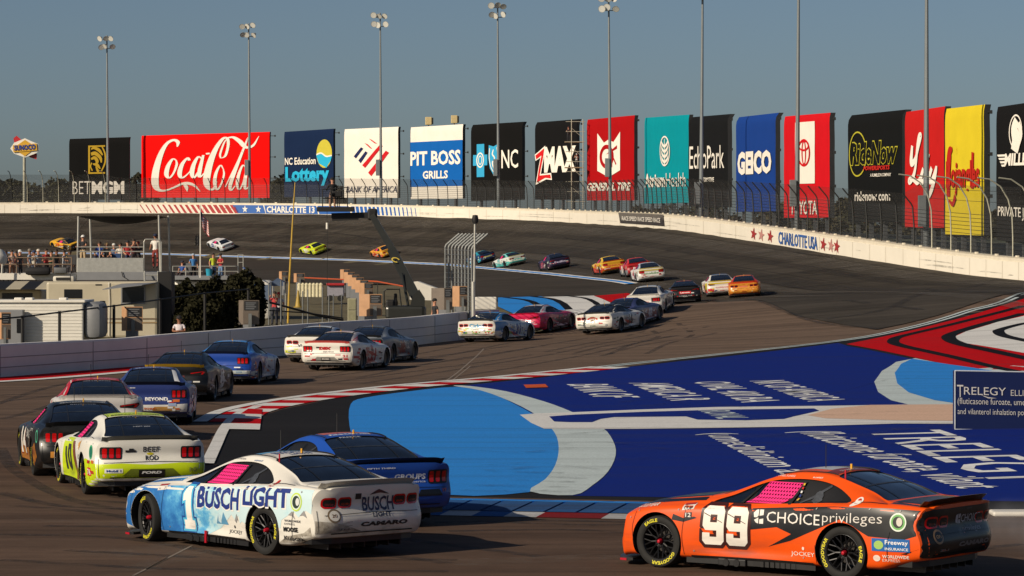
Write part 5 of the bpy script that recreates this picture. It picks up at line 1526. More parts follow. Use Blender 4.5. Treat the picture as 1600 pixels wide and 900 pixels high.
def grow(P, d):
    P = [np.array(p, float) for p in P]; out = []; N = len(P)
    ar = sum(P[i][0] * P[(i + 1) % N][1] - P[(i + 1) % N][0] * P[i][1] for i in range(N)); d = d if ar > 0 else -d
    for i in range(N):
        a, b_, c_ = P[i - 1], P[i], P[(i + 1) % N]
        n1 = np.array([(b_ - a)[1], -(b_ - a)[0]]); n1 = n1 / np.linalg.norm(n1); n2 = np.array([(c_ - b_)[1], -(c_ - b_)[0]]); n2 = n2 / np.linalg.norm(n2)
        q = n1 + n2; q = q / max(np.dot(q, q) / 2, .3); out.append(tuple(b_ + q * d))
    return out
NINE = ([(.14, 1.25), (.86, 1.25), (1, 1.11), (1, .14), (.86, 0), (.14, 0), (0, .14), (0, .40), (.34, .40), (.34, .27), (.66, .27), (.66, .48), (.14, .48), (0, .62), (0, 1.11)], [(.34, .74), (.66, .74), (.66, .99), (.34, .99)])
DIGITS = {'9': NINE, '6': ([(1 - x, 1.25 - y) for x, y in NINE[0]], [(1 - x, 1.25 - y) for x, y in NINE[1]])}
ROOF = [(-.10, .50), (-.10, -.50), (-.88, -.50), (-.88, .50)]
HOOD = [(2.25, .55), (2.25, -.55), (1.9, -.74), (1.4, -.84), (.80, -.80), (.80, .80), (1.4, .84), (1.9, .74)]
DECK = [(-1.92, .72), (-1.92, -.72), (-2.36, -.72), (-2.36, .72)]
REARALL = smooth_path([(.86, .33), (.90, .5), (.89, .70), (.82, .868), (.4, .878), (0, .88), (-.4, .878), (-.82, .868), (-.89, .70), (-.90, .5), (-.86, .33), (0, .33)], 3, True)
CARS = 'stock cars racing round the track'
def make_car(label, skin, lamp='bars', spoiler='#161618', detail=2, net=True, steer=0.0, nets=(1,)):
    root = empty('stock_car', (0, 0, 0), 0, label, 'race car', CARS)
    skin.seams(); link_mesh('body', skin.mesh(), root)
    for k, nm in (('rear', 'rear_window'), ('wind', 'windscreen')): link_mesh(nm, SH[k], root)
    for n in 'LR':
        for k in ('front', 'quarter', 'door'): 
            w_ = link_mesh('side_window', SH[k + n], root)
            if k == 'quarter' and detail: link_mesh('roll_cage', SH['qbars' + n], w_)
        link_mesh('window_post', SH['pillar' + n + '0'], root); link_mesh('window_post', SH['pillar' + n + '1'], root)
    if net: link_mesh('window_net', SH['net'], root)
    rw = [c for c in root.children if c.name.startswith('rear_window')][0]
    link_mesh('window_strap', SH['strap1'], rw); link_mesh('window_strap', SH['strap-1'], rw)
    if detail: link_mesh('roll_cage', SH['bars'], rw)
    m = MB(); m.add(*SH['_sp']); link_mesh('spoiler', m.mesh('spoiler', [paint(spoiler) if spoiler != '#161618' else M_CARBON], True, 30), root)
    for k, nm in (('diff', 'diffuser'), ('skirt1', 'side_skirt'), ('skirt-1', 'side_skirt'), ('split', 'splitter'), ('rail', 'roof_rail'), ('rail1', 'roof_rail'), ('beacon', 'roof_light'), ('ant', 'antenna')): link_mesh(nm, SH[k], root)
    for s in (1, -1): link_mesh('tail_light', SH[f'lamp_{lamp}_{s}'], root)
    for ax in (AXF, AXR):
        for s in (1, -1):
            w = link_mesh('wheel', ME_RIM if detail == 2 else ME_LOWWHEEL, root)
            w.location = (ax, s * .815, .34)
            w.rotation_euler = (0, R(40 * ax + 20 * s), (0 if s > 0 else math.pi) + (steer if ax > 0 else 0))
            if detail == 2:
                link_mesh('tyre', ME_TYRE, w); link_mesh('hub_nut', ME_NUT, w)
    return root

def place(root, X, Y, phi):
    """stand the car on the ground at (X, Y), nose turned phi degrees left of straight away"""
    h = Vector((-math.sin(R(phi)), math.cos(R(phi)), 0)); l = Vector((-h.y, h.x, 0))
    e = 1.4; zf, zr = g1(X + h.x * e, Y + h.y * e), g1(X - h.x * e, Y - h.y * e)
    zl, zq = g1(X + l.x * .8, Y + l.y * .8), g1(X - l.x * .8, Y - l.y * .8)
    fx = Vector((h.x, h.y, (zf - zr) / (2 * e))).normalized()
    ly = Vector((l.x, l.y, (zl - zq) / 1.6)); n = fx.cross(ly).normalized(); ly = n.cross(fx)
    M = Matrix((fx, ly, n)).transposed().to_4x4(); z = (zf + zr + zl + zq) / 4
    M.translation = Vector((X, Y, z + .004 + (.03 if Y > 150 else 0)))
    root.matrix_world = M
    root.location = M.translation; root.rotation_euler = M.to_euler()
def place_contacts(root, f, r, s):
    """from the photo pixels where the front and rear wheels of one side meet the ground (s=+1 left side)"""
    F, B = np.array(hit(*f)), np.array(hit(*r)); d = (F - B) / np.linalg.norm(F - B)
    right = np.array((d[1], -d[0])); c = (F + B) / 2 + right * .85 * s
    c = c - d * (AXF + AXR) / 2
    place(root, c[0], c[1], math.degrees(math.atan2(-d[0], d[1])))
def place_axle(root, u, v, phi):
    """rear axle centre on the ground seen at photo pixel (u, v)"""
    x, y = hit(u, v); place(root, x - math.sin(R(phi)) * -AXR, y + math.cos(R(phi)) * -AXR, phi)

# ------------------------------------------------------------------ the cars
def ps(x, z): return (x, z)
# --- orange and black car, front right
s = Skin(paint('#e4520c'))
BK = '#15181d'
s.side([(-.02, .80), (-.5, .83), (-1.2, .875), (-2.0, .885), (-2.44, .87), (-2.40, .60), (-2.2, .54), (-1.75, .56), (-1.37, .74), (-1.0, .60), (-.6, .45), (-.25, .36), (-.38, .42), (-.62, .53), (-.40, .60), (.02, .55), (.10, .68)], BK, .003)
s.side([(1.18, .62), (1.0, .60), (.80, .655), (.84, .67), (1.0, .645), (1.16, .69)], BK, .003)
s.top([(2.2, .46), (2.2, -.46), (1.9, -.70), (1.4, -.82), (.80, -.79), (.80, .79), (1.4, .82), (1.9, .70)], '#1a1d22')
s.rear(REARALL, '#101215'); s.top([(-1.93, .78), (-1.93, -.78), (-2.36, -.78), (-2.36, .78)], '#2a1c14')
s.top([(-.15, .30), (-.15, -.50), (-.70, -.50), (-.70, .30)], '#b9bcbe'); s.top([(-.72, .49), (-.72, -.49), (-.885, -.49), (-.885, .49)], '#7a2a1a')
s.ttext('SUAREZ', -.85, .30, -.80, -.12, '#d8c8c0')
for x0 in (.71, .355):
    s.digit('9', x0, .345, x0 - .315, .80, '#3a1512', .045, .005)
for x0 in (.71, .355):
    s.digit('9', x0, .345, x0 - .315, .80, '#e9e3d8', 0, .009); s.side([(x0 - .02, .725), (x0 - .29, .62), (x0 - .29, .612), (x0 - .02, .713)], '#3a1512', .011, (1,), .05)
s.stext('CHOICE', -.25, .65, -1.06, .775, '#e4e0d8', .008, bold=.0); s.stext('privileges', -1.10, .655, -1.93, .805, '#d9d5ce', .008, bold=-.008, rise=.02)
for q in ([(-.06, .70), (-.05, .75), (-.09, .785), (-.125, .79), (-.125, .72), (-.10, .70)], [(-.125, .70), (-.125, .63), (-.09, .64), (-.06, .67)], [(-.14, .79), (-.20, .79), (-.20, .73), (-.14, .72)], [(-.14, .68), (-.20, .69), (-.20, .63), (-.14, .63)]): s.side(q, '#e4e0d8', .008, (1,), .1)
s.stext('JOCKEY', -.60, .255, -.98, .325, '#e8d8cc', .007, bold=.0); s.side(ellipse(-.80, .37, .02, .022, 10), '#e8d8cc', .007, (1,))
s.side([(-1.80, .40), (-2.28, .40), (-2.28, .545), (-1.80, .545)], '#1f62a8', .007); s.side(ellipse(-1.89, .47, .06, .05, 16), '#9cc063', .010)
s.stext('Freeway', -1.97, .465, -2.26, .53, '#eeeeee', .010); s.stext('INSURANCE', -1.97, .415, -2.26, .445, '#eeeeee', .010)
s.stext('WORLDWIDE', -1.93, .315, -2.26, .355, '#e8d4c8', .007, bold=.03); s.stext('EXPRESS', -1.93, .27, -2.14, .305, '#e8d4c8', .007, bold=.0); s.side(ring2d(-1.86, .31, .045, .04, .01)[0][:28], '#e8d4c8', .006, (1,))
s.side(ellipse(-1.42, .935, .055, .05, 18), '#e8e0d8', .006, (1,)); s.side(ellipse(-1.42, .94, .03, .03, 12), '#b83028', .008, (1,))
s.stext('GOODYEAR', 1.88, .72, 1.44, .755, '#e8d8cc', .007, bold=.02, shear=.2, rise=.045); s.side([(1.03, .735), (.86, .755), (.86, .82), (1.03, .80)], '#d8d4ce', .006, (1,)); s.side([(1.02, .79), (.87, .805), (.87, .825), (1.02, .81)], '#a03030', .008, (1,))
s.stext('CUP', 1.01, .745, .88, .785, '#4a4a4a', .009, (1,)); s.side([(.98, .65), (.88, .66), (.88, .72), (.98, .71)], '#2a2a2c', .007, (1,)); s.stext('12', .97, .66, .89, .71, '#e4e0d8', .010, (1,))
for k, c in enumerate(('#d8b030', '#c03030', '#d8d8d8', '#243a80', '#c8a040')): s.side([(-.505, 1.08 - k * .042), (-.53, 1.08 - k * .042), (-.53, 1.105 - k * .042), (-.505, 1.105 - k * .042)], c, .004, (1,), .1)
s.stext('DANIEL SUAREZ', -.05, 1.165, -.33, 1.185, '#e8d8cc', .006, (1,), .0); s.stext('SUAREZ', -.60, 1.163, -.75, 1.178, '#e8d8cc', .006, (1,), .02)
# fuel filler
s.side(ellipse(-2.13, .735, .105, .105, 28), '#dfe8dc', .006, (1,)); s.side(ellipse(-2.13, .735, .088, .088, 28), '#6fae62', .008, (1,)); s.side(ellipse(-2.13, .735, .066, .066, 24), '#2a2c2c', .010, (1,)); s.side(ellipse(-2.15, .74, .038, .05, 20), '#cfcac0', .014, (1,))
s.rtext('CHOICE', .02, .70, -.48, .79, '#b9b9bd', .007, 0); s.rtext('privileges', .0, .575, -.46, .655, '#a9a9b0', .007, -.008)
for q in ([(.16, .70), (.10, .69), (.10, .80), (.16, .79)], [(.085, .75), (.04, .75), (.04, .80), (.085, .80)], [(.085, .69), (.04, .69), (.04, .735), (.085, .735)]): s.rear(q, '#b9b9bd', .007)
s.rtext('CAMARO', .16, .43, -.66, .485, '#6f7072', .007, .06, .1); s.rtext('ZL1', .62, .40, .40, .425, '#77787a', .007, .05)
s.rear([(-.1, .845), (-.24, .845), (-.24, .86), (-.1, .86)], '#3a3a3c', .007)
s.rear(ellipse(.64, .57, .10, .085, 20), '#9a7a58', .006); s.rear(ellipse(.64, .57, .075, .06, 20), '#101215', .008); s.rtext('ON', .69, .55, .59, .59, '#b99a70', .010)
c99 = make_car('orange and black stock car with white racing number 99 and pink window net', s, 'twin', '#3a2c1e', 2, True, R(2))
place_contacts(c99, (1035, 886), (1322, 906), 1)

# --- light blue and white car, front left
def snow_paint():
    m = bpy.data.materials.new('ice_print'); m.use_nodes = True; n = m.node_tree.nodes; L = m.node_tree.links; b = n['Principled BSDF']
    b.inputs['Roughness'].default_value = .35; b.inputs['Coat Weight'].default_value = .35
    tc = n.new('ShaderNodeTexCoord'); sp = n.new('ShaderNodeSeparateXYZ'); L.new(tc.outputs['Object'], sp.inputs[0])
    no = n.new('ShaderNodeTexNoise'); no.inputs['Scale'].default_value = 3.2; no.inputs['Detail'].default_value = 10; no.inputs['Roughness'].default_value = .72; L.new(tc.outputs['Object'], no.inputs['Vector'])
    mr = n.new('ShaderNodeMapRange'); mr.inputs['From Min'].default_value = -.6; mr.inputs['From Max'].default_value = 1.7; L.new(sp.outputs['X'], mr.inputs['Value'])
    z = n.new('ShaderNodeMapRange'); z.inputs['From Min'].default_value = .75; z.inputs['From Max'].default_value = .2; z.inputs['To Max'].default_value = .18; L.new(sp.outputs['Z'], z.inputs['Value'])
    a = n.new('ShaderNodeMath'); a.operation = 'MULTIPLY_ADD'; L.new(no.outputs['Fac'], a.inputs[0]); a.inputs[1].default_value = 1.5; a.inputs[2].default_value = -.75
    s_ = n.new('ShaderNodeMath'); L.new(a.outputs[0], s_.inputs[0]); L.new(mr.outputs[0], s_.inputs[1])
    s2 = n.new('ShaderNodeMath'); L.new(s_.outputs[0], s2.inputs[0]); L.new(z.outputs[0], s2.inputs[1])
    cr = n.new('ShaderNodeValToRGB'); L.new(s2.outputs[0], cr.inputs[0])
    e = cr.color_ramp.elements; e[0].position = .12; e[0].color = (*lin('#c4dde2'), 1); e[1].position = .85; e[1].color = (*lin('#2668ac'), 1)
    for p, c in ((.34, '#a9d2de'), (.44, '#63aed6'), (.60, '#3f8cc8')): q = e.new(p); q.color = (*lin(c), 1)
    L.new(cr.outputs[0], b.inputs['Base Color']); return m
ICE = snow_paint(); WH = '#dcd9d0'
s = Skin(paint(WH))
s.side([(2.30, .62), (2.1, .69), (1.42, .765), (.6, .80), (0, .815), (-.6, .845), (-1.2, .895), (-1.75, .905), (-2.35, .89), (-2.36, .60), (-2.25, .64), (-2.12, .55), (-2.02, .62), (-1.92, .56), (-1.80, .50), (-1.78, .40), (-1.0, .40), (-.9, .43), (-.84, .40), (-.80, .50), (-.72, .42), (-.62, .50), (-.5, .42), (-.30, .30), (.0, .19), (1.1, .19), (1.8, .19), (2.2, .25), (2.28, .45)], ICE, .003)
s.side([(-.22, .36), (-.30, .50), (-.36, .42), (-.42, .52), (-.52, .36)], '#5a93b8', .0045); s.side([(-.30, .50), (-.36, .42), (-.34, .37), (-.28, .40)], '#c9dfe6', .006)
for q in ([(-.70, .43), (-.76, .52), (-.80, .42), (-.77, .45), (-.74, .40)], [(-1.93, .57), (-2.0, .62), (-2.06, .52), (-2.0, .56)], [(-2.14, .57), (-2.22, .64), (-2.28, .55), (-2.2, .58)]): s.side(q, '#8f8f90', .006)
s.top(HOOD, ICE); s.top([(-.12, .5), (-.12, -.5), (-.5, -.5), (-.5, .5)], '#5fa6d0'); s.ttext('BUSCH LIGHT', -.74, .36, -.56, -.36, '#3b4c7c', .006, .03); s.ttext('LIGHT', -.86, .2, -.78, -.2, '#3b4c7c', .006, .03)
# block numeral with outline and flag
ONE = [(.10 + .58 * x, y) for x, y in [(.60, .80), (.42, .80), (.42, .37), (.34, .37), (.34, .24), (.74, .24), (.74, .37), (.63, .37), (.63, .63), (.73, .61), (.73, .70)]]
s.side(grow(ONE, .052), '#1d4f96', .0045, (1,)); s.side(grow(ONE, .028), '#4fb4dc', .006, (1,)); s.side(ONE, '#ece9e2', .008, (1,))
for t, x0, x1, z0, z1 in (('BUSCH', .20, -.82, .545, .815), ('LIGHT', -.92, -1.95, .635, .875)):
    s.stext(t, x0 + .025, z0 - .02, x1 - .03, z1 + .012, '#e6e4de', .0055, bold=.045, rise=.015); s.stext(t, x0, z0, x1, z1, '#24367c', .009, bold=.035, rise=.015)
s.stext('JOCKEY', -.52, .235, -.88, .30, '#2c2e34', .007, bold=.0); s.side(ellipse(-.68, .345, .018, .022, 10), '#2c2e34', .007, (1,))
s.stext('GOODYEAR', 1.88, .70, 1.50, .735, '#dfe6ea', .007, bold=.02, shear=.2, rise=.04); s.side([(1.13, .715), (.94, .735), (.94, .80), (1.13, .78)], '#cfccc8', .006, (1,)); s.side([(1.12, .77), (.95, .785), (.95, .805), (1.12, .79)], '#a03838', .008, (1,))
s.stext('WORLDWIDE', -1.86, .485, -2.16, .515, '#55565a', .007, bold=.02); s.stext('EXPRESS', -1.86, .45, -2.05, .473, '#77787a', .007); s.stext('MOOSE', -1.84, .36, -2.10, .425, '#1c1d20', .007, bold=.05); s.stext('Kubota', -1.84, .245, -2.16, .305, '#2c2d30', .007, bold=.02)
s.side(ellipse(-1.42, .94, .03, .03, 12), '#b83028', .008, (1,)); s.stext("Wendy's", -1.36, .885, -1.50, .91, '#b84040', .008, (1,), .01)
s.stext('ROSS CHASTAIN', -.05, 1.165, -.33, 1.185, '#3a3c40', .006, (1,), .0); s.stext('CHEVROLET', -.55, 1.16, -.75, 1.176, '#4a6c9a', .006, (1,), .02)
s.side(ellipse(-2.07, .735, .105, .115, 28), '#b9d24a', .006, (1,)); s.side(ellipse(-2.07, .735, .085, .095, 28), '#cfe0d0', .008, (1,)); s.side(ellipse(-2.07, .735, .068, .078, 24), '#2c3a34', .010, (1,)); s.side(ellipse(-2.10, .74, .034, .048, 20), '#cfd4d0', .014, (1,))
s.rtext('BUSCH', .18, .61, -.36, .79, '#27304f', .007, .02); s.rtext('LIGHT', .02, .535, -.30, .59, '#27304f', .007, .03)
s.rear([(.06, .81), (-.04, .855), (-.10, .875), (-.18, .85), (-.28, .81), (-.12, .83)], '#2b2d33', .006); s.rear([(.30, .765), (.20, .765), (.20, .835), (.30, .835)], '#26282c', .006)
s.rtext('CAMARO', .24, .43, -.58, .485, '#2c2d30', .007, .06, .1); s.rtext('ZL1', .60, .395, .42, .42, '#6a6a6c', .007, .05); s.rear(ellipse(.66, .575, .10, .085, 20), '#7a6a54', .006); s.rear(ellipse(.66, .575, .078, .062, 20), WH, .008); s.rtext('20', .70, .555, .62, .595, '#7a5a3a', .010)
M_SCUFF = mat('scuffed_bumper', '#c9c4b8', .55, 0, 0, .3, 7, 0, .4, 0, '#6a6258')
s.side([(-1.72, .20), (-2.1, .23), (-2.33, .30), (-2.33, .44), (-2.2, .36), (-1.9, .30)], M_SCUFF, .004, (1,)); s.rear([(.90, .36), (.92, .52), (.7, .50), (.5, .46), (.2, .37)], M_SCUFF, .004)
for k in range(9): s.rear([(.55 + .03 * (k % 3), .50 - .011 * k), (.38 + .05 * (k % 4), .497 - .011 * k), (.38 + .05 * (k % 4), .493 - .011 * k)], '#4a4844', .0055)
c1 = make_car('white and ice blue stock car with white racing number 1 and dark blue lettering', s, 'twin', '#a9a59c', 2, True, R(-14))
place_contacts(c1, (235, 845), (427, 868), 1)
m = MB(); m.box((.02, .93, .16), (.045, .02, .17)); m.build('jack_marker', M_NUT, c1)
m = MB(); p = top_pt(-1.04, .545, 0); m.box(p + Vector((0, 0, .05)), (.02, .012, .12)); me_wick = m.mesh('wicker', [M_NUT])
link_mesh('wicker', me_wick, c1); link_mesh('wicker', me_wick, c99)

# --- blue car half hidden behind it
s = Skin(paint('#1c4ba6')); s.top([(-.12, .42), (-.12, -.42), (-.66, -.42), (-.66, .42)], '#c25a38'); s.ttext('fastenal', -.83, .40, -.73, -.30, '#dfe6ee', .007, .02)
s.top([(-.2, .28), (-.2, -.28), (-.42, -.28), (-.42, .28)], '#2a5cb4', .006)
s.stext('17', .8, .3, .1, .8, '#e8e8e8', .006, bold=.06); s.rtext('FIFTH THIRD', .52, .855, .05, .875, '#dfe2ea', .007, .03); s.rtext('GROUPS', .06, .70, -.46, .78, '#d5dae6', .007, .04); s.rtext('of America', -.05, .655, -.46, .685, '#b5bdd2', .007, .02)
s.rear([(-.30, .47), (-.74, .47), (-.68, .56), (-.36, .56)], '#10131c', .004); s.rtext('17', -.74, .52, -.82, .565, '#c25a38', .007, .04)
s.ttext('PREECE', -1.0, .30, -.95, -.05, '#c9d2e2', .006)
c17 = make_car('blue stock car with an orange roof panel half hidden behind the ice blue one', s, 'bars', '#161618', 2, False)
place(c17, -2.9, 50.1, 28)

# --- white and lime car
s = Skin(paint('#e2e0d6')); LM = '#c4da12'
s.side([(-1.75, .62), (-2.0, .60), (-2.43, .56), (-2.43, .2), (-1.7, .17), (-.9, .17), (-.9, .40), (-1.0, .45)], LM); s.side([(.75, .82), (.05, .84), (-.3, .5), (-.5, .17), (.9, .17), (.85, .5)], LM)
s.side([(-.02, .8), (-.30, .8), (-.60, .5), (-.75, .2), (-.42, .2), (-.25, .5)], '#7a4030', .005); s.side([(-.85, .80), (-1.25, .87), (-1.1, .75), (-.95, .70)], '#d8a050', .005)
s.rear([(.9, .34), (.92, .56), (.5, .575), (0, .55), (-.5, .575), (-.92, .56), (-.9, .34)], LM); s.rear([(.50, .375), (-.50, .375), (-.36, .49), (.36, .49)], '#6d7a22', .005); s.rear([(.22, .365), (-.22, .365), (-.22, .475), (.22, .475)], '#161718', .008)
s.rtext('FORD', .17, .415, -.17, .455, '#e4e4e0', .011, .05, .15); s.rtext('BEEF', .14, .745, -.14, .825, '#22242a', .007, .01); s.rtext('ROD', .10, .615, -.12, .69, '#22242a', .007, .02); s.rear(ellipse(.02, .715, .06, .02, 14), '#c8bc2c', .006)
s.rear([(.44, .74), (.26, .74), (.26, .775), (.44, .775)], '#2a2c30', .006); s.rear([(.38, .775), (.30, .775), (.30, .80), (.38, .80)], '#2a2c30', .006); s.rtext('Mobil 1', .76, .445, .52, .48, '#2a4a90', .009, .03); s.rear([(.79, .43), (.49, .43), (.49, .495), (.79, .495)], '#e8e8e4', .006); s.rtext('10', -.64, .43, -.78, .50, '#97a04a', .009, .05)
s.top(ROOF, LM); s.ttext('BEEFAROO.COM', -.86, .42, -.78, -.42, '#4a5420', .006, .03); s.ttext('PREECE', -.97, .24, -.935, -.24, '#8d93a0', -.006, .02); s.ttext('2 BEST BEEF', -1.45, .14, -1.42, -.16, '#cfd4dc', -.006, .0)
s.stext('10', .62, .3, .02, .8, '#2a2c2e', .006, bold=.06); s.side(ellipse(-2.08, .73, .10, .11, 24), '#3fae7a', .006, (1,)); s.side(ellipse(-2.08, .73, .075, .085, 24), '#1f6f5c', .008, (1,))
for x0, z0, c in ((-1.88, .55, '#b02a2a'), (-1.9, .38, '#b83a2a'), (-2.12, .56, '#c86a2a'), (-2.1, .40, '#b83a2a')): s.side([(x0, z0), (x0 - .16, z0), (x0 - .16, z0 + .05), (x0, z0 + .05)], c, .006)
s.side([(-1.9, .36), (-2.1, .36), (-2.1, .49), (-1.9, .49)], '#d23030', .006); s.stext('76', -1.92, .38, -2.08, .47, '#f0f0ec', .009)
s.stext('GOODYEAR', 1.88, .70, 1.50, .735, '#2c2e32', .007, bold=.02, shear=.2, rise=.04); s.stext('IAC', -.9, .56, -1.05, .64, '#20305a', .007, bold=.03)
c10 = make_car('white and lime green stock car seen from behind with a pink window net', s, 'bars', '#161618', 2)
place_contacts(c10, (102, 755), (139.5, 772), 1)

# --- black car with flame print
s = Skin(paint('#121315'))
FL = mat('flame_print', '#c8862e', .4, 0, .3, .3, 5, 0, .4, .3, '#5a1f12')
s.side([(-.75, .20), (-.8, .45), (-.9, .70), (-1.0, .52), (-1.75, .55), (-1.9, .62), (-2.1, .40), (-1.8, .22)], FL); s.side([(.95, .2), (.9, .4), (.6, .55), (.3, .42), (-.2, .45), (-.3, .2)], FL)
s.stext('14', .85, .28, .25, .8, '#8a2a22', .006, bold=.045); s.stext('14', .82, .31, .28, .77, '#e4e0d8', .009, bold=.04); s.stext('BASS', .05, .62, -.7, .76, '#c8c8c4', .007); s.stext('JETT', -1.3, .78, -1.7, .84, '#c8c8c4', .007)
s.side(ellipse(-2.08, .73, .10, .11, 24), '#4fae8a', .006, (1,)); s.side(ellipse(-2.08, .73, .07, .08, 24), '#1d3a34', .008, (1,)); s.rear([(.74, .40), (.36, .40), (.36, .50), (.74, .50)], '#c88a3a', .006)
s.ttext('BEATBRISCOE.COM', -.86, .42, -.80, -.42, '#c8c8c4', .006, .02); s.ttext('BRISCOE', -.97, .24, -.935, -.24, '#8d93a0', -.006, .02)
c14 = make_car('black stock car with orange flame print beside the white and lime one', s, 'bars')
place_contacts(c14, (39, 727), (61.5, 744), 1)

# --- red and white car ahead of it
s = Skin(paint('#c9c6c2')); RD = '#b5141b'; s.cabin(RD)
s.top(ROOF, RD); s.side([(.1, 1.14), (-.8, 1.15), (-1.9, .92), (-1.3, .93), (-.9, 1.12)], RD, .004); s.rear([(.92, .55), (.92, .34), (-.92, .34), (-.92, .55)], RD); s.side([(.9, .2), (.9, .78), (.4, .78), (-.2, .2)], RD); s.side([(-1.8, .2), (-1.8, .5), (-2.4, .6), (-2.4, .3)], RD)
s.ttext('HAIR AIRLINES', -.86, .42, -.80, -.42, '#d8b8b8', .006, .02); s.ttext('GILLILAND', -.98, .30, -.94, -.30, '#aeb6c6', -.006, .02); s.rtext('CAR', .2, .62, -.2, .72, '#2a2a30'); s.stext('38', .3, .3, -.4, .75, '#f0f0ea', .006, bold=.05)
s.busy(1, ['#b01f26', '#2a2c34', '#e8e6e0', '#b01f26'])
place_axle(make_car('grey and white stock car with a red roof behind the black flame car', s, 'slim', '#c9c6c2', 1), 152, 688, 9)

# --- blue and silver car
s = Skin(paint('#27366f')); SV = '#6f7fa0'
s.rear([(.88, .52), (.86, .34), (-.86, .34), (-.88, .52), (-.4, .50), (.4, .50)], '#dad8d2'); s.rear([(-.05, .37), (-.62, .37), (-.58, .46), (-.10, .46)], '#b98c4a', .006); s.rtext('BEYOND', .12, .58, -.42, .66, '#e4e4e4', .007, .04); s.side([(.9, .2), (.9, .5), (.4, .75), (-.4, .7), (-.9, .55), (-.9, .17)], SV); s.side([(-1.8, .2), (-1.8, .45), (-2.1, .5), (-2.35, .5), (-2.35, .3)], '#c9ccd2')
s.side([(2.2, .3), (2.1, .65), (1.4, .76), (.9, .7), (1.0, .25)], SV); s.top([(-.93, -.45), (-.93, -.64), (-1.75, -.70), (-1.75, -.55)], '#cfd2d6', -.004)
s.stext('6', .2, .25, -.35, .78, '#e0d8d8', .006, bold=.045); s.stext('6', .16, .29, -.31, .74, '#b83a34', .009, bold=.04); s.side(ellipse(-1.0, .62, .11, .11, 18), '#c2622e', .006); s.side(ellipse(1.2, .72, .08, .05, 14), '#c05a4a', .006)
s.ttext('BEYOND RIO', -.86, .42, -.79, -.42, '#aab4cc', .006, .03); s.rtext('500', .55, .855, .35, .875, '#e0e0e0', .007, .03)
s.busy(2, ['#e0e0de', '#c2622e', '#8fa0c0', '#b83a34'])
place_axle(make_car('navy stock car with a white bumper and white lettering low on its tail', s, 'bars', '#161618', 1), 238, 662, 4)

# --- black car with yellow spoiler
s = Skin(paint('#0b0d10')); s.stext('45', .35, .3, -.45, .8, '#d8d6d0', .006, (-1,), .05); s.stext('45', .35, .3, -.45, .8, '#d8d6d0', .006, (1,), .05); s.side([(-.9, .60), (-1.2, .75), (-2.3, .80), (-2.3, .6), (-1.8, .55), (-1.37, .76)], '#34383c', .004)
s.top([(-.12, .5), (-.12, -.2), (-.88, -.2), (-.88, .5)], '#3a3e44'); s.rtext('45', -.22, .46, -.42, .56, '#e0ded8', .007, .03); s.rear([(.30, .66), (-.30, .66), (-.30, .71), (.30, .71)], '#5a1f20', .005); s.side([(1.9, .3), (1.85, .62), (1.0, .66), (1.0, .5)], '#3c4046', .004)
s.busy(3, ['#4a4f56', '#c9c7c0', '#2c3a5c', '#101114'])
place_axle(make_car('black stock car with a yellow spoiler and white racing number 45', s, 'slim', '#d2a52c', 1), 283, 626, -4)

# --- blue car near the wall
s = Skin(paint('#1a449c')); s.cabin('#3f82c4'); s.top(ROOF, '#3f82c4'); s.side([(.95, .2), (.9, .78), (.2, .8), (-.6, .3), (-.8, .17)], '#a9b8c4'); s.side([(2.2, .3), (2.1, .66), (1.42, .77), (.95, .78), (1.0, .2)], '#8ea6ba'); s.side([(-1.8, .2), (-1.8, .45), (-2.42, .42), (-2.4, .28)], '#c4d0d0'); s.rear([(.92, .36), (.92, .46), (-.92, .46), (-.92, .36)], '#c4d0d0', .005); s.stext('8', .1, .3, -.4, .75, '#c8d0d8', .006, bold=.045)
s.side(ellipse(-1.95, .60, .1, .1, 16), '#c86a40', .005); s.stext('DAILY', -.5, .5, -1.0, .7, '#1c2c60', .007); s.ttext('CUSTER', -.86, .3, -.80, -.3, '#c8d4e4', .006)
s.busy(4, ['#e0e4e6', '#15306e', '#c86a40', '#8ea6ba'])
place_axle(make_car('blue stock car with a light blue roof next to the shaded white wall', s, 'bars', '#161618', 1), 358, 600, -7)

# --- white car at the wall, left of the red lettered one
s = Skin(paint('#dedbd2')); s.cabin('#b4bdc8'); s.rtext('Wealth', .40, .585, -.35, .675, '#20242c', .007, .04); s.rear([(.88, .38), (.45, .38), (.45, .47), (.88, .47)], '#d4d84a', .006); s.rtext('100', .84, .395, .5, .455, '#a8b030', .009); s.top(ROOF, '#a8b4c2'); s.side([(.9, .2), (.9, .8), (-.6, .8), (-.6, .2)], '#b9bec6'); s.stext('71', .6, .3, 0, .78, '#26508e', .006, bold=.05)
s.busy(5, ['#2a2d33', '#d4d84a', '#26508e', '#9aa4b0'])
place_axle(make_car('white stock car with black lettering on its tail close to the shaded wall', s, 'twin', '#161618', 1), 494, 566, -12)

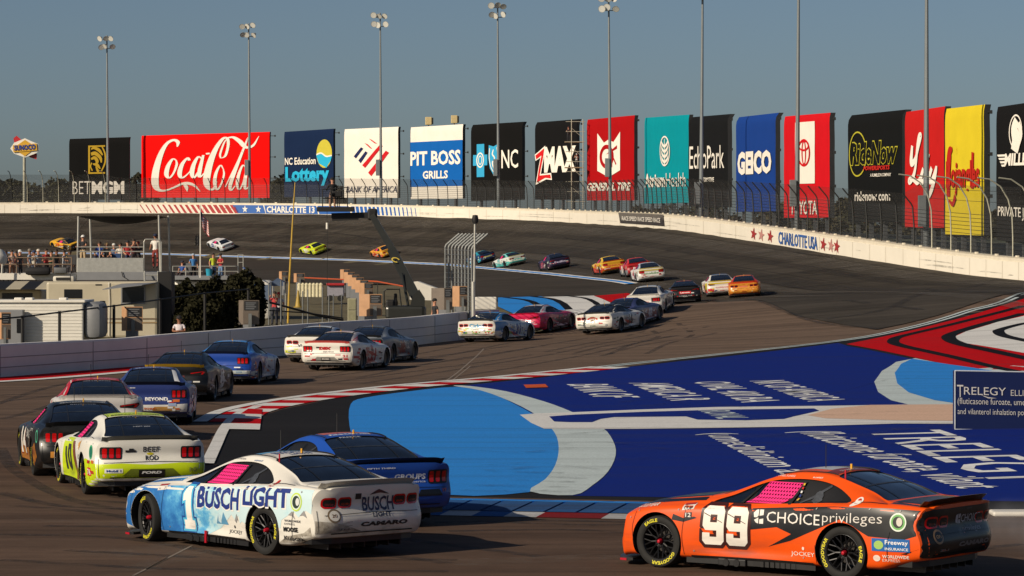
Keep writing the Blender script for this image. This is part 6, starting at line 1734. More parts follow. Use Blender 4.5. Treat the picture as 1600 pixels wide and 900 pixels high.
# --- white car with red lettering, number 21
s = Skin(paint('#dedad0')); s.cabin('#c0b8b8'); s.rtext('DEX', .26, .70, -.20, .80, '#b3262c', .007, .10, .15); s.rtext('IMAGING', .10, .625, -.28, .655, '#3a3a40', .007, .04); s.rear([(.46, .37), (-.46, .37), (-.32, .48), (.32, .48)], '#8c8c86', .005); s.rear([(.17, .37), (-.17, .37), (-.17, .46), (.17, .46)], '#1c1e22', .008)
s.rtext('21', -.62, .47, -.78, .55, '#b3262c', .007, .05); s.rtext('FORD', .12, .395, -.12, .435, '#c8c8c8', .012, .04); s.rear([(.36, .755), (.24, .755), (.24, .80), (.36, .80)], '#2a2a2e', .006)
s.stext('21', .25, .28, -.42, .82, '#b3262c', .006, bold=.045); s.stext('DEX', -.55, .46, -1.12, .76, '#b3262c', .006, bold=.045, shear=.15); s.side([(-.95, .22), (-.2, .2), (-.2, .34), (-.95, .40)], '#b3262c', .005); s.side([(-1.8, .50), (-2.3, .52), (-2.3, .44), (-1.8, .42)], '#b3262c', .005)
s.side([(-.85, 1.12), (-1.05, 1.09), (-1.7, .99), (-1.6, .95), (-1.28, .98)], '#b3262c', .004); s.top([(-.12, .5), (-.12, -.5), (-.3, -.5), (-.3, .5)], '#b9a0a4'); s.ttext('MOTORCRAFT', -.85, .42, -.78, -.42, '#b85a60', .006, .03)
s.busy(6, ['#b3262c', '#b3262c', '#2a2d33', '#c9c4bc'])
place_axle(make_car('white stock car with a red spoiler and red number 21 on its side', s, 'bars', '#c03a36', 1), 526, 578, -15)

# --- dark grey car beside it
s = Skin(paint('#6a727c')); s.side([(1.9, .25), (1.85, .66), (.9, .7), (.9, .2)], '#5d646c'); s.stext('38', .3, .3, -.4, .78, '#8a3a34', .006, bold=.06); s.stext('30', .6, .45, .1, .75, '#c8c4bc', .006); s.side([(-.6, .3), (-.6, .75), (-2.3, .82), (-2.3, .4), (-1.8, .3)], '#6c737c', .004); s.top(ROOF, '#4a5058'); s.rear(REARALL, '#3a4048'); s.stext('LOVE', -.5, .5, -1.0, .72, '#2a2e34', .007)
s.busy(7, ['#2a3038', '#c8c4bc', '#8a3a34', '#394048'])
place_axle(make_car('grey stock car alongside the white one with the red spoiler', s, 'bars', '#161618', 1), 576, 566, -15)

# --- white car with turquoise lettering
s = Skin(paint('#d8d5cc')); s.cabin('#2c78b8'); CAN = mat('splash_print', '#d8d5cc', .4, 0, .3, .3, 11, 0, .4, 0, '#8fb0c4')
s.side([(.1, 1.15), (-.8, 1.16), (-1.9, .93), (-2.3, .90), (-1.2, .89), (-.6, .85), (.66, .81)], '#2f80bc', .002) if False else None
s.side([(-.85, 1.12), (-1.05, 1.09), (-1.9, .945), (-2.2, .90), (-1.35, .915), (-1.28, .98)], '#2c74b0', .004); s.side([(.95, .2), (.95, .78), (-.2, .80), (-.9, .84), (-.9, .2)], CAN); s.side([(2.2, .3), (2.1, .66), (1.42, .76), (.95, .78), (1.0, .2)], '#8fa6b8'); s.side([(-1.0, .75), (-1.37, .86), (-2.3, .87), (-2.38, .5), (-1.8, .5)], '#2f78b4', .004)
s.rtext('Cirkul', .30, .64, -.42, .80, '#2f8fc0', .007, .03); s.rtext('CAMARO', .22, .545, -.5, .585, '#3a3a3e', .007, .04); s.stext('31', .4, .3, -.1, .76, '#24488c', .006, bold=.06); s.stext('Cirkul', -.3, .55, -.9, .76, '#2f5f9c', .006, bold=.02)
rr = random.Random(5)
for k in range(26):
    y = rr.choice([rr.uniform(.5, .88), rr.uniform(-.88, -.45), rr.uniform(-.8, .8)]); z = rr.uniform(.36, .50) if abs(y) < .45 else rr.uniform(.36, .62); s.rear(ellipse(y, z, rr.uniform(.02, .05), rr.uniform(.015, .035), 8), rr.choice(['#c83a34', '#d8b030', '#78a848', '#c86a3a', '#b84a5a']), .004 + .0003 * k)
for k in range(16): x = rr.uniform(-.8, .8); s.side(ellipse(x, rr.uniform(.22, .5), .04, .03, 8), rr.choice(['#b8504a', '#b89a40', '#7a9858', '#6a8ab0']), .005 + .0003 * k)
s.busy(8, ['#2f78b4', '#c83a34', '#d8b030', '#24488c', '#78a848'])
place_axle(make_car('white stock car with a blue roof and turquoise lettering across its tail', s, 'twin', '#161618', 1), 760, 534, -24)

# --- pink and grey car
s = Skin(paint('#cc1f50')); s.cabin('#aeb2ba'); s.top(HOOD, '#8a8f98'); s.side([(-.85, 1.12), (-1.05, 1.09), (-1.9, .945), (-1.35, .915), (-1.28, .98)], '#9aa0a8', .004); s.side([(2.2, .25), (2.1, .6), (1.42, .74), (.4, .6), (-.4, .3), (-.9, .2), (.9, .17)], '#5a2440'); s.stext('47', .4, .3, -.3, .74, '#3a3c50', .006, bold=.05); s.rtext('TIDE', .3, .6, -.3, .72, '#e0c0cc', .007)
s.busy(9, ['#3a2440', '#e0c0cc', '#c8308a', '#4a4c60'])
place_axle(make_car('pink stock car with a grey roof in front of the turquoise lettered one', s, 'slim', '#cc1f50', 1), 832, 521, -24)

# --- white car with green roof edge and red oval
s = Skin(paint('#dad7cd')); s.rear(ellipse(.02, .70, .27, .085, 24), '#b8302c', .005); s.rear(ellipse(.02, .715, .2, .09, 24), '#3f6a44', .0045); s.rtext('CELSIUS', .2, .675, -.16, .725, '#e8e4dc', .008, .04); s.rtext('CAMARO', .3, .545, -.4, .58, '#3a3a3e', .007, .04); s.cabin('#1d2024'); s.side([(-.85, 1.12), (-1.05, 1.09), (-1.9, .945), (-2.3, .90), (-1.35, .915), (-1.28, .98)], '#23262b', .004)
s.side([(-.2, .82), (-.9, .87), (-1.0, .7), (-.6, .3), (-.1, .3)], '#9aa0a6', .004); s.stext('16', .3, .3, -.2, .76, '#2a2d32', .006, bold=.06); s.stext('CELSIUS', -.3, .56, -.95, .70, '#3a3d42', .006); s.side([(1.9, .2), (1.0, .2), (.9, .5), (1.0, .6), (1.9, .5)], '#b8bbbd', .004)
s.busy(10, ['#2a2d32', '#3f6a44', '#b8302c', '#8a9096'])
place_axle(make_car('white stock car with a black roof and a red oval badge on its tail', s, 'twin', '#161618', 1), 942, 521, -23)

# --- dark blue car in front of it
s = Skin(paint('#39406a')); s.top(ROOF, '#2c3670'); s.side([(.9, .2), (.9, .7), (-.8, .75), (-.8, .3)], '#8a5a5e'); s.stext('48', .4, .3, -.2, .72, '#c8ccd4', .006, bold=.05); s.side([(2.1, .3), (1.9, .65), (1, .7), (1, .3)], '#5c4a5c')
s.busy(11, ['#8a5a5e', '#c8ccd4', '#24305a'])
place_axle(make_car('dark blue and maroon stock car partly hidden behind the white one with the red badge', s, 'bars', '#161618', 1), 974, 511, -22)

# --- white car on the apron
s = Skin(paint('#d6d3cb')); s.rtext('Credit', .40, .58, -.30, .68, '#b85a58', .007, .02); s.rear([(-.42, .62), (-.86, .62), (-.86, .82), (-.42, .82)], '#4a2024', .004); s.side([(.9, .2), (.9, .78), (-.6, .8), (-.9, .3)], '#8f959e'); s.stext('43', .4, .3, -.2, .75, '#2c3c6c', .006, bold=.05); s.top(ROOF, '#aab2bc')
s.busy(12, ['#b85a58', '#2c3c6c', '#50565e'])
place_axle(make_car('white stock car with a silver roof low on the apron behind the black one', s, 'bars', '#d6d3cb', 1), 1012, 490, -11)

# --- black car with red tail plate
s = Skin(paint('#1a1a1d')); s.rear([(.36, .56), (-.36, .56), (-.36, .70), (.36, .70)], '#c22326', .005); s.rtext('Lenovo', .28, .59, -.28, .675, '#f0e8e4', .009, .03); s.rtext('CAMRY XSE', .40, .43, -.42, .48, '#b8b8b8', .007, .03); s.top([(-.7, .45), (-.7, -.45), (-.88, -.45), (-.88, .45)], '#9a4a4a'); s.stext('23', .4, .3, -.3, .78, '#d8d8d4', .006, bold=.05); s.side([(-1.8, .25), (-2.3, .35), (-2.3, .48), (-1.8, .4)], '#b02024', .005); s.side([(.9, .2), (.6, .3), (-.4, .3), (-.8, .2)], '#b02024')
s.busy(13, ['#b02024', '#c8c8c4', '#3a3c40'])
place_axle(make_car('black stock car with a red plate and white lettering on its tail', s, 'slim', '#161618', 1), 1071, 474, -2)

# --- white and yellow car
s = Skin(paint('#d8d5cc')); s.top(ROOF, '#5a6a88'); s.rear([(.88, .80), (.84, .87), (-.84, .87), (-.88, .80)], '#d2c02c', .004); s.rear([(.9, .40), (.55, .36), (.5, .5), (.7, .56), (.9, .55)], '#c2343a', .005); s.rtext('CORDOBA', .40, .55, -.5, .64, '#c4484c', .007); s.side([(-.9, .2), (-.9, .6), (-1.8, .85), (-2.3, .87), (-2.3, .3)], '#c9b83a', .004); s.stext('42', .4, .3, -.3, .78, '#b8302c', .006, bold=.05); s.side([(-1.8, .25), (-2.3, .3), (-2.3, .5), (-1.8, .45)], '#c2343a', .006)
s.busy(14, ['#c2343a', '#d2c02c', '#2c3c6c'])
place_axle(make_car('white stock car with a yellow spoiler beside the black one with the red plate', s, 'slim', '#d2c02c', 1), 1127, 463, 1)

# --- orange yellow car
CH = mat('gold_mosaic_print', '#e0a83a', .4, 0, .3, .3, 9, 0, .4, 0, '#c05a1c')
s = Skin(paint('#c2301f')); s.rear(REARALL, CH); s.side([(-.6, .2), (-.9, .8), (-2.42, .86), (-2.42, .3), (-1.8, .2)], CH); s.top(DECK, CH, .002); s.rtext('M&M', .25, .66, -.22, .74, '#d86a5a', .007, .05); s.stext('3', .4, .3, -.1, .78, '#f0e8d8', .006, bold=.045); s.top([(-.7, .45), (-.7, -.45), (-.88, -.45), (-.88, .45)], '#d8862e')
s.busy(15, ['#f0d8a0', '#8a1c14', '#d8862e'])
place_axle(make_car('red roofed stock car with an orange and gold mottled tail', s, 'twin', '#d8862e', 1), 1164, 465, -5)

# --- cars climbing the bank
def plain(label, u, v, phi, base, roof=None, low=None, tail=None, num='7', ncol='#f0f0ea', spoiler='#161618', lamp='bars', word=None, hood=None, extra=None):
    s = Skin(paint(base))
    if roof: s.cabin(roof)
    if hood: s.top(HOOD, hood)
    if low: s.side([(2.2, .25), (2.1, .45), (1.42, .6), (.6, .5), (-.5, .42), (-1.4, .5), (-2.42, .58), (-2.42, .28), (-1.7, .17), (1.8, .17)], low)
    if tail: s.rear(REARALL, tail)
    s.stext(num, .6, .3, -.1, .8, ncol, .006, bold=.06)
    if word: s.rtext(word[0], .5, .56, -.5, .70, word[1], .007, .03)
    if extra: extra(s)
    s.busy(len(label), [ncol, low or '#2a2c30', '#d8d4c8', '#30343c'])
    s.side(ellipse(-2.08, .73, .09, .1, 14), '#9ab8a0', .006, (1,))
    c = make_car(label, s, lamp, spoiler, 1); place_axle(c, u, v, phi); return c
plain('white stock car with a yellow deck stripe in front of the red one', 1016, 441, 5, '#d5d3cc', '#9aa4b4', None, None, '4', '#b02a2a', '#d0bc5a', 'bars', ('mobile', '#5a8a5a'), extra=lambda s: s.rear([(.88, .78), (.84, .87), (-.84, .87), (-.88, .78)], '#cdb85a', .004))
plain('red stock car with a grey lower side tucked behind the white one', 998, 432, 6, '#b9252a', '#c8322f', '#7d8288', '#a52428', '20', '#ece8e0', '#b9252a', 'slim', ('RUSH', '#e8d8d0'))
plain('yellow stock car with a red lower side and yellow tail', 957, 428, 9, '#d8ab2c', '#d8b43a', '#c2391f', '#d09a2a', '22', '#c2301f', '#c2391f', 'bars', ('PENNZOIL', '#a83a20'), extra=lambda s: s.rear([(.9, .34), (.92, .5), (-.92, .5), (-.9, .34)], '#b83a20', .005))
plain('purple and black stock car alone between the teal and the yellow ones', 872, 421, 13, '#2a2440', '#3a3a52', '#4a2a40', '#25203a', '11', '#c85a6a', '#161618', 'slim', ('FedEx', '#b8b0c8'))
plain('white stock car with turquoise roof and trim', 804, 416, 21, '#d5d8d2', '#45b0ae', '#48b2a8', '#c9cec2', '77', '#3a9c9c', '#c9bf6a', 'twin', ('SPIRE', '#3aa09a'), extra=lambda s: s.rear([(.9, .34), (.92, .5), (-.92, .5), (-.9, .34)], '#48b2a8', .005))
plain('navy and turquoise stock car half behind the steel fence panels', 758, 411, 24, '#1f3a66', '#2f9ab0', '#2f9ab0', '#22375e', '12', '#d8e0e8', '#161618', 'bars', ('MENARDS', '#c8c070'))
plain('orange and yellow stock car passing behind the lift arm', 605, 401, 24, '#dca02a', '#d8942c', '#d0521c', '#d8a02c', '34', '#c2391f', '#c8701f', 'bars', None, '#d0521c')
plain('bright yellow green stock car on the far bank', 497, 396, 32, '#c4d020', '#c8d430', None, '#b0bc20', '41', '#e8ecec', '#b8c020', 'bars', None)
plain('white stock car with dark hood beside the flagpole on the far bank', 352, 390, 34, '#d4d6d8', '#c4c8cc', '#b0bac8', '#c9cccc', '2', '#2a4a8c', '#c9ccd0', 'bars', None)
plain('yellow and black stock car behind the crowd at far left', 111, 389, 48, '#d8a428', '#2a2c2a', None, '#3a3a38', '19', '#c2391f', '#2a2a2a', 'slim', None, extra=lambda s: s.side([(-.9, .2), (-.7, .5), (-1.0, .87), (-2.4, .88), (-2.4, .3)], '#4a3c22', .004))

# ------------------------------------------------------------------ campers, decks and gear inside the track
def P3(u, v, Y): return px(u, v, Y)
M_ALU = mat('trailer_aluminium', '#d9d6cc', .5, 0, 0, .05, 2)
M_BEIGE = mat('motorhome_beige', '#b5ac95', .5, 0, 0, .05, 1.5)
M_GREYP = mat('grey_panel', '#7d7f82', .55, 0, 0, .08, 2)
M_DARKW = mat('dark_window', '#15171b', .15, 0, .3, .2, 3)
M_WHITEP = mat('white_plastic', '#dcd8cd', .5, 0, 0, .06, 3)
M_RAIL = mat('rail_aluminium', '#b4b3ab', .4, .5, 0, .1, 3)
M_TARP = mat('black_tarp', '#17171a', .8, 0, 0, .2, 4)
M_TAN = mat('tan_enamel', '#b48a66', .6, 0, 0, .12, 3)
M_TAN_SHADED = mat('shaded_tan_enamel', '#6d6258', .6, 0, 0, .12, 3)  # shaded copy of the tan enamel, shade put into its colour
M_IRON = mat('black_iron', '#1c1b1b', .6, .2, 0, .15, 3)
M_LIFT = mat('dark_green_grey_paint', '#1f211d', .5, .1, .1, .15, 2)
def gbase(u, Y): x = (u - 800) / FPX * Y; return Vector((x, Y, g1(x, Y)))
def boxpx(m, u0, u1, v0, v1, Y, depth, mi=0, bev=0.0):
    a, b = P3(u0, v1, Y), P3(u1, v0, Y)
    m.box(((a.x + b.x) / 2, Y + depth / 2, (a.z + b.z) / 2), (b.x - a.x, depth, b.z - a.z), mi, None, bev)
def part(m, name, mats, root, smooth=False): return sub(m.build(name, mats, None, smooth), root)

# white ribbed trailer, front left
Y = 128
root = empty('camper_trailer', gbase(60, Y), 0, 'white ribbed camper trailer with a grey end behind the black iron fence', 'trailer')
m = MB(); boxpx(m, -70, 130, 473, 540, Y, 2.6, 0, .06)
for k in range(11): q = 479 + k * 5.2; m.tube([P3(-70, q, Y - .01), P3(129, q, Y - .01)], .012, 0, 4)
part(m, 'body', [M_ALU], root)
m = MB(); boxpx(m, 130.5, 158, 472, 530, Y + .1, 2.3, 0, .25); part(m, 'end_panel', [M_GREYP], root, True)
m = MB(); boxpx(m, -70, 133, 469, 473, Y - .1, 2.8, 0, .03); part(m, 'roof', [M_WHITEP], root)
for u in (28, 45, 98): m = MB(); boxpx(m, u - 6, u + 6, 465, 469.5, Y + .8, .5, 0, .03); part(m, 'roof_vent', [M_WHITEP], root)
for q in ((0, 36, 482, 560),): m = MB(); boxpx(m, -20, 36, 484, 542, Y - .6, .5, 0, .03); part(m, 'side_box', [M_GREYP], root); m = MB(); boxpx(m, 26, 33, 498, 520, Y - .63, .05); part(m, 'window', [M_DARKW], root)
for u in (-30, 60): m = MB(); p = P3(u, 541, Y + .3); m.lathe([(0, -.1), (.33, -.1), (.33, .1), (0, .1)], 0, 16, Matrix.Translation((p.x, p.y, g1(p.x, p.y) + .33)) @ Matrix.Rotation(R(90), 4, 'X')); part(m, 'wheel', [M_TYRE], root)

# beige motorhome
Y = 150
root = empty('motorhome', gbase(160, Y), 0, 'big beige motorhome below the canopied viewing deck', 'motorhome')
m = MB(); boxpx(m, 72, 246, 440, 528, Y, 2.6, 0, .12); part(m, 'body', [M_BEIGE], root)
m = MB(); boxpx(m, 191, 225, 449, 473, Y - .03, .05, 0, .01); part(m, 'window', [M_DARKW], root)
m = MB(); a, b = P3(160, 452, Y - 1.2), P3(238, 447, Y - .9); m.add([P3(160, 453, Y - 1.2), P3(190, 444, Y), P3(246, 442, Y), P3(222, 446, Y - 1.2), P3(160, 452, Y - 1.2), P3(190, 443, Y), P3(246, 441, Y), P3(222, 445, Y - 1.2)], [(0, 1, 2, 3), (7, 6, 5, 4), (0, 3, 7, 4), (1, 0, 4, 5), (2, 1, 5, 6), (3, 2, 6, 7)]); part(m, 'awning', [M_GREYP], root)
m = MB(); boxpx(m, 149, 159, 444, 446, Y - .02, .05); part(m, 'side_lamp', [M_IRON], root)
m = MB(); boxpx(m, 156, 164, 470, 508, Y - .03, .05, 0, .02); part(m, 'door_window', [M_DARKW], root)
m = MB(); boxpx(m, 246.5, 268, 425, 535, Y + .8, 1.5); part(m, 'dark_gap', [M_IRON], root)  # shade of the gap beside the body put in as a black block
for (v, c) in ((497, '#6a5a48'), (503, '#8a7452')): m = MB(); boxpx(m, 73, 245, v, v + 2.2, Y - .02, .03); part(m, 'side_stripe', [mat('stripe_print', c, .5)], root)
m = MB()
for (u0, u1, v0, v1) in ((189, 227, 447, 449), (189, 227, 473, 475), (189, 191, 449, 473), (225, 227, 449, 473)): boxpx(m, u0, u1, v0, v1, Y - .06, .07)
part(m, 'window_frame', [M_GREYP], root)
for (u0, u1, v0, v1, nm) in ((100, 128, 452, 466, 'window'), (84, 96, 505, 520, 'hatch'), (112, 134, 506, 522, 'hatch')): m = MB(); boxpx(m, u0, u1, v0, v1, Y - .03, .05, 0, .01); part(m, nm, [M_DARKW if nm == 'window' else M_GREYP], root)
m = MB(); m.tube([P3(170, 441, Y - .05), P3(171, 470, Y - .05), P3(170, 525, Y - .05)], .02, 0, 6); part(m, 'drain_pipe', [M_WHITEP], root)
m = MB(); m.tube([P3(110, 440, Y + 1), P3(110, 428, Y + 1)], .02, 0, 6); part(m, 'aerial', [M_IRON], root)
# older motorhome at far left
Y = 152
root = empty('motorhome', gbase(20, Y), 0, 'pale motorhome with a striped awning behind the white ribbed trailer at far left', 'motorhome')
m = MB(); boxpx(m, -60, 64, 452, 535, Y, 2.6, 0, .1); part(m, 'body', [M_BEIGE], root)
m = MB(); boxpx(m, 3, 51, 458, 470, Y - .03, .05, 0, .02); part(m, 'window', [M_DARKW], root)
m = MB()
for k in range(6):
    u0, u1 = -60 + k * 23, -60 + (k + 1) * 23; m.add([P3(u0 + 14, 440, Y + .3), P3(u1 + 14, 440, Y + .3), P3(u1, 452, Y - 1.6), P3(u0, 452, Y - 1.6), P3(u0 + 14, 439.3, Y + .3), P3(u1 + 14, 439.3, Y + .3), P3(u1, 451.3, Y - 1.6), P3(u0, 451.3, Y - 1.6)], [(3, 2, 1, 0), (4, 5, 6, 7), (0, 1, 5, 4), (2, 3, 7, 6)], k % 2)
part(m, 'awning', [M_IRON, M_BEIGE], root)

# roof deck with spectators, far left
YD = 165
def rail(m, u0, u1, vt, vm, vb, Y, n, r=.025):
    for v in (vt, vm): m.tube([P3(u0, v, Y), P3(u1, v, Y)], r, 0, 6)
    for k in range(n + 1): u = u0 + (u1 - u0) * k / n; m.tube([P3(u, vb, Y), P3(u, vt, Y)], r, 0, 6)
root = empty('roof_deck', gbase(50, YD), 0, 'long white roof deck with a brown railing full of spectators at far left', 'deck')
m = MB(); boxpx(m, -60, 119, 427, 437, YD - 1.5, 4.5, 0); part(m, 'deck_floor', [M_WHITEP], root)
m = MB(); rail(m, -60, 112, 402.5, 413, 427, YD - 1.3, 6, .035); part(m, 'railing', [mat('brown_rail', '#7a6654', .7, .1, 0, .15, 3)], root)
for u in (-40, 30, 105):
    m = MB(); a = P3(u, 437, YD + 1); m.box((a.x, a.y, (a.z + g1(a.x, a.y)) / 2), (.15, .15, a.z - g1(a.x, a.y))); part(m, 'support_leg', [M_IRON], root)
tagb = MB(); boxpx(tagb, 38, 78, 417.5, 430, YD - 2.1, .55, 0, .18); o = tagb.build('storage_bag', M_TARP, None, True); tag(o, 'black rounded bag hung along the white deck below the brown railing', 'bag')
root = empty('satellite_dish', P3(6, 424, YD - 2), 0, 'white satellite dish at the left edge of the picture on the roof deck', 'satellite dish')
m = MB(); c = P3(3, 401, YD - 2); m.lathe([(.0, .16), (.2, .12), (.38, .02), (.42, -.02), (.39, -.02), (.2, .08), (.0, .12)], 0, 20, Matrix.Translation(c) @ Matrix.Rotation(R(70), 4, 'Y') @ Matrix.Rotation(R(30), 4, 'X')); part(m, 'dish', [M_WHITEP], root, True)
m = MB(); m.tube([P3(3, 427, YD - 2), P3(4, 408, YD - 2)], .05, 0, 8); part(m, 'stand', [M_RAIL], root)

# canopied viewing deck
root = empty('viewing_deck', gbase(185, YD), 0, 'silver viewing deck with railings and a sagging black canopy above the beige motorhome', 'deck')
m = MB(); boxpx(m, 120, 246, 425, 437.5, YD - 2.0, 4.2, 0); part(m, 'deck_floor', [M_GREYP], root)
m = MB(); mg = mat('wrinkled_silver_sheet', '#bdbcb4', .35, .5, 0, .15, 5, .6); boxpx(m, 121, 224, 403, 425, YD - 2.0, .04); part(m, 'side_sheet', [mg], root)
m = MB(); rail(m, 121, 225, 386, 393, 404, YD - 1.95, 3, .03); m.tube([P3(225, 425, YD - 1.95), P3(225, 378, YD - 1.95), P3(227, 374, YD - 1.95), P3(246, 374, YD - 1.95), P3(252, 378, YD - 1.95), P3(252, 425, YD - 1.95)], .035, 0, 6); part(m, 'railing', [M_RAIL], root)
for (u, vt, dy) in ((122.5, 338, -1.9), (140.5, 340, 2.0), (248, 336, -1.9), (263, 337, 2.0)):
    m = MB(); m.tube([P3(u - (1.5 if u < 130 else -2.5), 425, YD + dy), P3(u, vt, YD + dy)], .05, 0, 8); part(m, 'canopy_post', [M_RAIL], root)
m = MB(); nx_, ny_ = 14, 6; vs = []
for j in range(ny_ + 1):
    for i in range(nx_ + 1):
        u = 128 + 128 * i / nx_; y = YD - 1.9 + 3.9 * j / ny_; sag = math.sin(math.pi * i / nx_) * math.sin(math.pi * (.08 + .92 * (1 - j / ny_))) * .36
        p = P3(u, 338.5, YD); vs.append((p.x, y, p.z - sag))
fs = [(j * (nx_ + 1) + i, j * (nx_ + 1) + i + 1, (j + 1) * (nx_ + 1) + i + 1, (j + 1) * (nx_ + 1) + i) for j in range(ny_) for i in range(nx_)]
m.add(vs, fs); m.add([(x, y, z - .03) for x, y, z in vs], [f[::-1] for f in fs]); part(m, 'canopy', [M_TARP], root, True)
root = empty('ladder', P3(236, 527, YD - 3.2), 0, 'aluminium ladder leaning up to the canopied viewing deck', 'ladder')
m = MB()
for u in (226, 247): m.tube([P3(u + .5, 526, YD - 4.2), P3(u, 424, YD - 2.3)], .045, 0, 6)
part(m, 'rails', [M_RAIL], root)
for k in range(10): m = MB(); t = k / 9.5; q = 430 + 92 * t; m.tube([P3(226.3, q, YD - 2.4 - 1.8 * t), P3(247, q, YD - 2.4 - 1.8 * t)], .03, 0, 6); part(m, 'rung', [M_RAIL], root)

m = MB(); boxpx(m, 84, 104, 418, 427, YD - 2.0, .5, 0, .05); o = m.build('storage_bin', mat('grey_bin', '#5c5e60', .6), None, True); tag(o, 'grey storage bin standing by the brown railing', 'bin')
# right hand roof deck
YR = 185
root = empty('roof_deck', gbase(325, YR), 0, 'grey roof deck with a low steel railing behind the round bushes', 'deck')
m = MB(); boxpx(m, 266, 390, 431, 437, YR - 1.4, 4.0, 0); part(m, 'deck_floor', [M_GREYP], root)
m = MB(); rail(m, 270, 372, 416, 424, 432, YR - 1.2, 5, .025); rail(m, 372, 380, 398, 410, 425, YR - .8, 1, .025); part(m, 'railing', [M_RAIL], root)
root2 = empty('camper_trailer', gbase(330, YR), 0, 'white camper trailer half hidden behind the round bushes', 'trailer')
m = MB(); boxpx(m, 268, 424, 438, 500, YR - .8, 2.6, 0, .3); part(m, 'body', [M_WHITEP], root2, True)
m = MB(); boxpx(m, 398, 424, 445, 470, YR - .86, .05); part(m, 'blue_panel', [mat('blue_grey_panel', '#56657c', .5)], root2)
m = MB(); m.lathe([(0, 0), (.16, 0), (.2, .38), (.21, .40), (0, .40)], 0, 14, Matrix.Translation(P3(325.5, 437, YR - 2.2) + Vector((0, .5, .22)))); o = m.build('cooler_bucket', mat('turquoise_plastic', '#2f9ab8', .4), None, True); tag(o, 'turquoise bucket on the edge of the grey roof deck', 'bucket')
m = MB(); boxpx(m, 316, 336, 420.5, 429, YR - 1.6, .7, 0, .2); o = m.build('storage_bag', M_TARP, None, True); tag(o, 'black bag lying on the grey roof deck near the turquoise bucket', 'bag')

# flag on a pole
root = empty('flagpole', gbase(313, 178), 0, 'thin white flagpole rising from the grey roof deck', 'flagpole')
m = MB(); m.tube([P3(313, 434, 178), P3(313, 320, 178)], [.04, .025], 0, 8); part(m, 'pole', [M_WHITEP], root)
m = MB(); nu, nv = 13, 13; vs = []
for j in range(nv + 1):
    for i in range(nu + 1):
        a, b_ = i / nu, j / nv
        p = P3(313.5 + 12 * a * (1 - .35 * math.sin(3 * a)) + 2.2 * b_, 331 + 33 * b_ * .75 + a * 13, 178); vs.append((p.x, p.y + .10 * math.sin(9 * a + 2 * b_), p.z + .05 * math.sin(11 * a)))
for j in range(nv):
    for i in range(nu): m.add([], []); m.f.append((j * (nu + 1) + i, j * (nu + 1) + i + 1, (j + 1) * (nu + 1) + i + 1, (j + 1) * (nu + 1) + i)); m.m.append(2 if (j < 7 and i < 6) else (0 if j % 2 == 0 else 1))
m.v = vs
o = part(m, 'flag_cloth', [vinyl('#a82430'), vinyl('#d8d2cc'), vinyl('#24305a')], root)
# second small dark flag on the same deck
root = empty('pennant', gbase(305, 182), 0, 'black pennant hanging beside the flagpole', 'flag')
m = MB(); vs = []
for j in range(7):
    for i in range(5): p = P3(304.5 + 8 * i / 4 + (1.5 if j % 2 else 0), 369 + 16 * j / 6 - 2 * (i % 2), 182); vs.append((p.x, p.y + .05 * math.sin(2 * i), p.z))
m.add(vs, [(j * 5 + i, j * 5 + i + 1, (j + 1) * 5 + i + 1, (j + 1) * 5 + i) for j in range(6) for i in range(4)]); part(m, 'cloth', [M_TARP], root)
m = MB(); m.tube([P3(313, 434, 182), P3(311, 366, 182)], .02, 0, 6); part(m, 'pole', [M_IRON], root)

# round clipped bushes
rnd = random.Random(21)
LB = mat('bush_foliage', '#34321f', .8, 0, 0, .4, 3.5, 0, .1, 0, '#14150c')
for k, (u, vt, w, Y, what) in enumerate([(286, 441, 58, 156, 'leftmost of the row beside the photographer'), (330, 436, 70, 158, 'second in the row'), (378, 424, 68, 162, 'tallest at the right end of the row'), (312, 462, 74, 151, 'low in front of the leftmost pair')]):
    b_ = gbase(u, Y); H = px(u, vt, Y).z - b_.z; W = w * Y / FPX
    root = empty('bush', b_, 0, 'dark round clipped bush, ' + what, 'bush', 'round bushes behind the infield wall')
    m = MB(); m.tube([(0, 0, 0), (0, 0, H * .6)], [.12, .06], 0, 8); m.tube([(0, 0, H * .3), (.4, .1, H * .7)], [.06, .03], 0, 6); m.build('stem', M_BARK, root)
    c = MB(); crown(c, [(0, 0, H * .48, W * .54, W * .52, H * .52)], 7500, .10, rnd); c.build('crown', [LB], root)

# iron fence along the wall
root = empty('iron_fence', gbase(120, 118), 0, 'black iron post fence with a top rail behind the infield wall', 'fence')
tp = [(-30, 501, 117), (35, 495, 120), (93, 488, 124), (178, 478, 130), (250, 468, 136), (320, 458, 141), (388, 452, 147)]
m = MB(); m.tube([P3(*q) for q in tp], .035, 0, 6)
part(m, 'top_rail', [M_IRON], root)
for u, v, Y in tp:
    m = MB(); a = P3(u, v, Y); m.tube([(a.x, a.y, g1(a.x, a.y)), (a.x, a.y, a.z + .05)], .06, 0, 8); part(m, 'fence_post', [M_IRON], root)
root = empty('wire_fence', gbase(480, 150), 0, 'wire fence of thin grey posts with a sagging cable before the tan boxes', 'fence')
for u, v, Y in ((439, 438, 146), (451, 440, 150), (473, 455, 150), (481, 452, 156), (504, 448, 152), (514, 462, 158), (521, 460, 160), (534, 460, 152), (420, 442, 144)):
    m = MB(); a = P3(u, v, Y); m.tube([(a.x, a.y, g1(a.x, a.y)), a], .035, 0, 6); part(m, 'fence_post', [M_GALV], root)
m = MB(); m.tube([P3(420, 472, 146), P3(450, 480, 148), (P3(500, 494, 150)), P3(536, 500, 151)], .05, 0, 6); m.tube([P3(420, 485, 146), P3(480, 489, 148), P3(536, 497, 151)], .03, 0, 5); part(m, 'cable', [M_IRON], root)

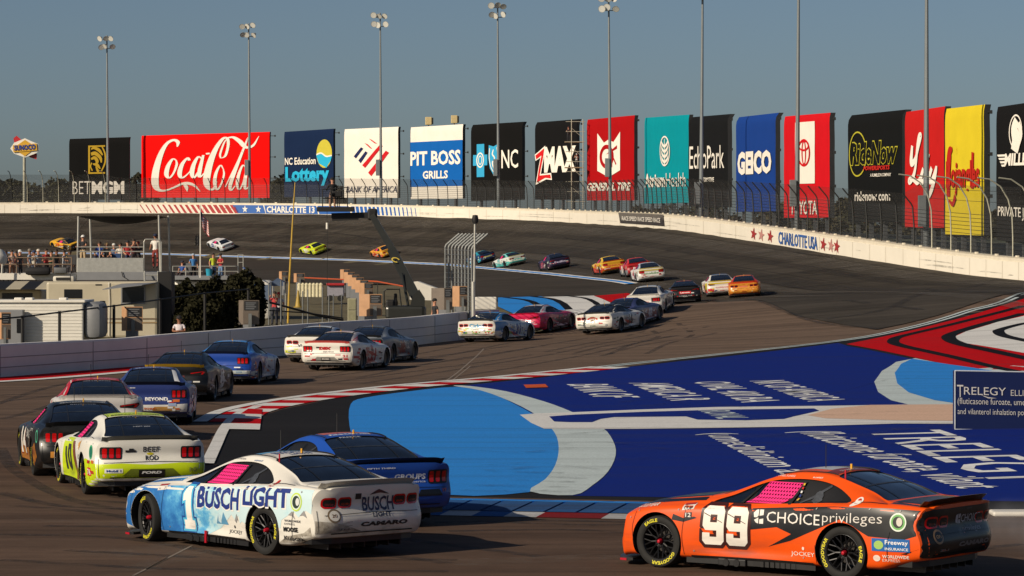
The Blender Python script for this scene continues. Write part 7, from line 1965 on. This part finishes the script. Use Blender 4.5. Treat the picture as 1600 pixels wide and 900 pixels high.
M_AC = mat('roof_unit_plastic', '#c4c0b4', .6, 0, 0, .1, 3)
for u, v, Y, w, what in ((95, 440, 151, 1.0, 'near the left end of the beige motorhome roof'), (18, 452, 153, .9, 'on the pale motorhome at far left'), (352, 438, 184, .9, 'on the white trailer behind the bushes')):
    m = MB(); p = P3(u, v, Y) + Vector((0, 1.2, .12)); m.box(p, (w, .7, .28), 0, None, .08); m.box(p + Vector((0, -.36, 0)), (w * .7, .02, .14), 1)
    o = m.build('roof_air_conditioner', [M_AC, M_IRON], None, True); tag(o, 'pale roof air conditioner ' + what, 'air conditioner')
def chair_at(u, v, Y, c, lab):
    root = empty('folding_chair', P3(u, v, Y), R(170), lab, 'chair')
    m = MB(); m.box((0, 0, .42), (.5, .45, .03)); m.build('seat', mat('cloth', c, .85, 0, 0, .12, 12), root)
    m = MB(); m.box((0, -.24, .70), (.5, .03, .5)); m.build('backrest', mat('cloth', c, .85, 0, 0, .12, 12), root)
    for sx in (-.24, .24):
        for q in (((sx, -.22, 0), (sx, .22, .45)), ((sx, .22, 0), (sx, -.26, .95))): m = MB(); m.tube(q, .015, 0, 6); m.build('leg', M_IRON, root)
chair_at(291, 437, YR - .2, '#5a5c60', 'grey folding chair on the grey roof deck left of the flagpole'); chair_at(180, 425, YD - .2, '#24406c', 'blue folding chair on the canopied deck between the seated people')
chair_at(110, 427, YD - .6, '#3a3a3c', 'black folding chair at the right end of the brown railing')
m = MB(); p = P3(146, 424, YD - 1.0); m.box(p + Vector((0, 0, .2)), (.62, .4, .36), 0, None, .04); m.box(p + Vector((0, 0, .41)), (.64, .42, .08), 1, None, .03); o = m.build('cooler', [mat('cool_box_red', '#a8342c', .5), M_WHITEP], None, True); tag(o, 'red cool box with a white lid on the canopied deck', 'cooler')
m = MB(); m.tube([P3(190, 424.5, YD - 2.06), P3(192, 432, YD - 2.08), P3(200, 437, YD - 2.08), P3(206, 455, YD - 2.1), P3(204, 500, YD - 2.2)], .022, 0, 6); o = m.build('power_cable', M_IRON); tag(o, 'black power cable hanging down from the canopied deck', 'cable')
m = MB(); m.tube([P3(380, 418, 184), P3(388, 424, 180), P3(395, 440, 178), P3(404, 452, 176), P3(412, 470, 174)], .035, 0, 6); o = m.build('water_hose', mat('blue_hose', '#3a5c9c', .5)); tag(o, 'blue hose trailing from the right end of the grey roof deck', 'hose')
# tan electrical pedestals
def pedestal(u0, u1, us, v0, v1, Y, label, lit=True):
    """u0..us lit face, us..u1 dark face with panel"""
    root = empty('power_pedestal', gbase((u0 + u1) / 2, Y), 0, label, 'utility box', 'tan power boxes on posts')
    a, b, c = P3(u0, v0, Y + .28), P3(us, v0, Y), P3(u1, v0, Y + .12); h = (v1 - v0) * Y / FPX
    d = a + c - b
    m = MB(); base = [a, b, c, d]; m.add([p - Vector((0, 0, h)) for p in base] + base, [(3, 2, 1, 0), (4, 5, 6, 7), (0, 1, 5, 4), (1, 2, 6, 5), (2, 3, 7, 6), (3, 0, 4, 7)]); part(m, 'cabinet', [M_TAN if lit else M_TAN_SHADED], root)
    n = (c - b).cross(Vector((0, 0, 1))).normalized(); n = n if n.y < 0 else -n
    def q(t, f): return b + (c - b) * t - Vector((0, 0, h * f)) + n * .012
    m = MB(); m.add([q(.06, .04), q(.94, .04), q(.94, .42), q(.06, .42)], [(3, 2, 1, 0)], 0); m.add([q(.06, .46), q(.94, .46), q(.94, .96), q(.06, .96)], [(3, 2, 1, 0)], 1)
    for k in range(4): m.add([q(.15, .1 + .08 * k) + n * .004, q(.8 - .1 * (k % 2), .1 + .08 * k) + n * .004, q(.8 - .1 * (k % 2), .13 + .08 * k) + n * .004, q(.15, .13 + .08 * k) + n * .004], [(3, 2, 1, 0)], 2)
    part(m, 'front_panel', [mat('dark_panel', '#2a2a2b', .5), M_TAN_SHADED, M_GREYP], root)
    m = MB(); w = (u1 - u0) * Y / FPX; p = b.lerp(c, .45) - Vector((0, .15, h * .55)); zb = g1(p.x, p.y); m.box((p.x, p.y, (p.z + zb) / 2), (w * .16, .12, p.z - zb)); part(m, 'post', [M_GALV], root)
    m = MB(); p = (a + c) / 2; m.box((p.x, p.y, (a.z - h + zb) / 2), (w * .55, .4, a.z - h - zb)); part(m, 'plinth', [M_GREYP], root)
pedestal(190, 223, 197, 479, 517, 131, 'tan power box on a post in front of the beige motorhome')
pedestal(-6, 17, 2, 488, 530, 121, 'tan power box on a post at the left edge of the picture')
pedestal(373, 405, 380, 469, 507, 141, 'brown grey power box on a post in front of the tallest bush', False)
pedestal(561, 597, 577, 459.5, 494, 150, 'large tan power box nearest the lift at the end of the row')
for k in range(6):
    t = k / 5; Y = 166 + 62 * t; u = 572 - 33 * t; v = 442 - 21 * t; w = 22 - 7 * t
    pedestal(u - w / 2, u + w / 2, u - w / 2 + w * .36, v, v + 20 - 4 * t, Y, ['tan power box right behind the large one', 'tan power box third in the receding row', 'tan power box fourth in the receding row', 'tan power box fifth in the receding row', 'tan power box last but one in the receding row', 'tan power box farthest off in the receding row'][k])
pedestal(674, 707, 694, 450, 484, 152, 'brown grey power box with a black panel left of the steel fence', False)
pedestal(707, 730, 717.5, 447, 479, 155, 'tan power box with a black panel in front of the steel fence')
pedestal(436, 450, 440, 424, 440, 225, 'small tan power box left of the yellow pole'); pedestal(459, 476, 463, 427, 441, 220, 'small tan power box right of the yellow pole')
m = MB(); boxpx(m, 543, 557, 466, 504, 149, .4, 0, .03); boxpx(m, 544, 556, 468, 484, 148.96, .05, 1, .01); boxpx(m, 544, 556, 486, 501, 148.96, .05, 1, .01); o = m.build('switch_cabinet', [mat('olive_grey_enamel', '#8f8c74', .6), mat('olive_grey_door', '#878468', .6)]); tag(o, 'olive grey upright cabinet left of the large tan power box', 'utility box')

# yellow whip pole
m = MB(); m.tube([P3(450, 505, 150), P3(452, 440, 150), P3(457, 350, 150), P3(461, 285, 150)], [.05, .045, .035, .02], 0, 8); o = m.build('marker_pole', mat('yellow_enamel', '#b9962c', .5), None, True); tag(o, 'tall thin yellow pole leaning slightly right', 'pole')

# boom lift with operator
YB = 158
root = empty('boom_lift', gbase(640, YB), 0, 'dark boom lift raising a work platform high above the infield', 'boom lift')
m = MB(); boxpx(m, 602, 664, 478, 500, YB - 1.2, 2.6, 0, .15); part(m, 'chassis', [M_LIFT], root)
m = MB(); vs = [(632, 500), (663, 500), (664, 466), (655, 452), (645, 462), (640, 480)]; plate(m, vs, YB - .9 - 0, YB + .9, 0) if False else None
a_ = [P3(u, v, YB - .9) for u, v in vs]; b_ = [P3(u, v, YB + .9) for u, v in vs]; n = len(vs); m.add(a_ + b_, [tuple(range(n)), tuple(range(2 * n - 1, n - 1, -1))] + [(i, n + i, n + (i + 1) % n, (i + 1) % n) for i in range(n)]); part(m, 'turret', [M_LIFT], root)
m = MB()
for dy in (-.7, .7):
    m.tube([P3(600, 480, YB + dy), P3(600, 455, YB + dy), P3(604, 452, YB + dy), P3(624, 452, YB + dy), P3(627, 480, YB + dy)], .045, 0, 6)
for u, v in ((604, 452), (624, 452)): m.tube([P3(u, v, YB - .7), P3(u, v, YB + .7)], .045, 0, 6)
part(m, 'cab_frame', [M_LIFT], root)
m = MB(); m.box(P3(612, 476, YB), (.6, .6, .5), 0, None, .1); m.box(P3(618, 468, YB), (.15, .6, .6), 0, None, .05); part(m, 'seat', [M_IRON], root)
for u in (608, 655):
    for dy in (-1.2, 1.1):
        m = MB(); p = P3(u, 490, YB + dy); m.lathe([(0, -.16), (.40, -.16), (.44, -.1), (.44, .1), (.40, .16), (0, .16)], 0, 18, Matrix.Translation((p.x, p.y, g1(p.x, p.y) + .44)) @ Matrix.Rotation(R(90), 4, 'X')); part(m, 'wheel', [M_TYRE], root, True)
def beam(m, p, q, w0, w1, mi=0):
    d = (q - p).normalized(); s_ = d.cross(Vector((0, 1, 0))).normalized(); t_ = d.cross(s_)
    A = [p + s_ * a * w0 / 2 + t_ * b * w0 / 2 for a, b in ((-1, -1), (1, -1), (1, 1), (-1, 1))]; B = [q + s_ * a * w1 / 2 + t_ * b * w1 / 2 for a, b in ((-1, -1), (1, -1), (1, 1), (-1, 1))]
    m.add(A + B, [(3, 2, 1, 0), (4, 5, 6, 7)] + [(i, (i + 1) % 4, 4 + (i + 1) % 4, 4 + i) for i in range(4)], mi)
p0, p1, p2 = P3(652, 468, YB), P3(614, 392, YB + 4), P3(581, 336, YB + 7)
m = MB(); beam(m, p0, p1, .46, .40); beam(m, p1, p2, .34, .30); m.tube([p0 + Vector((-.30, 0, .1)), p1 + Vector((-.26, 0, 0))], .035, 0, 6); m.tube([P3(638, 478, YB - .3), P3(628, 428, YB + 1.6)], .07, 0, 8)
part(m, 'boom_arm', [M_LIFT], root)
m = MB(); c = P3(618.5, 406, YB + 3.0); vs, fs = ring2d(0, 0, .34, .30, .11, 18); m.add([c + (p1 - p0).normalized() * (y * .9) + Vector((x * .6, -.32, 0)) for x, y in vs], fs[:14]); part(m, 'arm_emblem', [mat('yellow_decal', '#c9b04a', .5)], root)
YQ = YB + 7
m = MB(); beam(m, P3(581, 336, YQ), P3(518, 337, YQ), .30, .26); beam(m, P3(519, 342, YQ), P3(560, 339, YQ), .22, .3); m.box(P3(582, 335, YQ), (.5, .5, .6), 0, None, .1); part(m, 'jib', [M_IRON], root)
m = MB(); a, b = P3(496, 327, YQ), P3(553, 327, YQ); m.box(((a.x + b.x) / 2, YQ, a.z), (b.x - a.x, 1.2, .24)); part(m, 'platform_floor', [M_IRON], root)
m = MB()
for dy in (-.5, .5):
    for v in (296, 310): m.tube([P3(504, v, YQ + dy), P3(543, v - (0 if v == 310 else 3), YQ + dy)], .03, 0, 6)
    for u in (504, 517, 530, 543): m.tube([P3(u, 327, YQ + dy), P3(u, 296 if u < 543 else 292, YQ + dy)], .03, 0, 6)
for u in (504, 543): m.tube([P3(u, 296, YQ - .5), P3(u, 296, YQ + .5)], .03, 0, 6)
part(m, 'platform_railing', [M_IRON], root)
m = MB(); m.tube([P3(511, 328, YQ), P3(511.5, 400, YQ), P3(511, 490, YQ)], .012, 0, 5); part(m, 'drop_cable', [M_IRON], root)
m = MB(); m.tube([P3(511, 348, YQ), P3(511, 358, YQ)], .06, 0, 8); part(m, 'cable_weight', [M_WHITEP], root)
def put(u, vt, Y, rz, pose, shirt, trousers, label, hat=None, **kw):
    p = P3(u, vt, Y); s = kw.get('scale', 1.0); return person((p.x, p.y, p.z - 1.785 * s), rz, pose, shirt, trousers, label, hat, **kw)
m = MB(); m.box(P3(527, 303, YQ - .5), (.5, .35, .3), 0, None, .04); m.tube([P3(523, 303, YQ - .6), P3(517, 304, YQ - .75)], .08, 0, 10); m.tube([P3(527, 306, YQ - .5), P3(527, 326, YQ - .5)], .03, 0, 6)
o = m.build('broadcast_camera', M_IRON); tag(o, 'black broadcast camera on the boom lift platform', 'camera')
put(519.5, 277, YQ + .1, R(20), 'rail', '#1b1b1e', '#8a6a58', 'person in black jacket and cap standing on the raised lift platform', '#17171a', sleeves=True, shorts=False, scale=1.0)

# steel fence panels seen end on, with tops bent to the right
root = empty('catch_fence', gbase(718, 160), 0, 'grey steel fence of close upright posts with tops bent right beside the slim pole', 'fence')
for k in range(9):
    u = 696 + 5.2 * k; Y = 172 - 2.6 * k; vt = 386 + .4 * k
    a = P3(u, 0, Y); zb = g1(a.x, Y); m = MB(); q = P3(u, vt, Y)
    m.tube([(q.x, Y, zb), (q.x, Y, q.z), (q.x + .05, Y, q.z + .12), (q.x + .75, Y, q.z + .72)], .065, 0, 6); part(m, 'fence_post', [M_GALV], root)
m = MB()
for f in range(14):
    m.tube([P3(696, 390 + f * 7.2, 172), P3(738, 392 + f * 7.2, 151)], .014, 0, 4)
for f in range(5): m.tube([P3(696, 386, 172) + Vector((.15 * f + .1, 0, .14 * f + .1)), P3(738, 388, 151) + Vector((.15 * f + .1, 0, .14 * f + .1))], .014, 0, 4)
part(m, 'cable', [M_GALV], root)
root = empty('camera_pole', gbase(740.5, 148), 0, 'slim pale pole with a black box on top beside the steel fence', 'pole')
m = MB(); a = gbase(740, 148); m.tube([a, P3(742, 348, 148)], [.06, .045], 0, 8); m.tube([a, P3(739.3, 440, 148)], .09, 0, 8); part(m, 'pole', [M_RAIL], root)
m = MB(); m.lathe([(0, -.2), (.12, -.18), (.16, 0), (.12, .2), (0, .22)], 0, 12, Matrix.Translation(P3(742.5, 343, 148))); part(m, 'housing', [M_IRON], root, True)

# white block barriers and covered heaps
m = MB(); boxpx(m, 742, 776, 464, 484, 153, .6, 0, .05); o = m.build('block_barrier', M_WHITEP); tag(o, 'white block barrier at the end of the infield wall', 'barrier')
m = MB(); vs = [(640, 468), (641, 441), (652, 439.5), (664, 444), (681, 450), (690, 470)]; a_ = [P3(u, v, 172) for u, v in vs]; b_ = [P3(u + 4, v, 176) for u, v in vs]; n = len(vs)
m.add(a_ + b_, [tuple(range(n)), tuple(range(2 * n - 1, n - 1, -1))] + [(i, n + i, n + (i + 1) % n, (i + 1) % n) for i in range(n)]); o = m.build('tent', M_WHITEP); tag(o, 'white sloping tent behind the boom lift', 'tent')
for k in range(7):
    m = MB(); p = P3(468 + k * 5.6, 464, 205); m.lathe([(0, 0), (.14, 0), (.15, .1), (.13, .2), (.15, .3), (.13, .4), (.15, .5), (.13, .6), (.15, .75), (.06, .86), (0, .86)], 0, 12, Matrix.Translation((p.x, p.y, p.z)) @ Matrix.Scale(1.05, 4))
    o = m.build('water_barrel', mat('cream_plastic', '#c9c1a0', .5), None, True); tag(o, 'cream ribbed water barrel in the tight row beside the lilac trailer', 'barrel', 'cream water barrels beside the lilac trailer')
root = empty('equipment_trailer', gbase(524, 205), 0, 'lilac grey equipment trailer with a red top behind the wire fence', 'trailer')
m = MB(); boxpx(m, 511, 537, 446, 463, 205, 1.2, 0, .04); part(m, 'box', [mat('lilac_grey_paint', '#8c8a94', .6)], root); m = MB(); boxpx(m, 510, 538, 442.5, 446, 204.8, 1.5, 0, .02); part(m, 'roof', [V_RED], root)
for u in (516, 532): m = MB(); p = P3(u, 466, 205); m.lathe([(0, -.1), (.2, -.1), (.2, .1), (0, .1)], 0, 12, Matrix.Translation(p) @ Matrix.Rotation(R(90), 4, 'X')); part(m, 'wheel', [M_TYRE], root)
root = empty('barrier_tape', gbase(590, 215), 0, 'orange barrier tape strung behind the row of tan boxes', 'tape')
m = MB(); m.tube([P3(476, 434, 225), P3(540, 437, 218), P3(590, 440, 214), P3(640, 449, 208)], .05, 0, 5); part(m, 'tape', [vinyl('#b8542c')], root)
for u, v, Y in ((476, 434, 225), (540, 437, 218), (590, 440, 214), (640, 449, 208)):
    m = MB(); a = P3(u, v, Y); m.tube([(a.x, a.y, g1(a.x, a.y)), a], .03, 0, 6); part(m, 'stake', [M_IRON], root)
m = MB(); m.lathe([(.2, 0), (.2, .03), (.13, .04), (.03, .7), (0, .7)], 0, 14, Matrix.Translation(P3(466, 474, 158) + Vector((0, 0, -.2))) @ Matrix.Scale(1.2, 4)); o = m.build('traffic_cone', mat('dull_yellow_plastic', '#a98d3a', .5), None, True); tag(o, 'dull yellow cone behind the wire fence', 'cone')
# popup canopy with two people under it
root = empty('popup_canopy', gbase(434, 172), 0, 'blue and white popup canopy right of the tallest bush', 'canopy')
m = MB(); c = P3(434, 434, 172); a = P3(424, 441, 170.8); b = P3(444, 441, 170.8); d = P3(446, 440, 173.2); e = P3(426, 440, 173.2); m.add([a, b, d, e, c, a - Vector((0, 0, .2)), b - Vector((0, 0, .2)), d - Vector((0, 0, .2)), e - Vector((0, 0, .2))], [(0, 1, 4), (1, 2, 4), (2, 3, 4), (3, 0, 4), (0, 5, 6, 1), (1, 6, 7, 2), (2, 7, 8, 3), (3, 8, 5, 0)]); part(m, 'top', [mat('slate_blue_canvas', '#4c5c74', .8)], root)
for q in (a, b, d, e): m = MB(); m.tube([(q.x, q.y, g1(q.x, q.y)), q], .03, 0, 6); part(m, 'leg', [M_RAIL], root)

# ------------------------------------------------------------------ spectators and crew
CR = [(9, 391, 'stand', '#22304c', '#2a2a30', 'person in a dark blue shirt at the left end of the roof deck', None), (18.5, 390, 'rail', '#c9b0a4', '#7a5a48', 'person in a pale pink shirt leaning on the deck railing', None),
      (31, 390, 'stand', '#3a3c44', '#2a2a30', 'person in a grey shirt and white cap on the roof deck', '#d8d8d4'), (46, 388.5, 'stand', '#8696ac', '#a0968a', 'person in a light blue shirt on the roof deck', '#7a7268'),
      (60, 389, 'rail', '#7c8694', '#6a5a50', 'person in a blue grey shirt leaning on the deck railing', '#c8beb0'), (72, 388, 'cross', '#a02a2c', '#2a2426', 'person in a bright red shirt with folded arms on the roof deck', None),
      (88, 389, 'stand', '#2a2c30', '#42526e', 'person in a black shirt and jeans on the roof deck', None), (100, 390, 'rail', '#cfd2d4', '#8a8a86', 'person in a white shirt at the right end of the brown railing', None)]
for k, (u, v, pose, a, b, lab, hat) in enumerate(CR): put(u, v, YD - .6 + .5 * (k % 3), R(-165 + 23 * (k % 4)), pose, a, b, lab, hat, scale=.90, skin=M_SKIN if k % 3 else M_SKIN2)
for k, (u, v, pose, a, b, lab, hat) in enumerate([(130, 367, 'rail', '#1f2024', '#b09a78', 'person in black with a white cap at the left corner of the canopied deck', '#d4d4d2'), (155.5, 377, 'sit', '#1d3f8c', '#222a44', 'person in a royal blue shirt seated on the canopied deck', None),
      (166.5, 378.5, 'sit', '#202226', '#26262a', 'fair haired person in black seated on the canopied deck', None), (199.5, 375.5, 'sit', '#a02c30', '#27324e', 'person in red with a dark cap seated on the canopied deck', '#23252c'),
      (209, 373, 'shoot', '#57292c', '#3a3034', 'person holding a camera to the face on the canopied deck', None)]):
    put(u, v, YD - .8 + .4 * (k % 2), R(180 + 14 * (k - 2)), pose, a, b, lab, hat, scale=.92, hair='#b09064' if k == 2 else '#2f241c')
put(243, 365, YD - 1.2, R(165), 'walk', '#dcd7d0', '#8a3a34', 'tall person in a white shirt and dark cap at the top of the ladder', '#1c2440', skin=M_SKIN2)
put(285, 407, YR, R(150), 'sit', '#2c5098', '#3a3034', 'person in a blue shirt sitting at the left of the grey roof deck', '#262a38', scale=.85)
put(302, 396, YR + .4, R(200), 'stand', '#3f7cb8', '#27282e', 'person in a sky blue shirt standing by the flagpole', '#9aa6b4', scale=.88)
put(333, 395, YR - .4, R(215), 'stand', '#c4d43a', '#3c5c8c', 'person in a yellow hi-vis vest on the grey roof deck', None, scale=.88)
put(345, 395.5, YR - .6, R(140), 'cross', '#a3282c', '#6f8cb0', 'person in a red top and light jeans on the grey roof deck', '#1f1f22', scale=.88)
put(280, 493, 131, R(175), 'cross', '#d6cdd0', '#2c2c30', 'photographer in a white shirt with a dark strap behind the infield wall', '#1e1c1e', skin=M_SKIN2)
put(429, 455, 168, R(150), 'shoot', '#b03a3c', '#30323c', 'person in red under the popup canopy', None)
put(436, 456, 169, R(200), 'walk', '#cfc8c8', '#3a3c4c', 'person in white and red under the popup canopy', '#a8282c')
put(679.5, 466, 149, R(120), 'stand', '#26262a', '#232327', 'crew member in black beside the brown grey power box', '#151517')
put(888, 198, Ys, R(200), 'rail', '#3c2c2c', '#2a2a30', 'person in dark clothes on the upper level of the scaffold tower', '#5a2a2a')
put(901, 240, Ys + .2, R(160), 'shoot', '#b9b4ac', '#3a3a40', 'person in a pale shirt on the lower level of the scaffold tower', '#d0d0cc')

for k, (u, v, dy, pose, a, b, lab, hat) in enumerate([(25, 392, 1.6, 'stand', '#6a3a34', '#33343a', 'person in a maroon shirt in the second row of the roof deck', None), (53, 391, 1.8, 'shoot', '#b8b4a8', '#3c4456', 'person in a cream shirt raising a camera on the roof deck', '#2c3a5c'),
      (80, 391, 1.5, 'cross', '#3c5a48', '#4a4038', 'person in a green shirt in the second row of the roof deck', None), (109, 391, 1.7, 'stand', '#c8a23a', '#3a3a40', 'person in a mustard shirt at the right end of the roof deck', None), (-3, 391, .8, 'rail', '#8a3c44', '#33343a', 'person in a dusky red shirt beside the satellite dish', None)]):
    put(u, v, YD + dy, R(170 + 15 * (k % 3)), pose, a, b, lab, hat, scale=.90, skin=M_SKIN2 if k % 2 else M_SKIN)
for k, (u, v, dy, pose, a, b, lab, hat) in enumerate([(178, 380, 1.2, 'sit', '#5a6a8c', '#33343c', 'person in a slate blue shirt at the back of the canopied deck', '#c8c8c4'), (188, 379, .9, 'rail', '#d0ccc4', '#4a4a50', 'person in a white shirt behind the seated fans on the canopied deck', None), (216, 377, .6, 'cross', '#2a2c34', '#3a3030', 'person in dark clothes next to the photographer on the canopied deck', '#a8342c')]):
    put(u, v, YD + dy, R(190 - 12 * k), pose, a, b, lab, hat, scale=.88)

# ------------------------------------------------------------------ sign board at the right edge
a = gbase(1492, 74.5)
root = empty('sponsor_board', a, 0, 'dark blue board with white serif lettering and a light blue swoosh at the right edge', 'sign')
YS = 74.5; a = P3(1492, 671, YS); b = P3(1750, 676, YS + 1.2)
def sg(x, y, o=0): return a.lerp(b, x) + Vector((0, -o, y * 1.36))
m = MB(); q = [sg(0, 0), sg(1, 0), sg(1, 1.02), sg(0, 1)]; m.add(q + [p + Vector((0, .35, 0)) for p in q], [(0, 1, 2, 3), (7, 6, 5, 4), (0, 4, 5, 1), (1, 5, 6, 2), (2, 6, 7, 3), (3, 7, 4, 0)], 0)
def st(t, x0, y0, x1, y1, bold=-.004):
    vs, fs, _ = text2d(t, bold, 0, 3); m.add([sg(x0 + (x1 - x0) * x, y0 + (y1 - y0) * y, .012) for x, y in vs], fs, 1)
st('T', .012, .555, .05, .765, -.002); st('RELEGY', .054, .60, .305, .735, -.002); st('ELLIPTA', .335, .60, .50, .70, -.008); m.add([sg(*p, .012) for p in ((.155, .60), (.2, .545), (.25, .55), (.2, .565))], [(0, 1, 2, 3)], 1)
for x in (.012, .028): pass
st('(fluticasone furoate, umeclidinium,', .016, .405, .575, .545); st('and vilanterol inhalation powder)', .016, .235, .50, .365)
for k, (c, mi) in enumerate(((.0, 2), (.018, 3))):
    vs, fs = brush([(.48, .995 - c, .012), (.62, .965 - c, .035), (.8, .90 - c, .05), (1, .80 - c, .05)], 5); m.add([sg(x, y, .014 + .004 * k) for x, y in vs], fs, mi)
    vs, fs = brush([(.52, .02 + c, .012), (.66, .055 + c, .05), (.82, .09 + c, .06), (1, .11 + c, .06)], 5); m.add([sg(x, y, .014 + .004 * k) for x, y in vs], fs, mi)
m.box((0, 0, 0), (.02, .02, 1.36), 2, Matrix.Translation(sg(0, .5, .0)))
for q0, q1 in ((sg(0, 1.005), sg(1, 1.025)), (sg(0, .0), sg(1, 0))): m.tube([q0, q1], .018, 2, 6)
part(m, 'panel', [mat('navy_board', '#1a2756', .5, 0, 0, .05, 1.5), V_WHITE, vinyl('#cfd6dc'), vinyl('#4a9ccc')], root)
for x in (.1, .6): m = MB(); p = sg(x, 0) + Vector((0, .2, 0)); m.box((p.x, p.y, .5), (.1, .1, 1.2)); part(m, 'support_leg', [M_GALV], root)
# low white barrier behind the orange car at right
m = MB(); p = hit(1553, 808); m.box((p[0] + 1.5, p[1] + .3, .04), (3.0, .5, .08), 0, None, .03); o = m.build('low_barrier', M_WHITEP); tag(o, 'low white barrier block on the road edge behind the orange car', 'barrier')

# tyre smoke hanging behind the orange car
b_ = bmesh.new(); bmesh.ops.create_icosphere(b_, subdivisions=3, radius=1)
for v in b_.verts: v.co = Vector((v.co.x * 1.7, v.co.y * 1.5, v.co.z * .42 + .40))
me = bpy.data.meshes.new('tyre_smoke'); b_.to_mesh(me); b_.free()
ms = bpy.data.materials.new('smoke'); ms.use_nodes = True; n = ms.node_tree.nodes; L = ms.node_tree.links
n.remove(n['Principled BSDF']); pv = n.new('ShaderNodeVolumePrincipled'); pv.inputs['Color'].default_value = (.75, .78, .85, 1)
tc = n.new('ShaderNodeTexCoord'); no = n.new('ShaderNodeTexNoise'); no.inputs['Scale'].default_value = 1.4; no.inputs['Detail'].default_value = 5; L.new(tc.outputs['Object'], no.inputs['Vector'])
ln_ = n.new('ShaderNodeVectorMath'); ln_.operation = 'LENGTH'; mp = n.new('ShaderNodeMapping'); mp.inputs['Location'].default_value = (0, 0, -.95); mp.inputs['Scale'].default_value = (.59, .67, 2.38); L.new(tc.outputs['Object'], mp.inputs[0]); L.new(mp.outputs[0], ln_.inputs[0])
fo = n.new('ShaderNodeMapRange'); fo.inputs['From Min'].default_value = .95; fo.inputs['From Max'].default_value = .2; L.new(ln_.outputs['Value'], fo.inputs['Value'])
nr = n.new('ShaderNodeMapRange'); nr.inputs['From Min'].default_value = .42; nr.inputs['From Max'].default_value = .75; nr.inputs['To Max'].default_value = .55; L.new(no.outputs['Fac'], nr.inputs['Value'])
mu = n.new('ShaderNodeMath'); mu.operation = 'MULTIPLY'; L.new(fo.outputs[0], mu.inputs[0]); L.new(nr.outputs[0], mu.inputs[1]); L.new(mu.outputs[0], pv.inputs['Density']); L.new(pv.outputs[0], n['Material Output'].inputs['Volume'])
me.materials.append(ms); o = link_mesh('tyre_smoke', me); q = hit(1560, 868); o.location = (q[0] + .3, q[1], .02)
tag(o, kind='stuff', label='thin bluish tyre smoke drifting behind the orange car', cat='smoke')
